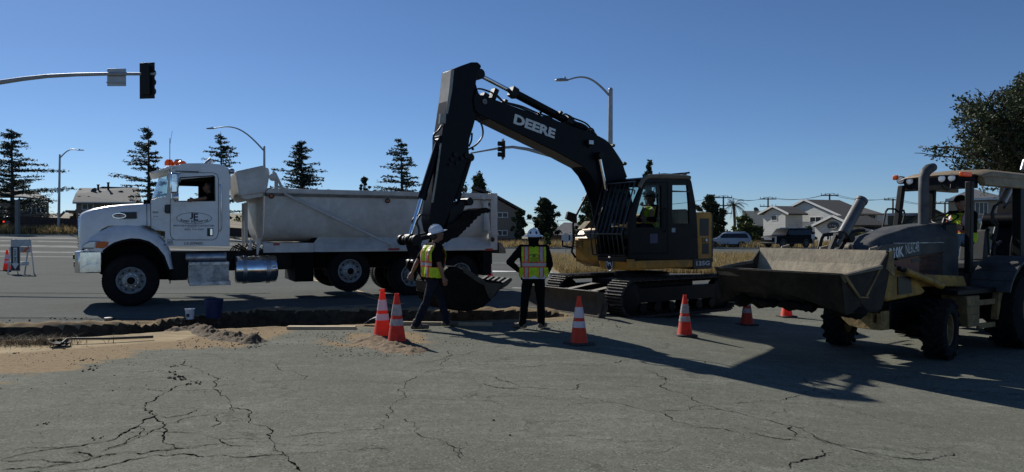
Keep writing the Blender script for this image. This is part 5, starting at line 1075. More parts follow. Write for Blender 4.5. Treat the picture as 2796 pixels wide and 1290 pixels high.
# bonnet
HW=.38
ht=qb([(845,540),(900,500),(960,465),(1040,440),(1130,410),(1240,395),(1330,388),(1365,420),(1372,505)],cA,0.1)
mb=MB(); secs=[]
for i,(x,z) in enumerate(ht[:8]):
    zb_=1.05; w_=HW*(.8+.2*min(1,i/4)); drop=.03+.18*min(1,i/3)
    secs.append([(x,-w_,zb_),(x,-w_,z-drop),(x,-w_*.62,z),(x,w_*.62,z),(x,w_,z-drop),(x,w_,zb_)])
mb.loft(secs,closed=True); bon=mb.build('bonnet',M_hood,bh,bevel=.02,ang=30)
sp=qb([(1000,560),(990,540),(1010,520),(1080,508),(1180,503),(1368,503),(1370,560),(1180,585),(1100,605),(1060,575)],cA,HW)
mb=MB(); mb.prism(sp,HW-.02,HW+.02); spo=mb.build('side_panel',PM('black_side_decal',(.008,.009,.013),.4,dirt=(.03,.028,.025),dirt_amt=.4),bh,bevel=.006)
mb=MB(); p_=qb([(1080,505),(1368,501),(1368,504),(1080,509)],cA,HW); mb.prism(p_,HW-.01,HW+.03); mb.build('panel_edge',M_alu,spo)
mb=MB(); mb.prism(qb([(1075,612),(1180,588),(1370,562),(1372,700),(1300,740),(1180,700),(1110,665)],cA,HW),HW-.05,HW+.0); mb.build('engine_side',PM('faded_maroon_yellow',(.14,.035,.03),.5,dirt=(.3,.17,.06),dirt_amt=.6,dscale=2),bh)
mb=MB(); mb.prism(qb([(1185,600),(1240,592),(1240,612),(1187,622)],cA,HW),HW,HW+.006); mb.build('side_label',M_dec_k,bh)
mb=MB(); mb.box(ht[7][0]-.05,ht[3][0],-HW+.02,HW-.06,.8,1.3); mb.box(ht[3][0],ht[0][0]+.15,-HW+.06,HW-.06,.75,1.15); mb.build('engine_block',M_int,bh)
ta=BH.L(*cA(1055,562),HW); tb2=BH.L(*cA(1132,556),HW); wL=ta[0]-tb2[0]
ppx=((ta[0]+tb2[0])/2+.02,HW+.021,ta[1]+.0)
text_part(spo,'model_lettering','310K',ppx,abs(wL)*1.1,.165,right=(-1,0,.09),up=(.09,0,1),mat=M_dec_w,bold=.04)
ta=BH.L(*cA(1143,552),HW); tb2=BH.L(*cA(1222,530),HW)
text_part(spo,'fleet_number','NL6C48',((ta[0]+tb2[0])/2,HW+.021,(ta[1]+tb2[1])/2+.02),abs(ta[0]-tb2[0]),.16,right=(-1,0,.12),up=(.1,0,1),mat=M_dec_w,bold=.0)
# lower nose plate / counterweight with flaking paint
mb=MB(); npx=qb([(758,930),(800,905),(880,912),(905,908),(960,925),(962,975),(978,975),(980,920),(1005,912),(1010,1022),(900,1005),(830,985)],cA,.0)
mb.prism(npx,-.2,.55)
mb=MB(); xN=.62; 
z1n=BH.L(*cC(1480,750),0)[1]; 
nose=[Bv(cC,1390,790,-.45),Bv(cC,1480,748,-.3),Bv(cC,1640,760,.0),Bv(cC,1745,780,.3),Bv(cC,1750,880,.3),Bv(cC,1795,880,.42),Bv(cC,1798,775,.42),Bv(cC,1850,760,.55),Bv(cC,1850,965,.55),Bv(cC,1700,955,.25),Bv(cC,1500,915,-.25)]
def onplane(c,a,b,xp):
    px,py=c(a,b); d=Vector(((px-CX)/F,1,(HY-py)/F)); c0=Vector((0,0,EYE)); t=(xp-(c0-BH.o).dot(BH.u))/d.dot(BH.u); p=c0+d*t-BH.o; return Vector((xp,p.dot(BH.n),p.z))
npts=[onplane(cC,a,b,.7) for a,b in ((1390,790),(1440,780),(1480,748),(1560,757),(1640,768),(1665,755),(1745,780),(1750,880),(1795,885),(1798,775),(1835,775),(1843,752),(1850,770),(1850,965),(1700,950),(1600,935),(1500,910),(1440,850))]
n_=len(npts); vs=[tuple(p) for p in npts]+[(p.x-.3,p.y,p.z) for p in npts]
mb.add(vs,[tuple(range(n_)),tuple(range(2*n_-1,n_-1,-1))]+[(i,(i+1)%n_,(i+1)%n_+n_,i+n_) for i in range(n_)]); mb.build('front_plate',PM('flaking_yellow_paint',(.48,.33,.13),.6,var=.25,dirt=(.05,.04,.03),dirt_amt=.55,dscale=11,bump=.6,bscale=14),bh,bevel=.008)
# canopy
CWy=.6
zr=BH.L(*cA(1560,70),CWy)[1]
fr_=onplane(cB,1190,135,0)
def bxz(c,a,b,yl): return BH.L(*c(a,b),yl)
rb=[bxz(cB,1190,150,CWy),bxz(cB,1740,135,CWy)]
xcf=rb[0][0]; xcr=rb[0][0]-1.7
ztop=rb[0][1]; 
mb=MB()
pr_c=[(xcf+.03,ztop-.05),(xcf-.3,ztop+.02),(xcr,ztop+.0),(xcr-.02,ztop-.08),(xcf-.3,ztop-.07),(xcf+.03,ztop-.09)]
secs=[]
for y_,dz_ in ((-CWy-.12,-.05),(-CWy,-.0),(0,.02),(CWy,0),(CWy+.1,-.05)): secs.append([(a,y_,b+(dz_ if b>ztop-.1 else 0)) for a,b in pr_c])
mb.loft(secs); mb.prism([(xcf-.04,ztop-.06),(xcr,ztop-.05),(xcr-.02,ztop-.28),(xcf-.1,ztop-.26)],CWy-.02,CWy+.09); mb.prism([(xcf-.04,ztop-.06),(xcr,ztop-.05),(xcr-.02,ztop-.28),(xcf-.1,ztop-.26)],-CWy-.09,-CWy+.02); cano=mb.build('canopy_roof',PM('faded_tan_roof',(.3,.22,.12),.5,var=.12,dirt=(.14,.11,.08),dirt_amt=.5,dscale=3),bh,bevel=.025)
mb=MB()
def post(x0,y0,x1,y1,w=.09):
    m_=MB(); m_.loft([[(x0-w/2,y0-w/2,1.25),(x0+w/2,y0-w/2,1.25),(x0+w/2,y0+w/2,1.25),(x0-w/2,y0+w/2,1.25)],[(x1-w/2,y1-w/2,ztop-.2),(x1+w/2,y1-w/2,ztop-.2),(x1+w/2,y1+w/2,ztop-.2),(x1-w/2,y1+w/2,ztop-.2)]]); m_.build('canopy_post',M_black,bh,bevel=.012)
xpf=bxz(cB,1095,700,CWy)[0]
farp0=bxz(cB,170,860,-CWy)[0]; farp1=bxz(cB,290,330,-CWy)[0]; fr0=bxz(cB,630,700,-CWy)[0]
post(xpf,CWy,bxz(cB,1105,330,CWy)[0],CWy,.1); post(farp0,-CWy,farp1,-CWy,.1); post(fr0,-CWy,bxz(cB,660,330,-CWy)[0],-CWy,.1); xrp=bxz(cB,1690,500,CWy)[0]; post(xrp,CWy,xrp,CWy,.14)
mb=MB(); mb.tube([Bv(cB,a,b,-CWy-.05) for a,b in ((45,915),(100,650),(125,620),(180,620),(270,630),(315,640),(325,680),(300,790),(290,805),(240,800))],.018,6); mb.build('grab_rail',M_black,bh); mb=MB(); mb.tube([Bv(cB,1113,615,CWy+.05),Bv(cB,1100,1130,CWy+.05)],.014,6); mb.build('grab_rail',M_black,bh)
mb=MB(); mb.tube([Bv(cA,a,b,.12) for a,b in ((1255,430),(1256,200),(1257,120),(1265,90),(1285,70),(1312,58))],[.08,.08,.08,.085,.085,.07],18); mb.build('exhaust_stack',PM('exhaust_grey',(.09,.09,.094),.55,.3,dirt=(.04,.037,.034),dirt_amt=.4),bh)
mb=MB(); mb.cbox(Bv(cB,215,245,-CWy),(.05,.1,.085)); mb.build('amber_marker',M_amber,bh,bevel=.02); 
mb=MB(); mb.cbox(Bv(cB,1055,205,CWy+.02),(.3,.06,.07)); mb.build('amber_side_lamp',M_amber,bh,bevel=.015)
for a,b,y_ in ((275,275,-.5),(385,285,-.35),(770,255,.2),(890,245,.35)):
    mb=MB(); c_=onplane(cB,a,b,xcf+.02); 
    mb.lathe([(0,-.1),(.065,-.1),(.075,0),(.07,0),(0,-.03)],c_,(1,0,0),16); lo2=mb.build('work_lamp',M_black,bh); mb=MB(); mb.lathe([(0,-.02),(.066,-.02),(.06,.004),(0,.008)],c_,(1,0,0),16); mb.build('lamp_lens',M_lens,lo2)
mb=MB(); mb.box(xcf-.1,xcf+.0,-CWy-.04,CWy-.03,ztop-.3,ztop-.085); mb.tube([Bv(cB,a,b,.4) for a,b in ((755,320),(790,365),(840,395),(875,375),(882,320))],.012,6); mb.build('lamp_rail',M_black,bh,bevel=.01)
# steering wheel, console, seat, deck, side boxes, fender
mb=MB(); sc=Bv(cB,810,735,.0); 
ringp=[]
for k in range(25):
    q=2*math.pi*k/24; ringp.append(sc+Vector((-.20*math.cos(q)*.9, .20*math.sin(q), .20*math.cos(q)*.45)))
mb.tube(ringp,.016,6,caps=False); mb.tube([sc,sc+Vector((.25,0,-.45))],.03,8)
for q in (0,2.1,4.2): mb.tube([sc,sc+Vector((-.2*math.cos(q)*.9,.2*math.sin(q),.2*math.cos(q)*.45))],.012,5)
mb.build('steering_wheel',M_plastic,bh)
mb=MB(); cx_=sc.x+.3; mb.box(cx_-.1,cx_+.3,-.32,.32,.95,sc.z-.08); mb.build('dash_console',M_black,bh,bevel=.04)
st0=bxz(cB,1230,870,.1); seatx=st0[0]
mb=MB(); mb.box(seatx+.05,seatx+.55,-.25,.25,1.25,1.42); mb.prism([(seatx-.02,1.35),(seatx-.1,1.95),(seatx+.02,1.98),(seatx+.1,1.4)],-.24,.24); mb.box(seatx+.1,seatx+.45,-.15,.15,.95,1.3); mb.build('operator_seat',PM('dark_grey_seat',(.07,.07,.07),.6),bh,bevel=.05,seg=3)
mb=MB(); mb.box(seatx-.9,cx_+.3,-.6,.62,.88,.96); mb.build('deck',M_black,bh,bevel=.01)
mb=MB(); bxa=bxz(cE,1210,150,.95); bxb_=bxz(cE,1385,550,.95); mb.prism([(bxa[0],bxa[1]),(bxb_[0],bxa[1]),(bxb_[0],bxb_[1]),(bxa[0]-.04,bxb_[1])],.55,.95); so_=mb.build('side_box',M_yel2,bh,bevel=.01)
mb=MB(); 
for zz in (.33,.6): mb.box(bxb_[0]-.001,bxa[0]+.001,.951,.956,bxa[1]-zz*(bxa[1]-bxb_[1])-.006,bxa[1]-zz*(bxa[1]-bxb_[1])+.006)
mb.build('box_seam',M_dec_k,so_)
mb=MB(); r0=bxz(cE,1380,215,.95); r1=bxz(cE,1600,225,.95); mb.box(r1[0],r0[0],.9,.95,r1[1]-.03,r0[1]+.02); r2=bxz(cE,1600,525,.95); mb.box(r2[0],r0[0],.9,.95,r2[1]-.04,r2[1]+.04); e_=bxz(cE,1640,460,.95); e2_=bxz(cE,1700,80,.95); mb.prism([(e_[0],e_[1]),(e_[0]+.05,e_[1]),(e2_[0]+.12,e2_[1]),(e2_[0],e2_[1])],.85,.95); mb.build('step_frame',M_yel2,bh,bevel=.006)
mb=MB(); mb.box(bxa[0]-1.0,bxa[0]+.2,.5,.92,bxa[1]+.02,bxa[1]+.1); mb.build('side_step',M_black,bh,bevel=.01)
M_fend=PM('dusty_fender',(.03,.03,.03),.55,dirt=(.09,.086,.08),dirt_amt=.6)
mb=MB(); pa=[]
for k in range(11):
    q=R(20+k*13); pa.append((-2.25+.82*math.cos(q),.67+.82*math.sin(q)))
for sgn in (1,-1):
    ya,yb=(.5,1.13) if sgn>0 else (-1.13,-.5); band(mb,pa,ya,yb,.04)
mb.build('rear_fender',M_fend,bh,bevel=.01)
# rear: backhoe boom folded up at the right edge
mb=MB(); a_,b_=Bv(cB,1490,545,.3),Bv(cB,1615,310,.3); mb.tube([a_,b_],.07,14); a2,b2=Bv(cB,1740,160,.3),Bv(cB,1775,40,.3); mb.tube([a2,b2],.05,12); mb.build('hoe_cylinder',PM('pale_cylinder',(.4,.4,.4),.35,.4),bh)
xh=bxz(cB,1640,700,.2)[0]
mb=MB(); mb.prism([(xh+.02,.7),(xh+.1,1.4),(xh-.1,2.2),(xh-.25,2.75),(xh-.4,3.05),(xh-.7,3.05),(xh-.7,2.6),(xh-.55,1.8),(xh-.45,.7)],-.18,.18); mb.lathe([(0,-.3),(.13,-.3),(.13,.3),(0,.3)],(xh+.02,0,2.15),(0,1,0),18); mb.prism([(xh+.35,.9),(xh+.3,1.7),(xh+.05,2.3),(xh-.1,2.2),(xh+.05,1.6),(xh+.1,.9)],-.32,-.26); mb.prism([(xh+.35,.9),(xh+.3,1.7),(xh+.05,2.3),(xh-.1,2.2),(xh+.05,1.6),(xh+.1,.9)],.26,.32); hb_=mb.build('hoe_boom',M_boom,bh,bevel=.02)
mb=MB()
for pts in (((1480,540),(1400,590),(1370,680),(1380,780),(1420,830),(1400,920),(1385,980),(1410,1030),(1450,1050)),((1490,545),(1420,580),(1385,640),(1390,740),(1440,800),(1430,900),(1400,1000)),((1520,610),(1540,570),(1600,540)),((1400,1180),(1400,1100),(1430,1040),(1480,1010))):
    mb=MB(); mb.tube([Bv(cB,a,b,.3) for a,b in pts],.022,8); mb.build('hoe_hose',M_hose,bh)
mb=MB(); mb.tube([Bv(cB,1325,870,.3),Bv(cB,1325,950,.3),Bv(cB,1340,1180,.3)],.02,8); mb.sphere(Bv(cB,1323,872,.3),.035,10,6); mb.build('control_lever',M_plastic,bh)
mb=MB(); mb.box(xh-.9,xh+.3,-1.05,1.05,.35,.75); mb.box(xh-.6,xh-.2,.8,1.1,.1,1.6); mb.box(xh-.6,xh-.2,-1.1,-.8,.1,1.6); mb.build('stabiliser_frame',M_black,bh,bevel=.02)
# ------------------------------------------------------------------ people
M_skin=PM('skin',(.22,.105,.065),.55,var=.1); M_hair=PM('dark_hair',(.02,.015,.012),.6)
M_den=PM('dark_denim',(.012,.015,.025),.85,var=.3,scale=12,bump=.3,bscale=30,dirt=(.04,.035,.03),dirt_amt=.3,spec=.15); M_denl=PM('faded_denim',(.12,.17,.22),.8,var=.25,bump=.3,bscale=30)
M_blk=PM('black_cloth',(.005,.005,.006),.9,var=.3,bump=.3,bscale=25,spec=.1); M_boot=PM('work_boot_leather',(.09,.07,.05),.75,dirt=(.2,.17,.12),dirt_amt=.6)
M_hat=PM('white_hard_hat',(.8,.81,.83),.25,var=.04,coat=.3); M_hatk=PM('dark_hard_hat',(.03,.03,.035),.35)
M_vy=PM('vest_lime_yellow',(.72,.93,.04),.6,var=.14,scale=14,trans=.45,bump=.4,bscale=12); M_vo=PM('vest_orange_trim',(.95,.16,.06),.6,var=.1,trans=.35); M_vs=PM('vest_silver_tape',(.42,.38,.38),.4,var=.1)
M_shirtw=PM('white_shirt_tail',(.55,.56,.6),.8)
M_glove=PM('work_glove',(.4,.33,.25),.8)
TMP=bpy.data.scenes.new('remesh_bench')
def remesh(prims, voxel, name, mat, parent, smooth=3, edit=None, solid=0):
    """prims: list of chains [(point, radius), ...]; one continuous surface grown over all of them"""
    mb=MB()
    for ch in prims:
        pts=[Vector(p) for p,_ in ch]; rs=[r for _,r in ch]
        for p,r in zip(pts,rs): mb.sphere(p,r,12,8)
        for i in range(len(pts)-1):
            if (pts[i+1]-pts[i]).length>1e-4: mb.tube([pts[i],pts[i+1]],[min(rs[i],1e9) if not isinstance(rs[i],(tuple,list)) else min(rs[i]), rs[i+1] if not isinstance(rs[i+1],(tuple,list)) else min(rs[i+1])],12)
    me=bpy.data.meshes.new('tmp'); me.from_pydata(mb.v,[],mb.f)
    o=bpy.data.objects.new('tmp',me); TMP.collection.objects.link(o)
    m=o.modifiers.new('r','REMESH'); m.mode='VOXEL'; m.voxel_size=voxel; m.use_smooth_shade=True
    if smooth: s=o.modifiers.new('s','SMOOTH'); s.iterations=smooth; s.factor=.5
    TMP.view_layers[0].update(); dg=TMP.view_layers[0].depsgraph; res=bpy.data.meshes.new_from_object(o.evaluated_get(dg)); bpy.data.objects.remove(o)
    res.name=name; res.materials.clear()
    for q in (mat if isinstance(mat,list) else [mat]): res.materials.append(q)
    if edit: edit(res)
    ob=bpy.data.objects.new(name,res); COL.objects.link(ob); ob.parent=parent
    if solid: sm=ob.modifiers.new('solid','SOLIDIFY'); sm.thickness=solid; sm.offset=1
    return ob
def hand(J, wr, el, side, curl=.5):
    d=(wr-el).normalized(); pal=wr+d*.085
    up=Vector((1,0,0)) if abs(d.x)<.8 else Vector((0,0,1)); a=(up-d*up.dot(d)).normalized(); b=d.cross(a)*side
    ch=[[(wr,.026),(wr+d*.05+a*.018,.022),(pal+a*.026,.017)],[(wr,.026),(wr+d*.05-a*.018,.022),(pal-a*.026,.016)],[(wr+d*.045,.022),(pal,.018)]]
    for k,(of,L) in enumerate(((.033,.066),(.011,.076),(-.011,.07),(-.032,.055))):
        p0=pal+a*of; p1=p0+d*L*.45+b*L*.18*curl; p2=p1+(d*(1-curl*.6)+b*curl)*L*.36; p3=p2+(d*(1-curl)+b*curl*1.3)*L*.26
        ch.append([(p0,.0098),(p1,.009),(p2,.0085),(p3,.0075)])
    t0=wr+d*.03+a*.028; t1=t0+d*.028+a*.026+b*.01; t2=t1+d*.03+a*.006+b*.012; ch.append([(t0,.014),(t1,.0115),(t2,.009)])
    return ch
def person(label, loc, rz, J, tops='tee', legs=M_den, hat='full', vest=True, hatmat=None, boots=True, backlogo=False, head_yaw=0, head_pitch=0, gloves=(False,False), sleeve=M_blk, cap=False):
    root=thing('person',label,'person',loc,rz)
    V=lambda k: Vector(J[k]); pel,che,nk,hd=V('pelvis'),V('chest'),V('neck'),V('head')
    lat=(V('shL')-V('shR')); lat.z*=1; lat.normalize(); latp=(V('hipL')-V('hipR')).normalized()
    HM=Matrix.Translation(hd)@Matrix.Rotation(head_yaw,4,'Z')@Matrix.Rotation(-head_pitch,4,'Y')
    h=lambda x,y,z: HM@Vector((x,y,z))
    def torso(e):
        return [[(pel+latp*.085,.13+e),(pel.lerp(che,.5)+lat*.085,.135+e),(che+lat*.095,.145+e),(che.lerp(V('shL'),.6)+Vector((0,0,.0)),.095+e)],
                [(pel-latp*.085,.13+e),(pel.lerp(che,.5)-lat*.085,.135+e),(che-lat*.095,.145+e),(che.lerp(V('shR'),.6),.095+e)],[(V('shL'),.06+e),(nk-Vector((0,0,.05)),.062+e),(V('shR'),.06+e)],[(pel,.115+e),(che,.12+e)]]
    body=torso(-.012)
    for s_ in 'LR':
        body+=[[(V('sh'+s_),.056),(V('sh'+s_).lerp(V('el'+s_),.5),.047),(V('el'+s_),.038),(V('el'+s_).lerp(V('ha'+s_),.3),.04),(V('ha'+s_),.025)],
               [(V('hip'+s_),.088),(V('hip'+s_).lerp(V('kn'+s_),.5),.075),(V('kn'+s_),.054),(V('kn'+s_).lerp(V('an'+s_),.35),.056),(V('an'+s_),.036)],
               [(V('an'+s_),.036),(V('toe'+s_)+(V('an'+s_)-V('toe'+s_))*.25,.032),(V('toe'+s_),.026)]]
        body+=hand(J,V('ha'+s_),V('el'+s_),1 if s_=='L' else -1)
    body+=[[(nk-Vector((0,0,.05)),.06),(nk,.054),(h(-.01,0,-.05),.056)],
           [(h(-.02,0,.03),(.098,.077,.1)),(h(.02,0,-.02),(.078,.068,.09))],[(h(.055,0,-.085),.034),(h(.02,.0,-.09),.045)],
           [(h(.09,0,.012),.012),(h(.11,0,-.022),.014)],[(h(.085,.028,.02),.016),(h(.088,-.028,.02),.016)],[(h(.086,.018,-.062),.011),(h(.09,0,-.06),.012),(h(.086,-.018,-.062),.011)],
           [(h(-.01,.078,.01),.013),(h(-.02,.083,-.02),.014)],[(h(-.01,-.078,.01),.013),(h(-.02,-.083,-.02),.014)]]
    bo_=remesh(body,.0085,'body',M_skin,root,2)
    mb=MB(); 
    for s_ in (1,-1): mb.sphere(h(.087,s_*.03,.006),.012,8,6)
    mb.build('eyes',M_dec_k,root)
    # hair
    remesh([[(h(-.035,0,.04),(.1,.083,.1)),(h(-.06,0,-.03),(.065,.075,.07))]],.012,'hair',M_hair,root,1)
    # trousers
    tr=[[(pel+latp*.06-Vector((0,0,.01)),.122),(V('hipL'),.104)],[(pel-latp*.06-Vector((0,0,.01)),.122),(V('hipR'),.104)]]
    for s_ in 'LR': 
        k_=V('kn'+s_); a_=V('an'+s_); tr.append([(V('hip'+s_),.102),(V('hip'+s_).lerp(k_,.5),.09),(k_,.07),(k_.lerp(a_,.4),.072),(k_.lerp(a_,.75),.066),(a_+Vector((0,0,.0)),.068)])
    rng=random.Random(len(label))
    def wr(me):
        nn=[v.normal.copy() for v in me.vertices]; cc_=[v.co.copy() for v in me.vertices]; out=[]
        for c_,n_ in zip(cc_,nn): out+=list(c_+n_*(noise.noise(c_*9)*.007+noise.noise(c_*22)*.004))
        me.vertices.foreach_set('co',out); me.update()
    remesh(tr,.011,'trousers',legs,root,2,wr)
    # boots
    if boots:
        for s_ in 'LR':
            a_,t_=V('an'+s_),V('toe'+s_); f_=(t_-a_); f_.z=0; f_.normalize(); base=a_.z-.075
            sole=[(a_-f_*.04+Vector((0,0,-.035)),.05),(a_+f_*.05+Vector((0,0,-.035)),.047),(t_+Vector((0,0,.0)),.046)]
            def flat(me,b=base):
                for v in me.vertices:
                    if v.co.z<b: v.co.z=b
            remesh([[(a_+Vector((0,0,.05)),.058),(a_,.055)],sole],.01,'boot',M_boot,root,2,flat)
    # shirt
    sh=torso(.006)
    for s_ in 'LR':
        if tops=='tee': sh.append([(V('sh'+s_),.072),(V('sh'+s_).lerp(V('el'+s_),.35),.07),(V('sh'+s_).lerp(V('el'+s_),.72),.068)])
        else: sh.append([(V('sh'+s_),.074),(V('sh'+s_).lerp(V('el'+s_),.5),.066),(V('el'+s_),.058),(V('el'+s_).lerp(V('ha'+s_),.5),.052),(V('el'+s_).lerp(V('ha'+s_),.95),.04)])
    if tops=='hood': sh.append([(nk+Vector((-.02,0,.0)),.085),(h(-.04,0,-.03),.095),(h(-.03,0,.03),.104)])
    sho=remesh(sh,.01,'shirt',sleeve,root,2,wr)
    if tops=='hood' and not vest: pass
    if vest:
        axis=(che-pel); 
        def ved(me):
            import bmesh
            b=bmesh.new(); b.from_mesh(me); kill=[]
            ncen=nk
            for f in b.faces:
                c=f.calc_center_median(); rel=c-pel; up=rel.dot(axis.normalized()); la=rel.dot(lat); fr=(rel-axis.normalized()*up-lat*la); fwd=lat.cross(Vector((0,0,1))); fx=-fr.dot(fwd)
                L=axis.length
                d=(c-ncen); dn=math.hypot(d.dot(lat),d.dot(fwd))
                if up<-.05 or (dn<.085 and c.z>ncen.z-.14): kill.append(f); continue
                if abs(la)>.205 and up>L*.4 : kill.append(f); continue
                if up>L+.16: kill.append(f); continue
                mi=0; z_=up; al=abs(la)
                def bd(v,c0,w1,w2): return 2 if abs(v-c0)<w1 else (1 if abs(v-c0)<w2 else 0)
                m1=bd(z_,.17,.026,.052); m2=bd(al,.125,.024,.045)
                if z_<-.0+.0: m1=0
                mi=m1 if m1 else m2
                if m1==1 and m2==2: mi=1
                f.material_index=mi
            bmesh.ops.delete(b,geom=kill,context='FACES'); b.to_mesh(me); b.free()
            wr(me)
        remesh(torso(.036),.011,'vest',[M_vy,M_vo,M_vs],root,3,ved,solid=.004)
    hm=hatmat or M_hat
    if hat in('full','front'):
        mb=MB(); HH=HM@Matrix.Translation((-.015,0,.045))@Matrix.Rotation(-.08,4,'Y')
        mb.sphere((0,0,0),(.128,.108,.118),24,10,z0=0.0); 
        n_=32; vs=[]
        for k in range(n_):
            q=2*math.pi*k/n_; ext=.035+(.03 if hat=='full' else .0)+max(0,math.cos(q))**3*.05
            vs+=[(.126*math.cos(q),.106*math.sin(q),.004),((.128+ext)*math.cos(q),(.108+ext*.8)*math.sin(q),-.014),((.126+ext)*math.cos(q),(.106+ext*.8)*math.sin(q),-.02),(.12*math.cos(q),.1*math.sin(q),-.006)]
        mb.add(vs,[(4*k+j,4*((k+1)%n_)+j,4*((k+1)%n_)+j+1,4*k+j+1) for k in range(n_) for j in range(3)])
        mb.tube([(.12*math.cos(a),0,.118*math.sin(a)+.004) for a in [math.pi*i/12 for i in range(13)]],.012,6)
        mb.v=[tuple(HH@Vector(v)) for v in mb.v]; ho=mb.build('hard_hat',hm,root,fix=True)
        if backlogo:
            for yy,ww in ((-.045,.034),(.055,.026)):
                mb=MB(); q0=math.asin(yy/.11); c=Vector((-.13*math.cos(q0)*.93,.11*math.sin(q0),.045)); nn=Vector((-math.cos(q0),math.sin(q0)*.9,.35)).normalized(); t1=nn.cross(Vector((0,0,1))).normalized(); t2=t1.cross(nn)
                mb.add([tuple(HH@(c+nn*.004+t1*ww*.6*math.cos(a)+t2*ww*math.sin(a)*.9)) for a in [2*math.pi*i/(6 if ww>.03 else 16) for i in range(6 if ww>.03 else 16)]],[tuple(range(6 if ww>.03 else 16))]); mb.build('hat_sticker',M_dec_b,ho,smooth=False)
    if hat=='cap':
        mb=MB(); HH=HM@Matrix.Translation((-.015,0,.035)); mb.sphere((0,0,0),(.118,.1,.1),20,8,z0=0.0)
        mb.add([(.1,-.07,.005),(.2,-.05,-.015),(.215,0,-.012),(.2,.05,-.015),(.1,.07,.005),(.1,-.07,-.003),(.2,-.05,-.023),(.215,0,-.02),(.2,.05,-.023),(.1,.07,-.003)],[(0,1,2,3,4),(9,8,7,6,5),(0,5,6,1),(1,6,7,2),(2,7,8,3),(3,8,9,4)])
        mb.v=[tuple(HH@Vector(v)) for v in mb.v]; mb.build('cap',M_blk,root)
    return root
def std(**k):
    J=dict(pelvis=(0,0,.98),chest=(0,0,1.31),neck=(0,0,1.52),head=(.02,0,1.66),shL=(0,.19,1.45),shR=(0,-.19,1.45),hipL=(0,.095,.92),hipR=(0,-.095,.92),
        elL=(-.05,.24,1.15),elR=(-.05,-.24,1.15),haL=(.05,.24,.9),haR=(.05,-.24,.9),knL=(0,.1,.5),knR=(0,-.1,.5),anL=(0,.1,.09),anR=(0,-.1,.09),toeL=(.17,.12,.045),toeR=(.17,-.12,.045)); J.update(k); return J
g1=G(1183,897)
person('worker striding right in lime vest, short sleeves and white hard hat, seen side on', g1, 0.42, std(pelvis=(-.02,0,.93),chest=(.0,0,1.26),neck=(.03,0,1.47),head=(.07,0,1.62),shL=(-.03,.19,1.4),shR=(.03,-.19,1.4),hipL=(-.02,.09,.88),hipR=(-.02,-.09,.88),
    knR=(-.15,-.1,.47),anR=(-.34,-.1,.09),toeR=(-.16,-.13,.045),knL=(.17,.1,.49),anL=(.27,.1,.09),toeL=(.45,.12,.045),elR=(.02,-.25,1.12),haR=(.1,-.25,.88),elL=(-.2,.26,1.15),haL=(-.32,.2,.95)),head_pitch=.18,hat='front')
g2=G(1457,898)
w2=person('worker with his back turned, hand on hip, in lime vest and black sleeves', g2, R(90), std(pelvis=(0,0,.93),chest=(0,0,1.24),neck=(.01,0,1.42),head=(.03,0,1.555),shL=(0,.2,1.37),shR=(0,-.2,1.37),hipL=(0,.095,.88),hipR=(0,-.095,.88),
    elL=(-.08,.41,1.14),haL=(.03,.24,.98),elR=(-.03,-.28,1.1),haR=(.1,-.22,.92),knL=(.02,.15,.48),anL=(0,.19,.09),toeL=(.08,.33,.045),knR=(.02,-.12,.48),anR=(0,-.13,.09),toeR=(.15,-.2,.045)),tops='hood',legs=M_blk,hat='full',backlogo=True)
mb=MB(); mb.loft([[(x*1.0,y,z) for x,y in ((-.135,-.19),(-.15,0),(-.135,.19),(.1,.19),(.1,-.19))] for z in (.86,.93)],caps=False); mb.build('shirt_tail',M_shirtw,w2)
vt=MB(); ring_=[(-.192,-.09*math.cos(a),1.235+.04*math.sin(a)) for a in [2*math.pi*i/30 for i in range(31)]]
vt.tube(ring_,.004,4,caps=False); vt.tube([(-.194,-.12,1.175),(-.194,.12,1.175)],.003,4); vt.build('vest_print',M_dec_k,w2)
text_part(w2,'vest_lettering','JE',(-.196,0,1.24),.06,.05,right=(0,-1,0),up=(0,0,1),mat=M_dec_k,bold=.05)
text_part(w2,'vest_phone','(805) 714-2369',(-.194,0,1.145),.14,.022,right=(0,-1,0),up=(0,0,1),mat=M_dec_k,bold=.03)
mb=MB(); mb.cbox((-.02,.2,.9),(.07,.04,.13)); mb.build('belt_pouch',M_blk,w2,bevel=.012)
def sit(**k):
    J=dict(pelvis=(0,0,.12),chest=(-.02,0,.42),neck=(.0,0,.62),head=(.04,0,.76),shL=(0,.19,.55),shR=(0,-.19,.55),hipL=(.03,.095,.1),hipR=(.03,-.095,.1),
        elL=(.12,.25,.3),elR=(.12,-.25,.3),haL=(.36,.2,.32),haR=(.36,-.2,.32),knL=(.42,.14,.16),knR=(.42,-.14,.16),anL=(.5,.13,-.27),anR=(.5,-.13,-.27),toeL=(.66,.14,-.31),toeR=(.66,-.14,-.31)); J.update(k); return J
hx,hz=BH.L(*cB(985,545),.12); p=BH.T((hx-.06,.12,hz-.76))
person('backhoe operator in black cap, orange and yellow vest and blue jeans gripping the steering wheel', p, BH.rz, sit(chest=(.0,0,.42)), tops='long', legs=M_denl, hat='cap')
hx,hz=EX.L(*c6(870,395),.72); p=EX.T((hx-.05,.72,hz-.78))
person('excavator operator in dark hard hat and lime vest seated inside the black cab', p, EX.rz, sit(head=(.05,0,.76)), tops='long', legs=M_den, hat='front', hatmat=M_hatk)
hx,hz=TK.L(*c1(1005,290),-.52); p=TK.T((hx-.03,-.52,hz-.76))
hn_=TK.L(*c1(872,395),-.1); sh_=(hn_[0]-(hx-.03), .42, hn_[1]-(hz-.76))
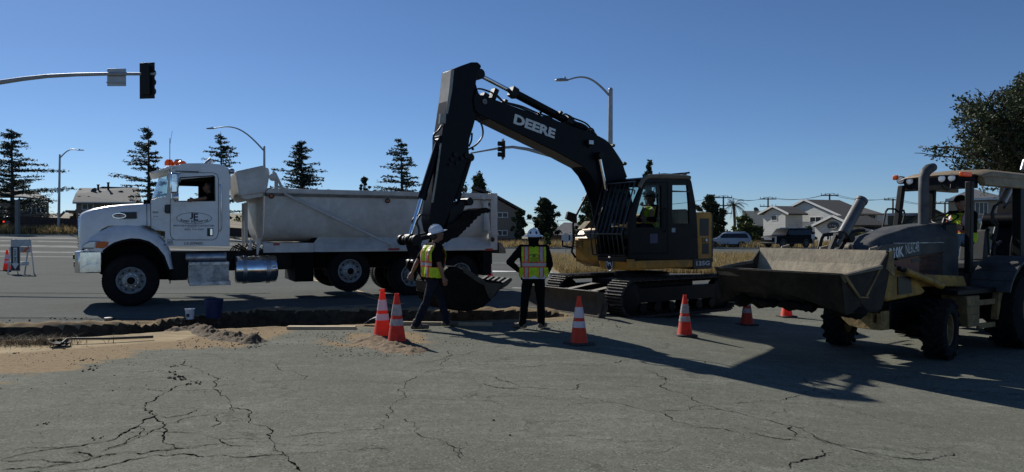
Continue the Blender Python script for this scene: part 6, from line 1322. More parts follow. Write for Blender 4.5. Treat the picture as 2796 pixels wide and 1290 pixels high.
person('truck driver in the cab shade with his forearm resting out of the open window', p, TK.rz, sit(elL=(sh_[0]-.33,.44,sh_[2]+.10),haL=(sh_[0]-.10,.47,sh_[2]+.06)), tops='tee', legs=M_den, hat='none', vest=False, boots=True)
# ------------------------------------------------------------------ cones and site clutter
def make_cone(label, px, py, H=.71, dirty=False, first=None, yaw=0., half=False):
    loc=G(px,py); t=thing('traffic_cone',label,'traffic cone',loc,yaw,'orange traffic cones round the works'); mo=M_coneD if dirty else M_cone; mr_=M_reflD if dirty else M_refl
    b=.36*H/.71; mb=MB(); mb.prismz([(-b/2+.03,-b/2),(b/2-.03,-b/2),(b/2,-b/2+.03),(b/2,b/2-.03),(b/2-.03,b/2),(-b/2+.03,b/2),(-b/2,b/2-.03),(-b/2,-b/2+.03)],0,.035); mb.build('base',M_cbase,t,bevel=.008)
    rz_=lambda z:(.135-(.135-.03)*z/H)*H/.71*(1 if H<.8 else .95)
    mb=MB(); mb.lathe([(rz_(.03)+.012,.03),(rz_(.05),.05),(rz_(H-.05),H-.05),(.034*H/.71,H-.045),(.031*H/.71,H),(.022,H),(.02,H-.06)],(0,0,0),(0,0,1),32,cap=False); bd=mb.build('cone_body',mo,t,ang=50)
    for a_,b_ in ((.36,.49),(.56,.78)):
        if half and a_>.5: pass
        mb=MB(); mb.lathe([(rz_(a_*H)+.004,a_*H),(rz_(b_*H)+.004,b_*H)],(0,0,0),(0,0,1),32,cap=False); mb.build('reflective_sleeve',mr_,bd)
    return t
make_cone('clean orange cone leaning beside a grubby one on the dirt left of the striding worker',1044,921,.76)
make_cone('grubby black streaked cone standing on the loose dirt heap',1083,937,.74,True,yaw=.3)
make_cone('orange cone in front of the dozer blade, nearest to the camera on the bare asphalt',1581,941,.71,yaw=.5)
make_cone('scuffed orange cone standing alone before the excavator tracks',1870,918,.70,True,yaw=.1)
make_cone('shaded orange cone at the rear end of the excavator track under the bucket corner',2040,888,.71,True,yaw=.4)
make_cone('orange cone behind the loader bucket whose top is hidden by it',2148,866,.72,yaw=.2)
make_cone('orange cone half hidden behind the excavator bucket teeth',1338,786,.74)
make_cone('orange cone behind the one way barricade',19,740,.9)
# barricade
bl_=G(21,749); br=thing('barricade','a-frame barricade with one way sign standing in the road','barricade',bl_,-.12)
s_=bl_.y/F; 
M_bwh=PM('barricade_white',(.5,.52,.52),.5,dirt=(.25,.25,.24)); M_bor=PM('barricade_orange',(.6,.16,.08),.5)
w_=56*s_; h_=95*s_
mb=MB()
for x_ in (-.0,w_*.9): mb.tube([(x_,0,0),(x_+(.0 if x_==0 else .02),.22,h_)],.028,6)
mb.build('front_leg',M_bwh,br)
mb=MB()
for x_ in (.04,w_*.9+.02): mb.tube([(x_+.03,.42,0),(x_+.01,.24,h_)],.024,6)
mb.build('rear_leg',M_bwh,br)
mb=MB(); mb.box(-.05,w_+.02,.13,.2,h_*.62,h_*.78); mb.box(-.05,w_+.02,.05,.1,h_*.25,h_*.36); mb.box(-.02,w_*.98,.17,.26,h_*.8,h_); pn=mb.build('panel',M_bwh,br,bevel=.006)
mb=MB(); 
for x_ in (.0,w_*.62): mb.add([(x_,.128,h_*.62),(x_+.18,.128,h_*.62),(x_+.36,.128,h_*.78),(x_+.18,.128,h_*.78)],[(0,1,2,3)])
mb.build('orange_stripe',M_bor,pn,smooth=False)
sgx=w_*.44; mb=MB(); sw_,sh2=.41,.98; mb.box(sgx-sw_/2,sgx+sw_/2,-.03,-.01,h_*.09,h_*.09+sh2); sg=mb.build('one_way_sign',M_dec_w,br,bevel=.01)
mb=MB(); mb.box(sgx-sw_/2+.02,sgx+sw_/2-.02,-.035,-.03,h_*.09+.02,h_*.09+sh2-.02); mb.build('sign_field',M_dec_k,sg)
mb=MB(); z0s=h_*.09; mb.add([(sgx-.085,-.038,z0s+.92),(sgx+.085,-.038,z0s+.92),(sgx+.085,-.038,z0s+.3),(sgx+.165,-.038,z0s+.3),(sgx,-.038,z0s+.06),(sgx-.165,-.038,z0s+.3),(sgx-.085,-.038,z0s+.3)],[tuple(range(7))]); mb.build('arrow',M_dec_w,sg,smooth=False)
text_part(sg,'sign_lettering','ONE WAY',(sgx,-.04,z0s+.6),.56,.12,right=(0,0,1),up=(-1,0,0),mat=M_dec_k,bold=.03)
# buckets, planks, shovel, cap, debris
def pail(label,px,py,r,h,mat,lid=False):
    t=thing('bucket',label,'bucket',G(px,py)); mb=MB(); mb.lathe([(r*.85,0),(r*.98,h*.85),(r*1.05,h*.86),(r*1.05,h),(r*.98,h),(r*.8,.02),(0,.02)],(0,0,0),(0,0,1),28,cap=False); mb.lathe([(0,0),(r*.85,0)],(0,0,0),(0,0,1),28,cap=False); mb.build('pail',mat,t)
    mb=MB(); mb.tube([(r*1.05*math.cos(a),r*.3*0-r*.2*math.sin(a),h*.9-r*.9*math.sin(a)*.6) for a in [math.pi*i/10 for i in range(11)]],.004,5); mb.build('handle',M_black,t); return t
wp=pail('small white paint pail in the truck shadow by the trench',518,872,.085,.2,PM('white_plastic',(.72,.74,.78),.4,dirt=(.3,.3,.32),dirt_amt=.3))
mb=MB(); mb.box(-.03,.03,-.092,-.088,.05,.11); mb.build('pail_label',M_dec_b,wp)
pail('blue bucket beside the trench in deep shade',583,868,.17,.36,PM('blue_plastic',(.004,.012,.075),.6))
M_wood=PM('pale_lumber',(.55,.42,.25),.7,var=.2,scale=3,vec=(1,12,12))
def plank(name,label,pa,pb,w,h,z=.0,mat=M_wood):
    a,b=G(*pa),G(*pb); c=(a+b)/2; t=MB(); L=(b-a).length; t.box(-L/2,L/2,-w/2,w/2,0,h); o=t.build(name,mat,None,bevel=.004); o.location=c+Vector((0,0,z)); o.rotation_euler=(0,0,math.atan2(b.y-a.y,b.x-a.x)); tag(o,label,'lumber','boards lying by the trench'); return o
plank('plank','clean pale plank lying along the trench edge left of the cones',(785,899),(971,899),.14,.05)
plank('plank','thin timber passing behind the striding worker boots',(1085,888),(1345,890),.09,.06,mat=PM('dull_lumber',(.35,.28,.18),.8,var=.2,vec=(1,10,10)))
plank('plank','long board lying in the truck shadow above the trench',(870,845),(1035,836),.12,.04,mat=PM('weathered_lumber',(.2,.18,.15),.85,var=.2,vec=(1,10,10)))
g_=G(1010,889); mb=MB(); secs=[]
for k in range(9):
    t_=k/8; x_=-.12+.36*t_; z_=.02+.16*math.sin(t_*1.9)*.8; secs.append([(x_,-.1+.06*t_,z_),(x_,.1+.06*t_,z_),(x_+.01,.1+.06*t_,z_+.012),(x_+.01,-.1+.06*t_,z_+.012)])
mb.loft(secs); o=mb.build('pipe_offcut',PM('white_pvc',(.75,.76,.76),.35),None); o.location=g_; tag(o,'curved white plastic offcut lying just left of the orange cones','offcut')
g_=G(296,883); mb=MB(); mb.lathe([(0,0),(.062,0),(.062,.085),(.07,.086),(.07,.1),(.05,.105),(0,.105)],(0,0,0),(0,0,1),20); o=mb.build('capped_pipe_stub',PM('grimy_pipe_cap',(.12,.11,.1),.6),None); o.location=G(295,883); tag(o,'short grimy round pipe cap standing on the soil beyond the trench','pipe cap')
sv=thing('shovel','rusty shovel lying on the tan dirt beside the trench','shovel',G(165,947))
def gl(px,py,z): return G(px,py)-G(165,947)+Vector((0,0,z))
mb=MB(); mb.tube([gl(418,929,.05),gl(300,936,.06),gl(195,940,.08),gl(180,944,.09),gl(168,948,.05)],[.022,.02,.018,.017,.02],10); mb.build('handle',PM('dark_wood_handle',(.07,.055,.04),.7),sv)
a_=gl(172,950,.03); b_=gl(108,928,.13); d_=(b_-a_).normalized(); sd_=d_.cross(Vector((0,0,1))).normalized(); mb=MB(); secs=[]
for t_,w_ in ((0,.035),(.1,.11),(.5,.13),(.8,.11),(1,.02)):
    c=a_+d_*.36*t_; secs.append([c-sd_*w_+Vector((0,0,.03)),c-sd_*w_*.5,c,c+sd_*w_*.5,c+sd_*w_+Vector((0,0,.03)),c+sd_*w_*.5-Vector((0,0,.006)),c-Vector((0,0,.006)),c-sd_*w_*.5-Vector((0,0,.006))])
mb.loft(secs); mb.build('blade',M_dkbucket,sv)
def heap(name,label,pts,h,rr,seed,mat=M_dirt,n=42,cat='dirt heap'):
    """a ridge of loose soil along ground points"""
    P_=[G(*p) for p in pts]; c=P_[len(P_)//2]; mb=MB(); x0=min(p.x for p in P_)-rr; x1=max(p.x for p in P_)+rr; y0=min(p.y for p in P_)-rr; y1=max(p.y for p in P_)+rr; idx={}; vs=[]
    nx_=int((x1-x0)/.025)+1; ny_=int((y1-y0)/.025)+1
    def hgt(x,y):
        best=0
        for i in range(len(P_)-1):
            a,b=P_[i],P_[i+1]; ab=Vector((b.x-a.x,b.y-a.y)); t=max(0,min(1,((x-a.x)*ab.x+(y-a.y)*ab.y)/max(ab.length_squared,1e-6))); d=math.hypot(x-a.x-ab.x*t,y-a.y-ab.y*t)/rr
            q=max(0,1-d); best=max(best,q)
        nz=noise.noise(Vector((x*5,y*5,seed)))*.35+noise.noise(Vector((x*14,y*14,seed)))*.25+noise.noise(Vector((x*34,y*34,seed)))*.22
        return h*(best**1.1)*(1+nz*1.3)-.012+ .03*nz*(best>0)
    for j in range(ny_):
        for i in range(nx_):
            x=x0+(x1-x0)*i/(nx_-1); y=y0+(y1-y0)*j/(ny_-1); vs.append((x-c.x,y-c.y,max(hgt(x,y),-.02)+gz(x,y)-c.z))
    fs=[(j*nx_+i,j*nx_+i+1,(j+1)*nx_+i+1,(j+1)*nx_+i) for j in range(ny_-1) for i in range(nx_-1)]
    fs=[f for f in fs if max(vs[k][2]-(gz(vs[k][0]+c.x,vs[k][1]+c.y)-c.z) for k in f)>-.008]
    mb.add(vs,fs); o=mb.build(name,mat,None,ang=180,fix=False); o.location=c; 
    # drop loose verts
    import bmesh; b=bmesh.new(); b.from_mesh(o.data); bmesh.ops.delete(b,geom=[v for v in b.verts if not v.link_faces],context='VERTS'); b.to_mesh(o.data); b.free()
    tag(o,label,cat,'heaps of loose dirt'); return o
heap('dirt_heap','dark crumbly ridge of soil across the tan slab beside the trench',[(540,902),(580,915),(620,925),(660,928),(690,934)],.12,.26,1.3,M_dirt)
heap('dirt_heap','low ridge of soil at the trench lip left of the crumbly ridge',[(470,908),(500,904),(540,903)],.09,.2,4.3,M_dirt)
M_sand=PM('reddish_sand',(.2,.135,.075),.95,var=.35,scale=20,bump=.8,bscale=50)
heap('dirt_heap','reddish heap of loose dirt spilling round the pair of cones',[(1010,928),(1040,938),(1080,950),(1110,957)],.07,.42,7.7,M_sand)
# dry grass tuft beside the shovel
def blades(name,pts,h,wd,mats,kind='stuff',spread=.12,droop=.4,label=None,cat=None,seed=3,kmin=0):
    rs=np.random.RandomState(seed); n=len(pts); P_=np.array(pts,dtype=float); P_[:,0]+=rs.normal(0,spread*.3,n)*0; hh=h*(.5+rs.rand(n)*.8); a=rs.rand(n)*6.283; w=wd*(.6+rs.rand(n)*.8)
    dx,dy=np.cos(a),np.sin(a); lx=rs.normal(0,droop,n)*hh; ly=rs.normal(0,droop,n)*hh
    v0=P_+np.stack([-dx*w,-dy*w,0*w],1); v1=P_+np.stack([dx*w,dy*w,0*w],1); m0=P_+np.stack([lx*.35-dx*w*.7,ly*.35-dy*w*.7,hh*.6],1); m1=P_+np.stack([lx*.35+dx*w*.7,ly*.35+dy*w*.7,hh*.6],1); t=P_+np.stack([lx,ly,hh],1)
    V=np.stack([v0,v1,m1,m0,t],1).reshape(-1,3); me=bpy.data.meshes.new(name); fs=[]; 
    for i in range(n): o=5*i; fs+=[(o,o+1,o+2,o+3),(o+3,o+2,o+4)]
    me.from_pydata(V.tolist(),[],fs)
    for m in mats: me.materials.append(m)
    mi=np.repeat(rs.randint(0,len(mats),n),2); me.polygons.foreach_set('material_index',mi.astype(np.int32)); me.update(); ob=bpy.data.objects.new(name,me); COL.objects.link(ob); tag(ob,label,cat,None,kind); return ob
M_gr=[PM('dry_grass_straw',(.42,.31,.15),.8,trans=.4,var=.15),PM('dry_grass_gold',(.3,.21,.09),.8,trans=.4,var=.2),PM('dry_grass_olive',(.16,.14,.06),.8,trans=.4,var=.2)]
M_grd=[PM('dead_root_brown',(.09,.07,.045),.9,trans=.2),PM('dead_root_pale',(.22,.18,.12),.9,trans=.2)]
rs=np.random.RandomState(5); c_=G(85,940); pts=[]
for i in range(700):
    x=c_.x+rs.normal(0,.33); y=c_.y+rs.normal(0,.12); pts.append((x,y,gz(x,y)))
blades('dry_grass_clump',pts,.11,.005,M_grd,None,label='tangled clump of dead grass and roots lying left of the shovel blade',cat='grass clump',droop=1.3)
# clods
mb=MB(); rs=random.Random(11)
def clod(x,y,r):
    M=Matrix.Rotation(rs.random()*6,3,'Z'); o=len(mb.v); mb.sphere((x,y,gz(x,y)+r*.35),(r*rs.uniform(.8,1.4),r*rs.uniform(.7,1.1),r*rs.uniform(.5,.8)),6,4,M=M)
    for i in range(o,len(mb.v)): v=Vector(mb.v[i]); mb.v[i]=tuple(v+Vector((rs.uniform(-1,1),rs.uniform(-1,1),rs.uniform(-1,1)))*r*.22)
def scatter(n,xr,yr,r0,r1):
    for _ in range(n):
        px=rs.uniform(*xr); py=rs.uniform(*yr); g=G(px,py); clod(g.x,g.y,rs.uniform(r0,r1)**1)
scatter(170,(0,480),(945,1000),.002,.008); scatter(160,(560,1000),(905,945),.003,.010); scatter(420,(860,1160),(905,975),.003,.010); scatter(60,(0,700),(985,1080),.003,.008); scatter(90,(500,720),(925,955),.004,.013); scatter(120,(0,600),(868,892),.006,.02); scatter(420,(0,2796),(960,1288),.002,.005)
scatter(120,(1100,1560),(895,950),.003,.01); scatter(60,(1400,1700),(875,905),.004,.016)
for (a,b,r) in ((962,300,.016),(968,312,.02),(978,325,.022),(988,338,.022),(998,352,.02),(948,498,.05),(962,510,.035),(940,470,.03),(936,440,.025),(1060,532,.035),(1050,520,.02),(490,458,.035),(510,438,.025),(470,402,.035),(600,572,.012),(240,750,.02),(320,345,.035),(95,367,.03),(530,827,.02),(1370,333,.035),(1397,330,.02),(1372,258,.03)):
    g=G(.5047*a,780+.5047*b); 
    for k in range(7): clod(g.x+rs.gauss(0,r*1.3),g.y+rs.gauss(0,r*1.3),r*rs.uniform(.15,.5))
for (a,b,r) in ((238,597,.014),(1170,340,.014),(310,662,.01),(607,415,.01)): g=G(1200+.6196*a,780+.6196*b); clod(g.x,g.y,r)
tag(mb.build('scattered_dirt_clods',M_dirt,None,smooth=False,fix=False),None,None,None,'stuff')

bpy.data.scenes.remove(TMP)
# ------------------------------------------------------------------ street furniture
def lamp(label, base, top, head, poler, zfoot=None, armr=.05, droop=0):
    t=thing('street_lamp',label,'street lamp',base,0,'street lamps round the junction'); T_=Vector(top)-Vector(base); H_=Vector(head)-Vector(base)
    mb=MB(); mb.tube([(0,0,0),(T_.x*.5,T_.y*.5,T_.z*.5),tuple(T_)],[poler,poler*.8,poler*.62],12); mb.tube([(0,0,0),(0,0,.25)],poler*1.7,8); mb.sphere(T_,poler*.68,10,5); mb.build('pole',M_galv,t)
    mb=MB(); a=T_-Vector((0,0,.35)); pts=[]
    for k in range(13):
        q=k/12; pts.append(a.lerp(H_,q)+Vector((0,0,droop*math.sin(q*math.pi)*.9)))
    mb.tube(pts,[armr*(1-.4*k/12) for k in range(13)],8); mb.build('arm',M_galv,t)
    d=(H_-a); d.z=0; d.normalize(); L=.75; mb=MB(); sd=Vector((-d.y,d.x,0)); secs=[]
    for q,w,hh in ((-.1,.05,.05),(.1,.12,.08),(.4,.17,.09),(.7,.14,.06),(.8,.03,.03)):
        c=H_+d*q*L; secs.append([c-sd*w-Vector((0,0,.03)),c-sd*w*.6+Vector((0,0,hh)),c+sd*w*.6+Vector((0,0,hh)),c+sd*w-Vector((0,0,.03))])
    mb.loft(secs); mb.tube([H_+d*.1+Vector((0,0,.07)),H_+d*.1+Vector((0,0,.17))],.05,8); mb.build('lamp_head',M_galv,t,bevel=.01); return t
def gp(px,D,dz=0): X=(px-CX)/F*D; return Vector((X,D,gz(X,D)+dz))
b=gp(160,80); lamp('slender grey street lamp at the far kerb on the left, its arm reaching right',b,P(164,424,80),P(215,411,80),.15,armr=.07,droop=.5)
b=gp(722,62); lamp('grey street lamp rising behind the dump truck with its arm reaching left',b,P(722,402,62),P(583,352,62),.14,armr=.07,droop=1.0)
b=gp(1664,36); lamp('tall thick grey street lamp behind the excavator boom',b,P(1667,246,36),P(1548,220,36),.17,armr=.06,droop=.55)
# traffic signals
def signal(parent, c, s, face, back=True, lensvis=False):
    mb=MB(); w=.33*s; h=1.05*s
    f=Vector(face).normalized(); sd=Vector((-f.y,f.x,0)); c=Vector(c)
    def bx(cx,cy,cz,a,b_,d,o): 
        M=Matrix((( sd.x,f.x,0,0),(sd.y,f.y,0,0),(0,0,1,0),(0,0,0,1))); M=Matrix.Translation(c)@M; o.box(cx-a,cx+a,cy-b_,cy+b_,cz-d,cz+d,0,M)
    bx(0,0,0,w/2,.1*s,h/2,mb); 
    if back: bx(0,.02,0,w/2+.14*s,.01,h/2+.14*s,mb)
    hd=mb.build('signal_head',M_plastic,parent,bevel=.015)
    for k in (-1,0,1):
        m2=MB(); cc_=c+Vector((0,0,k*.34*s)); m2.lathe([(.14*s,.1*s),(.15*s,.34*s),(.14*s,.34*s),(.13*s,.1*s)],cc_,f,14,cap=False); m2.build('signal_visor',M_plastic,hd)
        m2=MB(); m2.lathe([(.12*s,.1*s),(0,.12*s)],cc_,f,14,cap=False); m2.build('signal_lens',M_dkbucket,hd)
    return hd
t=thing('traffic_signal','long curved mast arm at upper left carrying a signal and sign seen from behind','traffic signal',gp(-760,27.0),0,'mast arm signals'); o_=t.location.copy()
mb=MB(); pts=[P(-760,0,27),P(-760,0,27)]; base=Vector((0,0,0)); topz=P(-760,330,27)-o_
mb.tube([(0,0,0),tuple(topz)],[.17,.13],14); mb.build('pole',M_galv,t)
mb=MB(); pts=[P(a,b_,27)-o_ for a,b_ in ((-760,345),(-600,300),(-400,268),(-200,246),(-60,233),(0,226),(60,217),(130,209),(210,205),(300,203),(425,203))]; mb.tube(pts,[.12-.0065*k for k in range(11)],12); mb.build('mast_arm',M_galv,t)
signal(t,P(402,221,27)-o_,1.0,(0.15,1,0))
mb=MB(); c_=P(316,212,27)-o_; mb.box(c_.x-.35,c_.x+.35,c_.y+.08,c_.y+.1,c_.z-.31,c_.z+.34); sb_=mb.build('sign_plate',M_alub,t,bevel=.01); mb=MB(); mb.box(c_.x-.35,c_.x+.35,c_.y+.03,c_.y+.08,c_.z+.12,c_.z+.16); mb.box(c_.x-.35,c_.x+.35,c_.y+.03,c_.y+.08,c_.z-.2,c_.z-.16); mb.build('sign_bracket',M_galv,sb_)
t=thing('traffic_signal','distant pale mast arm with a signal seen below the excavator boom','traffic signal',gp(1700,44),0,'mast arm signals'); o_=t.location.copy()
mb=MB(); mb.tube([(0,0,0),tuple(P(1700,500,44)-o_)],[.18,.15],14); mb.build('pole',M_galv,t)
mb=MB(); pts=[P(a,b_,44)-o_ for a,b_ in ((1700,510),(1650,480),(1590,455),(1520,430),(1440,408),(1400,402),(1370,404),(1330,411),(1285,419))]; mb.tube(pts,[.17,.15,.135,.12,.1,.085,.07,.055,.045],12); mb.build('mast_arm',M_galv,t)
signal(t,P(1374,408,44)-o_,.95,(-1,-.25,0),back=True)
mb=MB(); mb.tube([P(1291,411,44)-o_,P(1291,404,44)-o_],.04,6); mb.cbox(P(1291,408,44)-o_,(.16,.1,.1)); mb.build('detector',M_black,t)
def post_sign(name,label,px,D,top,w,h,shape='rect'):
    b=gp(px,D); t=thing(name,label,'sign',b,0); z1=P(px,top,D).z-b.z; mb=MB(); mb.box(-.03,.03,-.02,.02,0,z1); mb.build('post',M_galv,t)
    mb=MB()
    if shape=='oct': mb.prism([(w/2*math.cos(R(22.5+45*k)),z1-h/2+w/2*math.sin(R(22.5+45*k))) for k in range(8)],-.03,-.022)
    else: mb.box(-w/2,w/2,-.03,-.022,z1-h,z1)
    mb.build('plate',M_alub,t); return t
post_sign('stop_sign','grey back of an octagonal stop sign before the low grey roof',1545,60,637,.78,.78,'oct')
post_sign('road_sign','small plain sign back right of the octagonal stop sign',1559,60,641,.35,.5)
post_sign('marker_post','thin pale post standing before the black vehicle',2118,66,647,.16,.5)
post_sign('road_sign','small sign on a thin post right of the black vehicle in dry grass',2220,70,640,.3,.45)
t=thing('wooden_post','thick weathered wooden post among weeds at far left','post',gp(48,76),0); mb=MB(); mb.box(-.17,.17,-.17,.17,0,P(48,547,76).z-t.location.z); mb.build('post_shaft',PM('weathered_post',(.16,.17,.17),.8),t,bevel=.02)
# ------------------------------------------------------------------ cars
def car(name,label,px,D,py_base,L,Hh,Wd,heading,paint,kind='suv',lampon=False):
    b=gp(px,D); b.z=EYE+(HY-py_base)/F*D; t=thing(name,label,'car',b,heading,'cars beyond the road')
    k=Hh; pr=[(L*.5,k*.28),(L*.5,k*.42),(L*.46,k*.53),(L*.25,k*.6),(L*.1,k*.93),(L*.02,k*.985),(-L*.2,k),(-L*.4,k*.96),(-L*.46,k*.82),(-L*.5,k*.6),(-L*.5,k*.25),(-L*.46,k*.2),(L*.46,k*.2)]
    if kind=='box': pr=[(L*.5,k*.25),(L*.5,k*.5),(L*.47,k*.58),(L*.24,k*.62),(L*.13,k*.96),(L*.08,k*.99),(-L*.4,k),(-L*.47,k*.96),(-L*.5,k*.6),(-L*.5,k*.25),(-L*.46,k*.2),(L*.46,k*.2)]
    secs=[]; beltz=k*.6
    for f_,ins in ((-.5,.04),(-.47,.0),(.47,0),(.5,.04)):
        sec=[]
        for x,z in pr:
            tum=max(0,(z-beltz))*.22; y=f_*Wd; y=y-math.copysign(tum,y); sec.append((x*(1-ins*.4),y,z if ins==0 else beltz+(z-beltz)*.96))
        secs.append(sec)
    mb=MB(); mb.loft(secs); bd=mb.build('body',paint,t,bevel=.02,ang=35)
    for sg in (1,-1):
        ga=[(L*.2,k*.62),(L*.1,k*.88),(-L*.38,k*.91),(-L*.42,k*.8),(-L*.44,k*.63)] if kind=='suv' else [(L*.2,k*.64),(L*.13,k*.9),(-L*.43,k*.92),(-L*.45,k*.64)]
        mb=MB(); vs=[(x,sg*(Wd*.5-max(0,z-beltz)*.22+.012),z) for x,z in ga]; mb.add(vs,[tuple(range(len(vs)))]); mb.build('side_window',M_winb,bd,smooth=False)
        mb=MB(); 
        for xx in (-.03*L,-.22*L): mb.box(xx-.03,xx+.03,sg*(Wd*.5-k*.08)-.012,sg*(Wd*.5-k*.03)+.014,k*.62,k*.9)
        mb.build('pillar',M_dec_k,bd)
        mb=MB(); mb.cbox((L*.17,sg*(Wd*.5+.09),k*.63),(.14,.2,.14)); mb.build('mirror',paint,bd,bevel=.03)
        mb=MB(); mb.box(-L*.38,L*.05,sg*Wd*.36-.015,sg*Wd*.36+.015,k*.985,k*1.03); mb.build('roof_rail',M_alu,bd,bevel=.01)
        for xx in (L*.31,-L*.29):
            r_=k*.2; mb=MB(); mb.lathe([(0,-.12),(r_*1.15,-.12),(r_*1.15,.016),(0,.016)],(xx,sg*(Wd*.5-.1)+sg*.1,r_),(0,sg,0),24); mb.build('wheel_well',M_dec_k,bd)
            mb=MB(); mb.lathe([(r_*.62,-.1),(r_*.97,-.11),(r_,-.07),(r_,.05),(r_*.95,.09),(r_*.62,.07)],(xx,sg*(Wd*.5-.06),r_),(0,sg,0),28,cap=False); w_=mb.build('wheel',M_rubber,t); mb=MB(); mb.lathe([(r_*.64,.06),(r_*.55,.045),(r_*.2,.05),(0,.06)],(xx,sg*(Wd*.5-.06),r_),(0,sg,0),20,cap=False); mb.build('rim',M_alu,w_)
    mb=MB(); mb.add([(L*.235,-Wd*.4,k*.63),(L*.235,Wd*.4,k*.63),(L*.115,Wd*.36,k*.9),(L*.115,-Wd*.36,k*.9)],[(0,1,2,3)]); mb.v=[(v[0]+.035,v[1],v[2]) for v in mb.v]; mb.build('windscreen',M_winb,bd,smooth=False)
    mb=MB(); mb.add([(-L*.487-.02,-Wd*.38,k*.66),(-L*.487-.02,Wd*.38,k*.66),(-L*.45-.03,Wd*.34,k*.88),(-L*.45-.03,-Wd*.34,k*.88)],[(3,2,1,0)]); mb.build('rear_window',M_winb,bd,smooth=False)
    for sg in (1,-1):
        mb=MB(); mb.cbox((L*.48,sg*Wd*.36,k*.47),(.16,.34,.13)); mb.build('headlight',M_lens,bd,bevel=.02); mb=MB(); mb.cbox((-L*.49,sg*Wd*.4,k*.55),(.12,.26,.2))
        mb.build('tail_lamp',M_red if not lampon else M_tail,bd,bevel=.02)
    mb=MB(); mb.box(L*.49,L*.505,-Wd*.25,Wd*.25,k*.38,k*.5); mb.build('grille',M_alu if kind=='box' else M_dec_k,bd); mb=MB(); mb.box(-L*.515,-L*.5,-.16,.16,k*.42,k*.5); mb.build('number_plate',M_dec_w,bd)
    mb=MB(); mb.box(-L*.505,L*.505,-Wd*.5+.0,Wd*.5,k*.17,k*.26); mb.build('bumper_trim',M_plastic,bd,bevel=.02); return t
m,nd_,lk_,bb_=nt('lit_tail_lamp'); bb_.inputs['Base Color'].default_value=(.5,.02,.02,1); bb_.inputs['Emission Color'].default_value=(1,.05,.03,1); bb_.inputs['Emission Strength'].default_value=1.2; M_tail=m
car('parked_car','pale blue white suv parked beyond the road right of the excavator',1986,78,677,4.7,1.68,1.9,R(168),PM('pale_blue_car_paint',(.3,.37,.46),.3,var=.03,coat=.3))
car('parked_car','black boxy suv facing left in front of the white house',2150,72,675,5.0,1.86,2.0,R(205),PM('black_car_paint',(.003,.003,.0035),.5,var=.03,spec=.08),'box')
car('parked_car','dark car seen from behind with its brake lamps on at far left',42,92,624,4.4,1.45,1.85,R(75),PM('dark_car_paint',(.02,.022,.03),.2,coat=.6),lampon=True)
# ------------------------------------------------------------------ houses
def hpx(a,b,D): return ((a-CX)/F*D, EYE+(HY-b)/F*D)
def shear(mb,par,D):
    o=par.location; k=(sum(v[0] for v in mb.v)/len(mb.v)+o.x)/D; y0=D-o.y; mb.v=[(v[0]+(v[1]-y0)*k,v[1],v[2]) for v in mb.v]
def wall_part(par,pts,D,depth,mat,name='wall'):
    mb=MB(); q=[hpx(a,b,D) for a,b in pts]; o=par.location; mb.prism([(x-o.x,z-o.z) for x,z in q],D-o.y,D+depth-o.y); shear(mb,par,D); return mb.build(name,mat,par,smooth=False)
def roof_part(par,pts,D,depth,mat,th=.25,over=.5,name='roof'):
    mb=MB(); o=par.location; q=[hpx(a,b,D) for a,b in pts]; q=[(x-o.x,z-o.z) for x,z in q]; band(mb,q,D-over-o.y,D+depth-o.y,-th); shear(mb,par,D); return mb.build(name,mat,par,smooth=False)
def roof_mesh(par,V_,F_,mat,name='roof'):
    mb=MB(); o=par.location; mb.add([tuple(Vector(v)-o) for v in V_],F_); ob=mb.build(name,mat,par,smooth=False,fix=False); s=ob.modifiers.new('s','SOLIDIFY'); s.thickness=.2; s.offset=-1; return ob
def window(par,a0,b0,a1,b1,D,split=1,fm=None,prot=.05):
    o=par.location; x0,z1=hpx(a0,b0,D); x1,z0=hpx(a1,b1,D); x0-=o.x;x1-=o.x;z0-=o.z;z1-=o.z; y=D-o.y; f=.09; mb=MB()
    mb.box(x0,x1,y-prot,y-.003,z1-f,z1); mb.box(x0,x1,y-prot,y-.003,z0,z0+f); mb.box(x0,x0+f,y-prot,y-.003,z0+f,z1-f); mb.box(x1-f,x1,y-prot,y-.003,z0+f,z1-f)
    for k in range(1,split): xm_=x0+(x1-x0)*k/split; mb.box(xm_-f/2,xm_+f/2,y-prot,y-.003,z0+f,z1-f)
    w=mb.build('window',fm or M_trim,par,smooth=False); mb=MB(); mb.box(x0+f,x1-f,y-.02,y-.006,z0+f,z1-f); mb.build('pane',M_winb,w,smooth=False); return w
M_trim=PM('house_trim_white',(.62,.62,.6),.6)
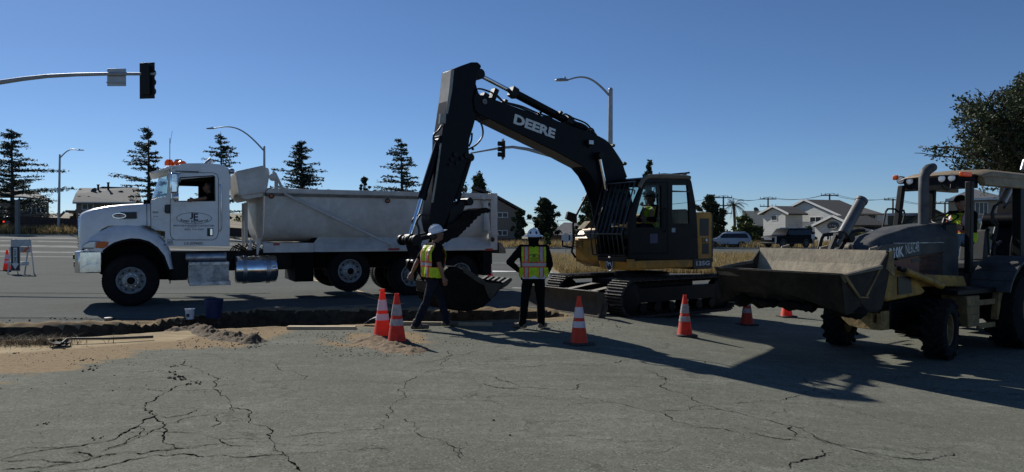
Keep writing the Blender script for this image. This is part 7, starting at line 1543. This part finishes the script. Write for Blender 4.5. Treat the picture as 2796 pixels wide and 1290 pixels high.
def siding(name,col,pitch=.18):
    m,nd,lk,b=nt(name); tc=nd.new('ShaderNodeTexCoord'); w=N(nd,'ShaderNodeTexWave',wave_type='BANDS',bands_direction='Z',wave_profile='SAW'); w.inputs['Scale'].default_value=.314/pitch; lk.new(tc.outputs['Object'],w.inputs['Vector'])
    f,_=noise_fac(nd,lk,.6); c=mixc(nd,lk,f,tuple(x*.88 for x in col),col); r=N(nd,'ShaderNodeMapRange'); r.inputs[1].default_value=.0; r.inputs[2].default_value=.2; r.inputs[3].default_value=.55; r.inputs[4].default_value=1; lk.new(w.outputs['Fac'],r.inputs[0])
    v=nd.new('ShaderNodeMix'); v.data_type='RGBA'; v.blend_type='MULTIPLY'; v.inputs[0].default_value=1; lk.new(c,v.inputs[6]); cr_=nd.new('ShaderNodeCombineColor'); 
    for k in range(3): lk.new(r.outputs[0],cr_.inputs[k])
    lk.new(cr_.outputs[0],v.inputs[7]); lk.new(v.outputs[2],b.inputs['Base Color']); b.inputs['Roughness'].default_value=.7
    bp=N(nd,'ShaderNodeBump'); bp.inputs['Strength'].default_value=.8; bp.inputs['Distance'].default_value=.03; lk.new(w.outputs['Fac'],bp.inputs['Height']); lk.new(bp.outputs[0],b.inputs['Normal']); return m
M_sid=siding('white_lap_siding',(.6,.61,.57),.25); M_sid2=siding('cream_lap_siding',(.56,.56,.5),.25); M_grn=siding('green_grey_siding',(.12,.13,.09),.3)
M_shing=PM('dark_asphalt_shingle',(.055,.052,.05),.9,var=.35,scale=3,vec=(1,1,4),bump=.5,bscale=6); M_shing2=PM('grey_shingle_roof',(.13,.13,.13),.9,var=.25,scale=2,vec=(1,1,4),bump=.5,bscale=6)
M_stuc=PM('brown_stucco',(.2,.16,.125),.9,var=.12,scale=1.5,bump=.3); M_stuc2=PM('tan_stucco',(.34,.28,.2),.9,var=.1,scale=1.5); M_stuc3=PM('greybrown_stucco',(.2,.17,.14),.9,var=.1)
D=96; cw_=cc(.2329,1900,480); W_=lambda L_:[cw_(a,b) for a,b in L_]
HF=Fr(42,98,-70,gz(42,98)); h1=thing('house','sprawling white two storey house with dark gable roofs and oval signs','house',HF.o,HF.rz)
def hw(pts,yl,depth,mat=None,name='wall'):
    mb=MB(); mb.prism([HF.L(a,b,yl) for a,b in W_(pts)],yl-depth*.47,yl); return mb.build(name,mat or M_sid,h1,smooth=False)
def hr(pts,yl,depth,over=.5,th=.22):
    depth*=.47; q=[HF.L(a,b,yl+over) for a,b in W_(pts)]; mb=MB(); band(mb,q,yl-depth,yl+over-.06,th); mb.build('roof',M_shing,h1,smooth=False)
    mb=MB(); band(mb,[(x,z+.02) for x,z in q],yl+over-.055,yl+over,th+.06); mb.build('barge_board',M_trim,h1,smooth=False)
hw([(790,460),(895,384),(1050,455),(1050,915),(790,915)],0,6.5); hr([(725,462),(895,372),(1080,462)],0,6.5)
hw([(1110,395),(1265,308),(1690,490),(1690,915),(1110,915)],-5,13); hr([(1087,386),(1265,296),(1700,490)],-5,13)
hw([(1395,605),(1595,500),(1790,590),(1790,915),(1395,915)],3.5,9); hr([(1358,602),(1595,486),(1830,598)],3.5,11)
hw([(1830,600),(2060,600),(2160,690),(2160,915),(1830,915)],0,6,M_sid2); hr([(1750,560),(1830,598),(2165,700)],1.5,9)
hw([(1985,445),(2125,445),(2125,640),(1985,640)],-8,4); hw([(1860,435),(1985,445),(1985,640),(1860,640)],-9,3)
def w3(a,b,yl): p=HF.V(*cw_(a,b),yl); return (p.x,p.y,p.z)
mb=MB(); mb.add([w3(1725,430,-7),w3(1960,445,-7),w3(2205,448,-7),w3(1960,372,-11),w3(1800,405,-11)],[(0,1,3,4),(1,2,3)]); ob=mb.build('roof',M_shing,h1,smooth=False,fix=False); s=ob.modifiers.new('s','SOLIDIFY'); s.thickness=.2
def hwin(a0,b0,a1,b1,yl,split=1):
    x0,z1=HF.L(*cw_(a0,b0),yl); x1,z0=HF.L(*cw_(a1,b1),yl); x0,x1=min(x0,x1),max(x0,x1); f_=.09; mb=MB()
    mb.box(x0,x1,yl+.003,yl+.06,z1-f_,z1); mb.box(x0,x1,yl+.003,yl+.06,z0,z0+f_); mb.box(x0,x0+f_,yl+.003,yl+.06,z0+f_,z1-f_); mb.box(x1-f_,x1,yl+.003,yl+.06,z0+f_,z1-f_)
    for k in range(1,split): xm_=x0+(x1-x0)*k/split; mb.box(xm_-f_/2,xm_+f_/2,yl+.003,yl+.06,z0+f_,z1-f_)
    w=mb.build('window',M_trim,h1,smooth=False); mb=MB(); mb.box(x0+f_,x1-f_,yl+.006,yl+.02,z0+f_,z1-f_); mb.build('pane',M_winb,w,smooth=False)
hwin(885,468,957,528,0); hwin(1338,483,1475,547,-5,2); hwin(1535,700,1575,760,3.5); hwin(1850,690,1885,755,0); hwin(1890,690,1935,755,0)
mb=MB()
for k in range(28):
    a_,b_=HF.L(*cw_(1128+k*9.7,552),-2.4); mb.box(a_-.03,a_+.03,-2.45,-2.39,b_-1.2,b_)
a_,b_=HF.L(*cw_(1120,548),-2.4); a2_,b2_=HF.L(*cw_(1410,548),-2.4); mb.box(a2_,a_,-2.5,-2.35,b_-.08,b_+.04); mb.box(a2_,a_,-5,-2.35,b_-1.35,b_-1.15); mb.build('balcony',M_trim,h1,smooth=False)
for (a,b,ra,rb,yl) in ((1610,587,.95,.5,3.5),(2060,483,.6,.5,-8)):
    x,z=HF.L(*cw_(a,b),yl); mb=MB(); mb.prism([(x+ra*math.cos(q),z+rb*math.sin(q)) for q in [2*math.pi*i/28 for i in range(28)]],yl+.004,yl+.08); sgn_=mb.build('oval_sign',PM('dark_sign',(.03,.035,.035),.5),h1,smooth=False)
    mb=MB(); mb.tube([(x+ra*.86*math.cos(q),yl+.1,z+rb*.84*math.sin(q)) for q in [2*math.pi*i/28 for i in range(29)]],.03,4,caps=False)
    for k in range(3): mb.cbox((x+(k-1)*ra*.42,yl+.1,z+.05*(k%2)),(ra*.22,.02,rb*.45),(0,.3*(k-1),0))
    mb.build('sign_emblem',PM('sign_grey',(.28,.29,.28),.5),sgn_,smooth=False)
h2=thing('building','flat roofed cream clad building with a dish left of the white house','building',(34,122,gz(34,122)),0)
wall_part(h2,W_([(545,420),(800,420),(800,915),(545,915)]),122,8,M_sid2); wall_part(h2,W_([(540,414),(800,414),(800,424),(540,424)]),121.8,8.4,M_trim,'parapet'); o=h2.location
wall_part(h2,W_([(600,595),(800,595),(800,760),(600,760)]),121.7,.2,M_int,'garage_opening'); 
def dish(par,px,py,D_,r,yw=.3):
    x,z=hpx(px,py,D_); o=par.location; mb=MB(); a=Vector((math.sin(yw),-math.cos(yw),.55)).normalized(); mb.lathe([(0,-.12*r/.4),(r*.6,-.07*r/.4),(r,.02),(r*.98,.04),(0,-.09*r/.4)],(x-o.x,D_-o.y,z-o.z),a,18,cap=False); mb.tube([(x-o.x,D_-o.y,z-o.z),(x-o.x,D_-o.y+.1,z-o.z-.5)],.03,6); mb.build('satellite_dish',M_hood,par)
dish(h2,*cw_(708,402),122,.5)
h3=thing('building','long green grey building with a low pitched roof right of the white house','building',(55,110,gz(55,110)),0)
wall_part(h3,[(2405,590),(2600,588),(2600,690),(2405,690)],110,8,M_grn); wall_part(h3,[(2400,583),(2605,581),(2605,590),(2400,590)],109.7,8.6,M_galv,'fascia')
wall_part(h3,[(2440,650),(2510,590),(2545,575),(2600,600),(2600,690),(2440,690)],106,3,M_grn); roof_part(h3,[(2430,652),(2512,588),(2546,573),(2610,604)],106,4,M_shing)
h4=thing('house','two storey tan stucco house with a hip roof behind the backhoe','house',(57,78,gz(57,78)),0)
D=78
wall_part(h4,[(2589,545),(2745,545),(2745,690),(2589,690)],D,9,M_stuc2); ya=D-.6
def w4(a,b,D_): x,z=hpx(a,b,D_); return (x,D_,z)
roof_mesh(h4,[w4(2580,547,ya),w4(2737,543,ya),w4(2770,545,D+9),w4(2660,517,D+4),w4(2650,517,D+4),w4(2585,547,D+9)],[(0,1,3,4),(1,2,3),(0,4,5)],M_shing2)
wall_part(h4,[(2581,543),(2737,539),(2737,545),(2581,549)],D-.7,.2,M_trim,'gutter'); window(h4,2661,552,2697,586,D,3)
wall_part(h4,[(2660,600),(2760,600),(2760,606),(2660,606)],D-.3,.3,M_trim,'shop_fascia'); text_part(h4,'shop_lettering','TWIRL',tuple(Vector((hpx(2712,604,D-.4)[0],D-.4,hpx(2712,604,D-.4)[1]))-h4.location),3.6,.5,right=(1,0,0),mat=M_dec_w,bold=.03)
h5=thing('building','brown two storey block end with a sloping roof right of the dump truck tail','building',(-1,88,gz(-1,88)),0)
wall_part(h5,[(1290,520),(1357,544),(1425,583),(1425,660),(1290,660)],88,14,M_stuc3); roof_part(h5,[(1290,512),(1357,540),(1433,582)],88,14,M_shing)
window(h5,1357,580,1387,595,88,2); window(h5,1357,629,1386,644,88,2)
h6=thing('house','low house with a broad grey roof behind the stop sign','house',(9,100,gz(9,100)),0)
wall_part(h6,[(1500,640),(1640,640),(1640,672),(1500,672)],100,8,M_stuc); roof_mesh(h6,[w4(1495,642,99.3),w4(1650,642,99.3),w4(1640,610,105),w4(1540,608,105)],[(0,1,2,3)],M_shing2)
h7=thing('house','two storey brown house with several dishes on its grey roof at left','house',(-52,86,gz(-52,86)),0)
cl_=cc(.3873,0,320); D=84
wall_part(h7,[cl_(a,b) for a,b in ((537,600),(1000,600),(1000,850),(537,850))],D,9,M_stuc3)
roof_mesh(h7,[w4(*cl_(510,600),D-.6),w4(*cl_(880,602),D-.6),w4(*cl_(1000,602),D-.6),w4(*cl_(980,498),D+5),w4(*cl_(722,490),D+5),w4(*cl_(690,502),D+5),w4(*cl_(562,500),D+5),w4(*cl_(533,540),D+2)],[(0,1,2,3,4,5,6,7)],M_shing2)
wall_part(h7,[cl_(a,b) for a,b in ((512,598),(1000,599),(1000,606),(512,606))],D-.75,.15,M_trim,'gutter')
window(h7,*cl_(578,610),*cl_(662,655),D,2)
o=h7.location
for a,b in ((663,520),(560,578),(616,578),(850,540),(640,555)): dish(h7,*cl_(a,b),D+ (3 if b<560 else 1),.4,random.uniform(-.5,.5))
mb=MB()
for a,b in ((693,500),(764,485)): x,z=hpx(*cl_(a,b),D+4); mb.lathe([(0,-1),(.12,-1),(.12,.3),(.17,.3),(.17,.42),(0,.45)],(x-o.x,D+4-o.y,z-o.z),(0,0,1),10)
mb.build('roof_vent',M_black,h7)
h8=thing('house','shaded low house behind the leftmost cedar','house',(-70,96,gz(-70,96)),0); D=94
wall_part(h8,[cl_(a,b) for a,b in ((-300,590),(160,590),(345,600),(345,720),(-300,720))],D,8,M_stuc); roof_mesh(h8,[w4(-180,*[cl_(0,560)[1]],D-.6),w4(*cl_(160,560),D-.6),w4(*cl_(372,590),D-.6),w4(*cl_(240,520),D+5),w4(-150,cl_(0,490)[1],D+5)],[(0,1,2,3,4)],M_shing2)
window(h8,*cl_(195,612),*cl_(318,678),D,4)
h9=thing('house','small roof of a low shed beside the wooden fence','shed',(-46,104,gz(-46,104)),0); wall_part(h9,[cl_(a,b) for a,b in ((455,720),(540,720),(540,800),(455,800))],104,4,M_stuc2); roof_part(h9,[cl_(a,b) for a,b in ((425,705),(460,670),(545,672))],104,4,M_shing2)
# fence at left
M_fence=PM('dark_red_brown_fence',(.055,.035,.032),.85,var=.3,scale=2,vec=(6,1,1))
ft_=thing('board_fence','long dark brown board fence along the far pavement at left','fence',(-50,82,gz(-50,82)),0); o=ft_.location
mb=MB(); a=hpx(40,600,82)[0]-o.x; b_=hpx(215,600,82)[0]-o.x; 
k=0; x=a
while x<b_+3:
    t_=(x-a)/(b_-a); z1=hpx(0,590+8*t_,82)[1]-o.z; mb.box(x,x+.17,-.02+.01*(k%2),.02+.01*(k%2),-1.5,z1); x+=.18; k+=1
mb.build('boards',M_fence,ft_,smooth=False); mb=MB(); mb.box(a,b_+3,.03,.08,0,.1); mb.box(a,b_+3,.03,.08,1.2,1.3); mb.build('rail',M_fence,ft_)
f2=thing('board_fence','dark low fence behind the dry grass in the middle distance','fence',(0,84,gz(0,84)),0); mb=MB(); a=hpx(500,0,84)[0]; b_=hpx(1500,0,84)[0]; x=a
while x<b_: mb.box(x,x+.24,-.02,.02,-.5+gz(x,84),.95+gz(x,84)); x+=.25
mb.build('boards',M_fence,f2,smooth=False)
# utility poles
M_pole=PM('creosote_pole',(.06,.055,.05),.85); 
wires=[]
up=[]
for i,(px,top,D,arms,lab) in enumerate(((1975,537,150,2,'leftmost utility pole with tangled crossarms beside the palm'),(2097,541,160,2,'second utility pole between palm and white house roof'),(2265,531,150,1,'utility pole rising behind the main roof of the white house'),(2438,543,150,1,'utility pole behind the canopy post of the backhoe'),(2580,553,150,1,'utility pole behind the backhoe steering wheel'))):
    b=gp(px,D); t=thing('utility_pole',lab,'utility pole',b,0,'utility poles above the roofs'); H=P(px,top,D).z-b.z; mb=MB(); mb.tube([(0,0,0),(0,0,H)],[.22,.16],10); mb.build('pole',M_pole,t)
    mb=MB(); 
    for k in range(arms+ (1 if i in(0,2) else 0)): z=H-.25-k*1.6; mb.box(-1.8,1.8,-.08,.08,z-.1,z+.1); [mb.tube([(x,0,z),(x,0,z+.45)],.06,6) for x in (-1.7,-.9,.9,1.7)]
    mb.build('crossarm',M_pole,t); up.append(P(px,top,D))
mb=MB()
ptsW=[P(1700,560,150)]+up+[P(2796,560,150),P(3000,566,150)]
for off in (-.9,.9,):
    for a,b in zip(ptsW,ptsW[1:]):
        q=[a.lerp(b,k/10)+Vector((0,off,.2-.9*4*(k/10)*(1-k/10))) for k in range(11)]; mb.tube(q,.035,4,caps=False)
for a,b in ((P(1430,608,140),P(1975,590,150)),(P(1430,600,140),P(1975,562,150))): q=[a.lerp(b,k/10)-Vector((0,0,1.2*4*(k/10)*(1-k/10))) for k in range(11)]; mb.tube(q,.03,4,caps=False)
tag(mb.build('power_lines',M_pole,None),'thin power lines strung between the utility poles above the roofs','power line')
# ------------------------------------------------------------------ vegetation
def leafmesh(name,C_,sz,mats,par,flat=0.,seed=1,aspect=.5,droop=0):
    rs=np.random.RandomState(seed); C_=np.asarray(C_,float); n=len(C_); s=sz*(.5+rs.rand(n))
    a=rs.normal(0,1,(n,3)); a[:,2]*=(1-flat); a/=np.linalg.norm(a,axis=1)[:,None]; b=rs.normal(0,1,(n,3)); b[:,2]*=(1-flat); b-=a*(a*b).sum(1)[:,None]; b/=np.linalg.norm(b,axis=1)[:,None]+1e-9
    a*=s[:,None]; b*=(s*aspect)[:,None]
    V=np.stack([C_-a,C_-b*.9,C_+a,C_+b],1).reshape(-1,3); me=bpy.data.meshes.new(name); me.vertices.add(4*n); me.vertices.foreach_set('co',V.ravel().astype(np.float32)); me.loops.add(4*n); me.loops.foreach_set('vertex_index',np.arange(4*n,dtype=np.int32)); me.polygons.add(n)
    me.polygons.foreach_set('loop_start',np.arange(0,4*n,4,dtype=np.int32)); me.polygons.foreach_set('loop_total',np.full(n,4,dtype=np.int32)); me.update()
    for m in mats: me.materials.append(m)
    me.polygons.foreach_set('material_index',rs.randint(0,len(mats),n).astype(np.int32)); o=bpy.data.objects.new(name,me); COL.objects.link(o); o.parent=par; return o
M_bark=PM('bark',(.06,.05,.04),.9,bump=.5)
M_ced=[PM('cedar_dark',(.03,.045,.03),.7,trans=.15),PM('cedar_mid',(.045,.065,.04),.7,trans=.15)]
M_pin=[PM('pine_dark',(.022,.035,.015),.7,trans=.15),PM('pine_mid',(.04,.06,.022),.7,trans=.2),PM('pine_light',(.07,.085,.03),.7,trans=.25)]
M_bsh=[PM('shrub_dark',(.035,.05,.015),.6,trans=.2),PM('shrub_mid',(.07,.095,.025),.6,trans=.25),PM('shrub_light',(.12,.14,.03),.6,trans=.3)]
def cedar(px,D,top,bot,spread,seed,label,skew=(1,1),low=.1,npl=5):
    b=gp(px,D); b.z=EYE+(HY-bot)/F*D; H=EYE+(HY-top)/F*D-b.z; t=thing('cedar_tree',label,'cedar tree',b,0,'layered cedars along the far side of the road'); rs=random.Random(seed)
    mb=MB(); mb.tube([(0,0,0),(.1,0,H*.5),(0,0,H)],[H*.022,H*.014,.02],8)
    C_=[]
    z=H*low
    while z<H*.985:
        f=z/H; Lmax=spread*(1-f)**.75*rs.uniform(.6,1.2)+.15
        for k in range(max(2,int(npl*rs.uniform(.6,1.3)))):
            a=rs.random()*6.283; L=Lmax*rs.uniform(.45,1.1); sx=skew[0] if math.cos(a)<0 else skew[1]; dx,dy=math.cos(a)*sx,math.sin(a); rise=rs.uniform(-.02,.22); zz=z+rs.uniform(-.3,.3)*.6
            tip=(dx*L,dy*L,zz+rise*L); mb.tube([(0,0,zz-.1),(dx*L*.5,dy*L*.5,zz+rise*L*.65),tip],[.03+.012*L,.02+.006*L,.01],4,caps=False)
            n=int(38*L)+10
            for i in range(n):
                q=rs.uniform(.12,1.05); w=(.12+.26*q*(1.15-q))*L*.8+.1; C_.append((dx*L*q-dy*rs.gauss(0,w)*.5+rs.gauss(0,.06),dy*L*q+dx*rs.gauss(0,w)*.5,zz+rise*L*(q**1.3)+rs.gauss(0,.075)-.10*max(0,q-.5)*L*.3))
        z+=max(.22,H*.042*(1.1-.5*f))*(.7+.25*(seed%4))*rs.uniform(.6,1.4)
    mb.build('trunk',M_bark,t); leafmesh('crown',C_,.15,M_ced,t,flat=.5,seed=seed,aspect=.42); return t
def z_of(px,D): return gp(px,D).z
cedar(32,84,352,640,5.2,1,'broad layered cedar at the far left edge behind the fence',(1.2,1.75),.14,6)
cedar(405,84,345,640,4.8,2,'cedar with long left leaning limbs behind the truck bonnet',(1.5,.7),.16)
cedar(603,84,360,640,4.5,3,'cedar rising behind the truck cab roof',(1.2,1.3),.14)
cedar(822,84,388,640,4.9,4,'cedar standing behind the front of the dump body',(1.3,1.25),.12)
cedar(1095,84,378,640,4.4,5,'thin open cedar left of the excavator arm',(1.35,1.05),.14,4)
def bushy(name,label,px,D,top,bot,rx,mats,seed,cat='tree',blobs=22,n=3200,sz=.2,shape=1.0,ry=None,group='trees and shrubs beyond the road',vert=False):
    sz*=.8; n=int(n*1.3)
    b=gp(px,D); b.z=EYE+(HY-bot)/F*D; H=EYE+(HY-top)/F*D-b.z; t=thing(name,label,cat,b,0,group); rs=random.Random(seed); mb=MB(); mb.tube([(0,0,0),(.1,0,H*.5),(0,0,H*.85)],[.03*H,.02*H,.02],8)
    R_=rx/F*D; C_=[]; bl=[]
    blobs=int(blobs*2.6)
    for k in range(blobs):
        f=.15+.85*((k+rs.random())/blobs)**.9; rr=R_*max(.12,math.sin(math.pi*min(.97,(.12+f*.85)**shape))**.8)*rs.uniform(.1,.92)*(1+.25*math.sin(k*2.4)); a=rs.random()*6.283; c=(math.cos(a)*rr,math.sin(a)*rr,H*f*.95); br=R_*rs.uniform(.09,.24)*(1.1-.3*f); bl.append((c,br)); mb.tube([(0,0,H*f*.55),(c[0]*.6,c[1]*.6,H*f*.75),c],[.012*H,.008*H,.01],4,caps=False)
    for c,br in bl:
        for i in range(n//blobs):
            d=Vector((rs.gauss(0,1),rs.gauss(0,1),rs.gauss(0,1))); d=d.normalized()*br*rs.random()**.45*(1 if rs.random()<.85 else 1.7); C_.append((c[0]+d.x,c[1]+d.y,c[2]+d.z*(1.7 if vert else .7)))
    mb.build('trunk',M_bark,t); leafmesh('crown',C_,sz,mats,t,seed=seed,aspect=.55); return t
bushy('conifer','small dark conifer above the middle of the dump body',995,90,478,640,24,M_pin,11,'conifer',16,2200,.2,1.3)
bushy('conifer','dark cluster of cypress tops between arm and thumb behind the truck tail',1305,92,475,640,48,M_pin,12,'conifer',26,5200,.22,1.1,vert=True)
bushy('pine_tree','round dark pine right of the brown block',1487,96,538,668,46,M_pin,13,'pine tree',34,5200,.24)
bushy('tree','dark tree against the wall of the brown block',1420,84,568,662,24,M_pin,14,'tree',18,2600,.22,1.0)
bushy('pine_tree','tall pine behind the mirror of the excavator',1612,90,528,672,44,M_pin,15,'pine tree',30,4800,.24)
bushy('pine_tree','narrow pine top rising above the excavator cab roof',1773,80,432,670,20,M_pin,16,'pine tree',26,3600,.2,1.3,vert=True)
bushy('tree','large dark tree right of the excavator engine housing',1940,92,530,672,50,M_pin,17,'tree',40,7000,.24,.9)
bushy('shrub','olive green shrub below the palm',2030,86,588,672,52,M_bsh,18,'shrub',26,4200,.2,.8)
bushy('shrub','rounded green shrub behind the black suv',2204,84,620,672,36,M_bsh,19,'shrub',22,3000,.18,.7)
bushy('shrub','low bush of bright leaves behind the worker with his back turned',1492,74,637,672,14,M_bsh,20,'shrub',12,1200,.14,.8)
for i,(px,top,rx) in enumerate(((215,570,40),(330,585,60),(560,560,50),(700,560,60),(900,515,46),(1010,560,60),(1160,560,50),(1700,600,60),(1820,590,60),(2330,640,50),(120,600,60),(1240,540,40),(-60,560,80),(2480,640,80),(2640,630,70))):
    bushy('tree',['low leafy tree beyond the fence under the left street lamp','tree behind the dark roof left of the truck bonnet','tree glimpsed behind the cab of the dump truck','leafy tree below the cedar behind the cab shield','pale green treetop just above the dump body rail','tree behind the front half of the dump body','tree behind the middle of the dump body','tree seen through the bars of the excavator cab','tree seen through the rear window of the excavator cab','bush beside the porch of the white house','low tree behind the leftmost fence boards','tree behind the excavator arm','tree beyond the left edge of the street','dark bush behind the loader bonnet','bush below the tan stucco house'][i],px,112 if px<1900 and px>0 else 74+ (14 if px<0 else 0),top,650,rx,M_bsh if i%2 else M_pin,30+i,'tree',22,2400,.26,.8)
# palm
b=gp(2003,120); t=thing('palm_tree','single palm beside the leftmost utility pole','palm tree',b,0); H=P(2003,560,120).z-b.z; mb=MB(); mb.tube([(0,0,0),(.2,0,H*.5),(0,0,H)],[.28,.22,.2],10); mb.build('trunk',M_bark,t)
C_=[]; rs=random.Random(4); mb=MB()
for k in range(30):
    a=rs.random()*6.283; e=rs.uniform(-.3,1.2); L=rs.uniform(2.0,2.9)
    pts=[]
    for i in range(9):
        q=i/8; r_=L*q*math.cos(e)*(1 if e<1 else .9); z=H+L*q*math.sin(e)-1.7*q*q*(1.0-.2*e); pts.append(Vector((math.cos(a)*r_,math.sin(a)*r_,z)))
    mb.tube(pts,[.04-.004*i for i in range(9)],4,caps=False); sd_=Vector((-math.sin(a),math.cos(a),0))
    for i in range(1,9):
        for s_ in (-1,1):
            for j in (0,.5):
                p=pts[i-1].lerp(pts[i],j); tip=p+sd_*s_*.42*(1-i/12)+Vector((0,0,-.3))+ (pts[i]-pts[i-1])*.6; w=(pts[i]-pts[i-1])*.16; mb.add([p,p+w,tip],[(0,1,2)])
mb.build('fronds',M_bsh[0:1]+[M_bsh[1]],t,smooth=False,fix=False)
# near tree at right edge: twiggy limbs and small leaf clumps
b=gp(3010,27); t=thing('tree','big twiggy dark tree reaching in over the right edge above the backhoe canopy','tree',b,0); rs=random.Random(21); mb=MB(); C_=[]; o=b
mb.tube([(0,0,0),(-.1,.1,2.2),(-.3,.2,4.2)],[.34,.28,.2],12)
ctr=P(2930,385,27)-o
def inside(p,sl=1.0):
    q=Vector(((p.x-ctr.x)/4.75,(p.y-ctr.y)/3.6,(p.z-ctr.z)/(2.75 if p.z>ctr.z else 2.2))); return q.length<sl*(.92+.3*noise.noise(Vector((p.x*.9,p.y*.9,p.z*.9))))
def limb(p,d,L,r,lev):
    pts=[Vector(p)]; d=Vector(d).normalized()
    for i in range(5):
        d=(d+Vector((rs.gauss(0,.16),rs.gauss(0,.16),rs.gauss(0,.12)))).normalized(); nx=pts[-1]+d*L/5
        if lev>=2 and not inside(nx,1.06): break
        pts.append(nx)
    if len(pts)<2: return
    mb.tube(pts,[r*(1-.13*i) for i in range(len(pts))],5 if lev<2 else 3,caps=False)
    if lev>=3:
        for q in pts[1:]:
            if inside(q):
                m_=11 if rs.random()<.75 else 2
                for _ in range(m_): C_.append(tuple(q+Vector((rs.gauss(0,.12),rs.gauss(0,.12),rs.gauss(0,.075)))))
        return
    for i in range(1,len(pts)):
        for _ in range(2 if lev<2 else 3):
            dd=(d+Vector((rs.uniform(-1,1),rs.uniform(-1,1),rs.uniform(-.6,.6)))*.95).normalized(); limb(pts[i],dd,L*rs.uniform(.4,.62),r*.45,lev+1)
for tgt in ((2560,345),(2600,310),(2620,430),(2660,290),(2720,250),(2590,400),(2720,340),(2780,250),(2570,450),(2690,470),(2900,220),(3100,240),(2640,370),(2760,420),(2850,300),(2820,460)):
    tp=P(*tgt,27+rs.uniform(-2,2))-o; s0=Vector((-.3,.2,rs.uniform(2.6,4.2))); limb(s0,tp-s0,(tp-s0).length*.9,.1,1)
mb.build('trunk',M_bark,t,fix=False); leafmesh('crown',C_,.062,[M_pin[0],M_pin[1],M_bsh[0],M_pin[2]],t,seed=9,aspect=.6)
print('near tree leaves',len(C_))
# dry grass: island and the strips beyond the road
def field(name,n,fn,h,wd,seed,mats=M_gr,droop=.35):
    rs=np.random.RandomState(seed); pts=[]
    while len(pts)<n:
        x,y=fn(rs); 
        if noise.noise(Vector((x*.35,y*.35,seed)))>-.25+rs.rand()*.25: pts.append((x,y,gz(x,y)))
    return blades(name,pts,h,wd,mats,'stuff',droop=droop,seed=seed)
field('dry_grass_island',26000,lambda rs:(lambda y:(1.9+rs.rand()*(y*.36),y))(27.6+rs.rand()**1.3*21),.42,.012,41)
field('dry_grass_far_strip',12000,lambda rs:(rs.uniform(-12,42),rs.uniform(74.6,82)),.75,.03,42)
field('dry_grass_left_strip',9000,lambda rs:(rs.uniform(-58,-42) if rs.rand()<.8 else rs.uniform(-42,-36),rs.uniform(77.5,84)),.8,.03,43,M_gr,.4)
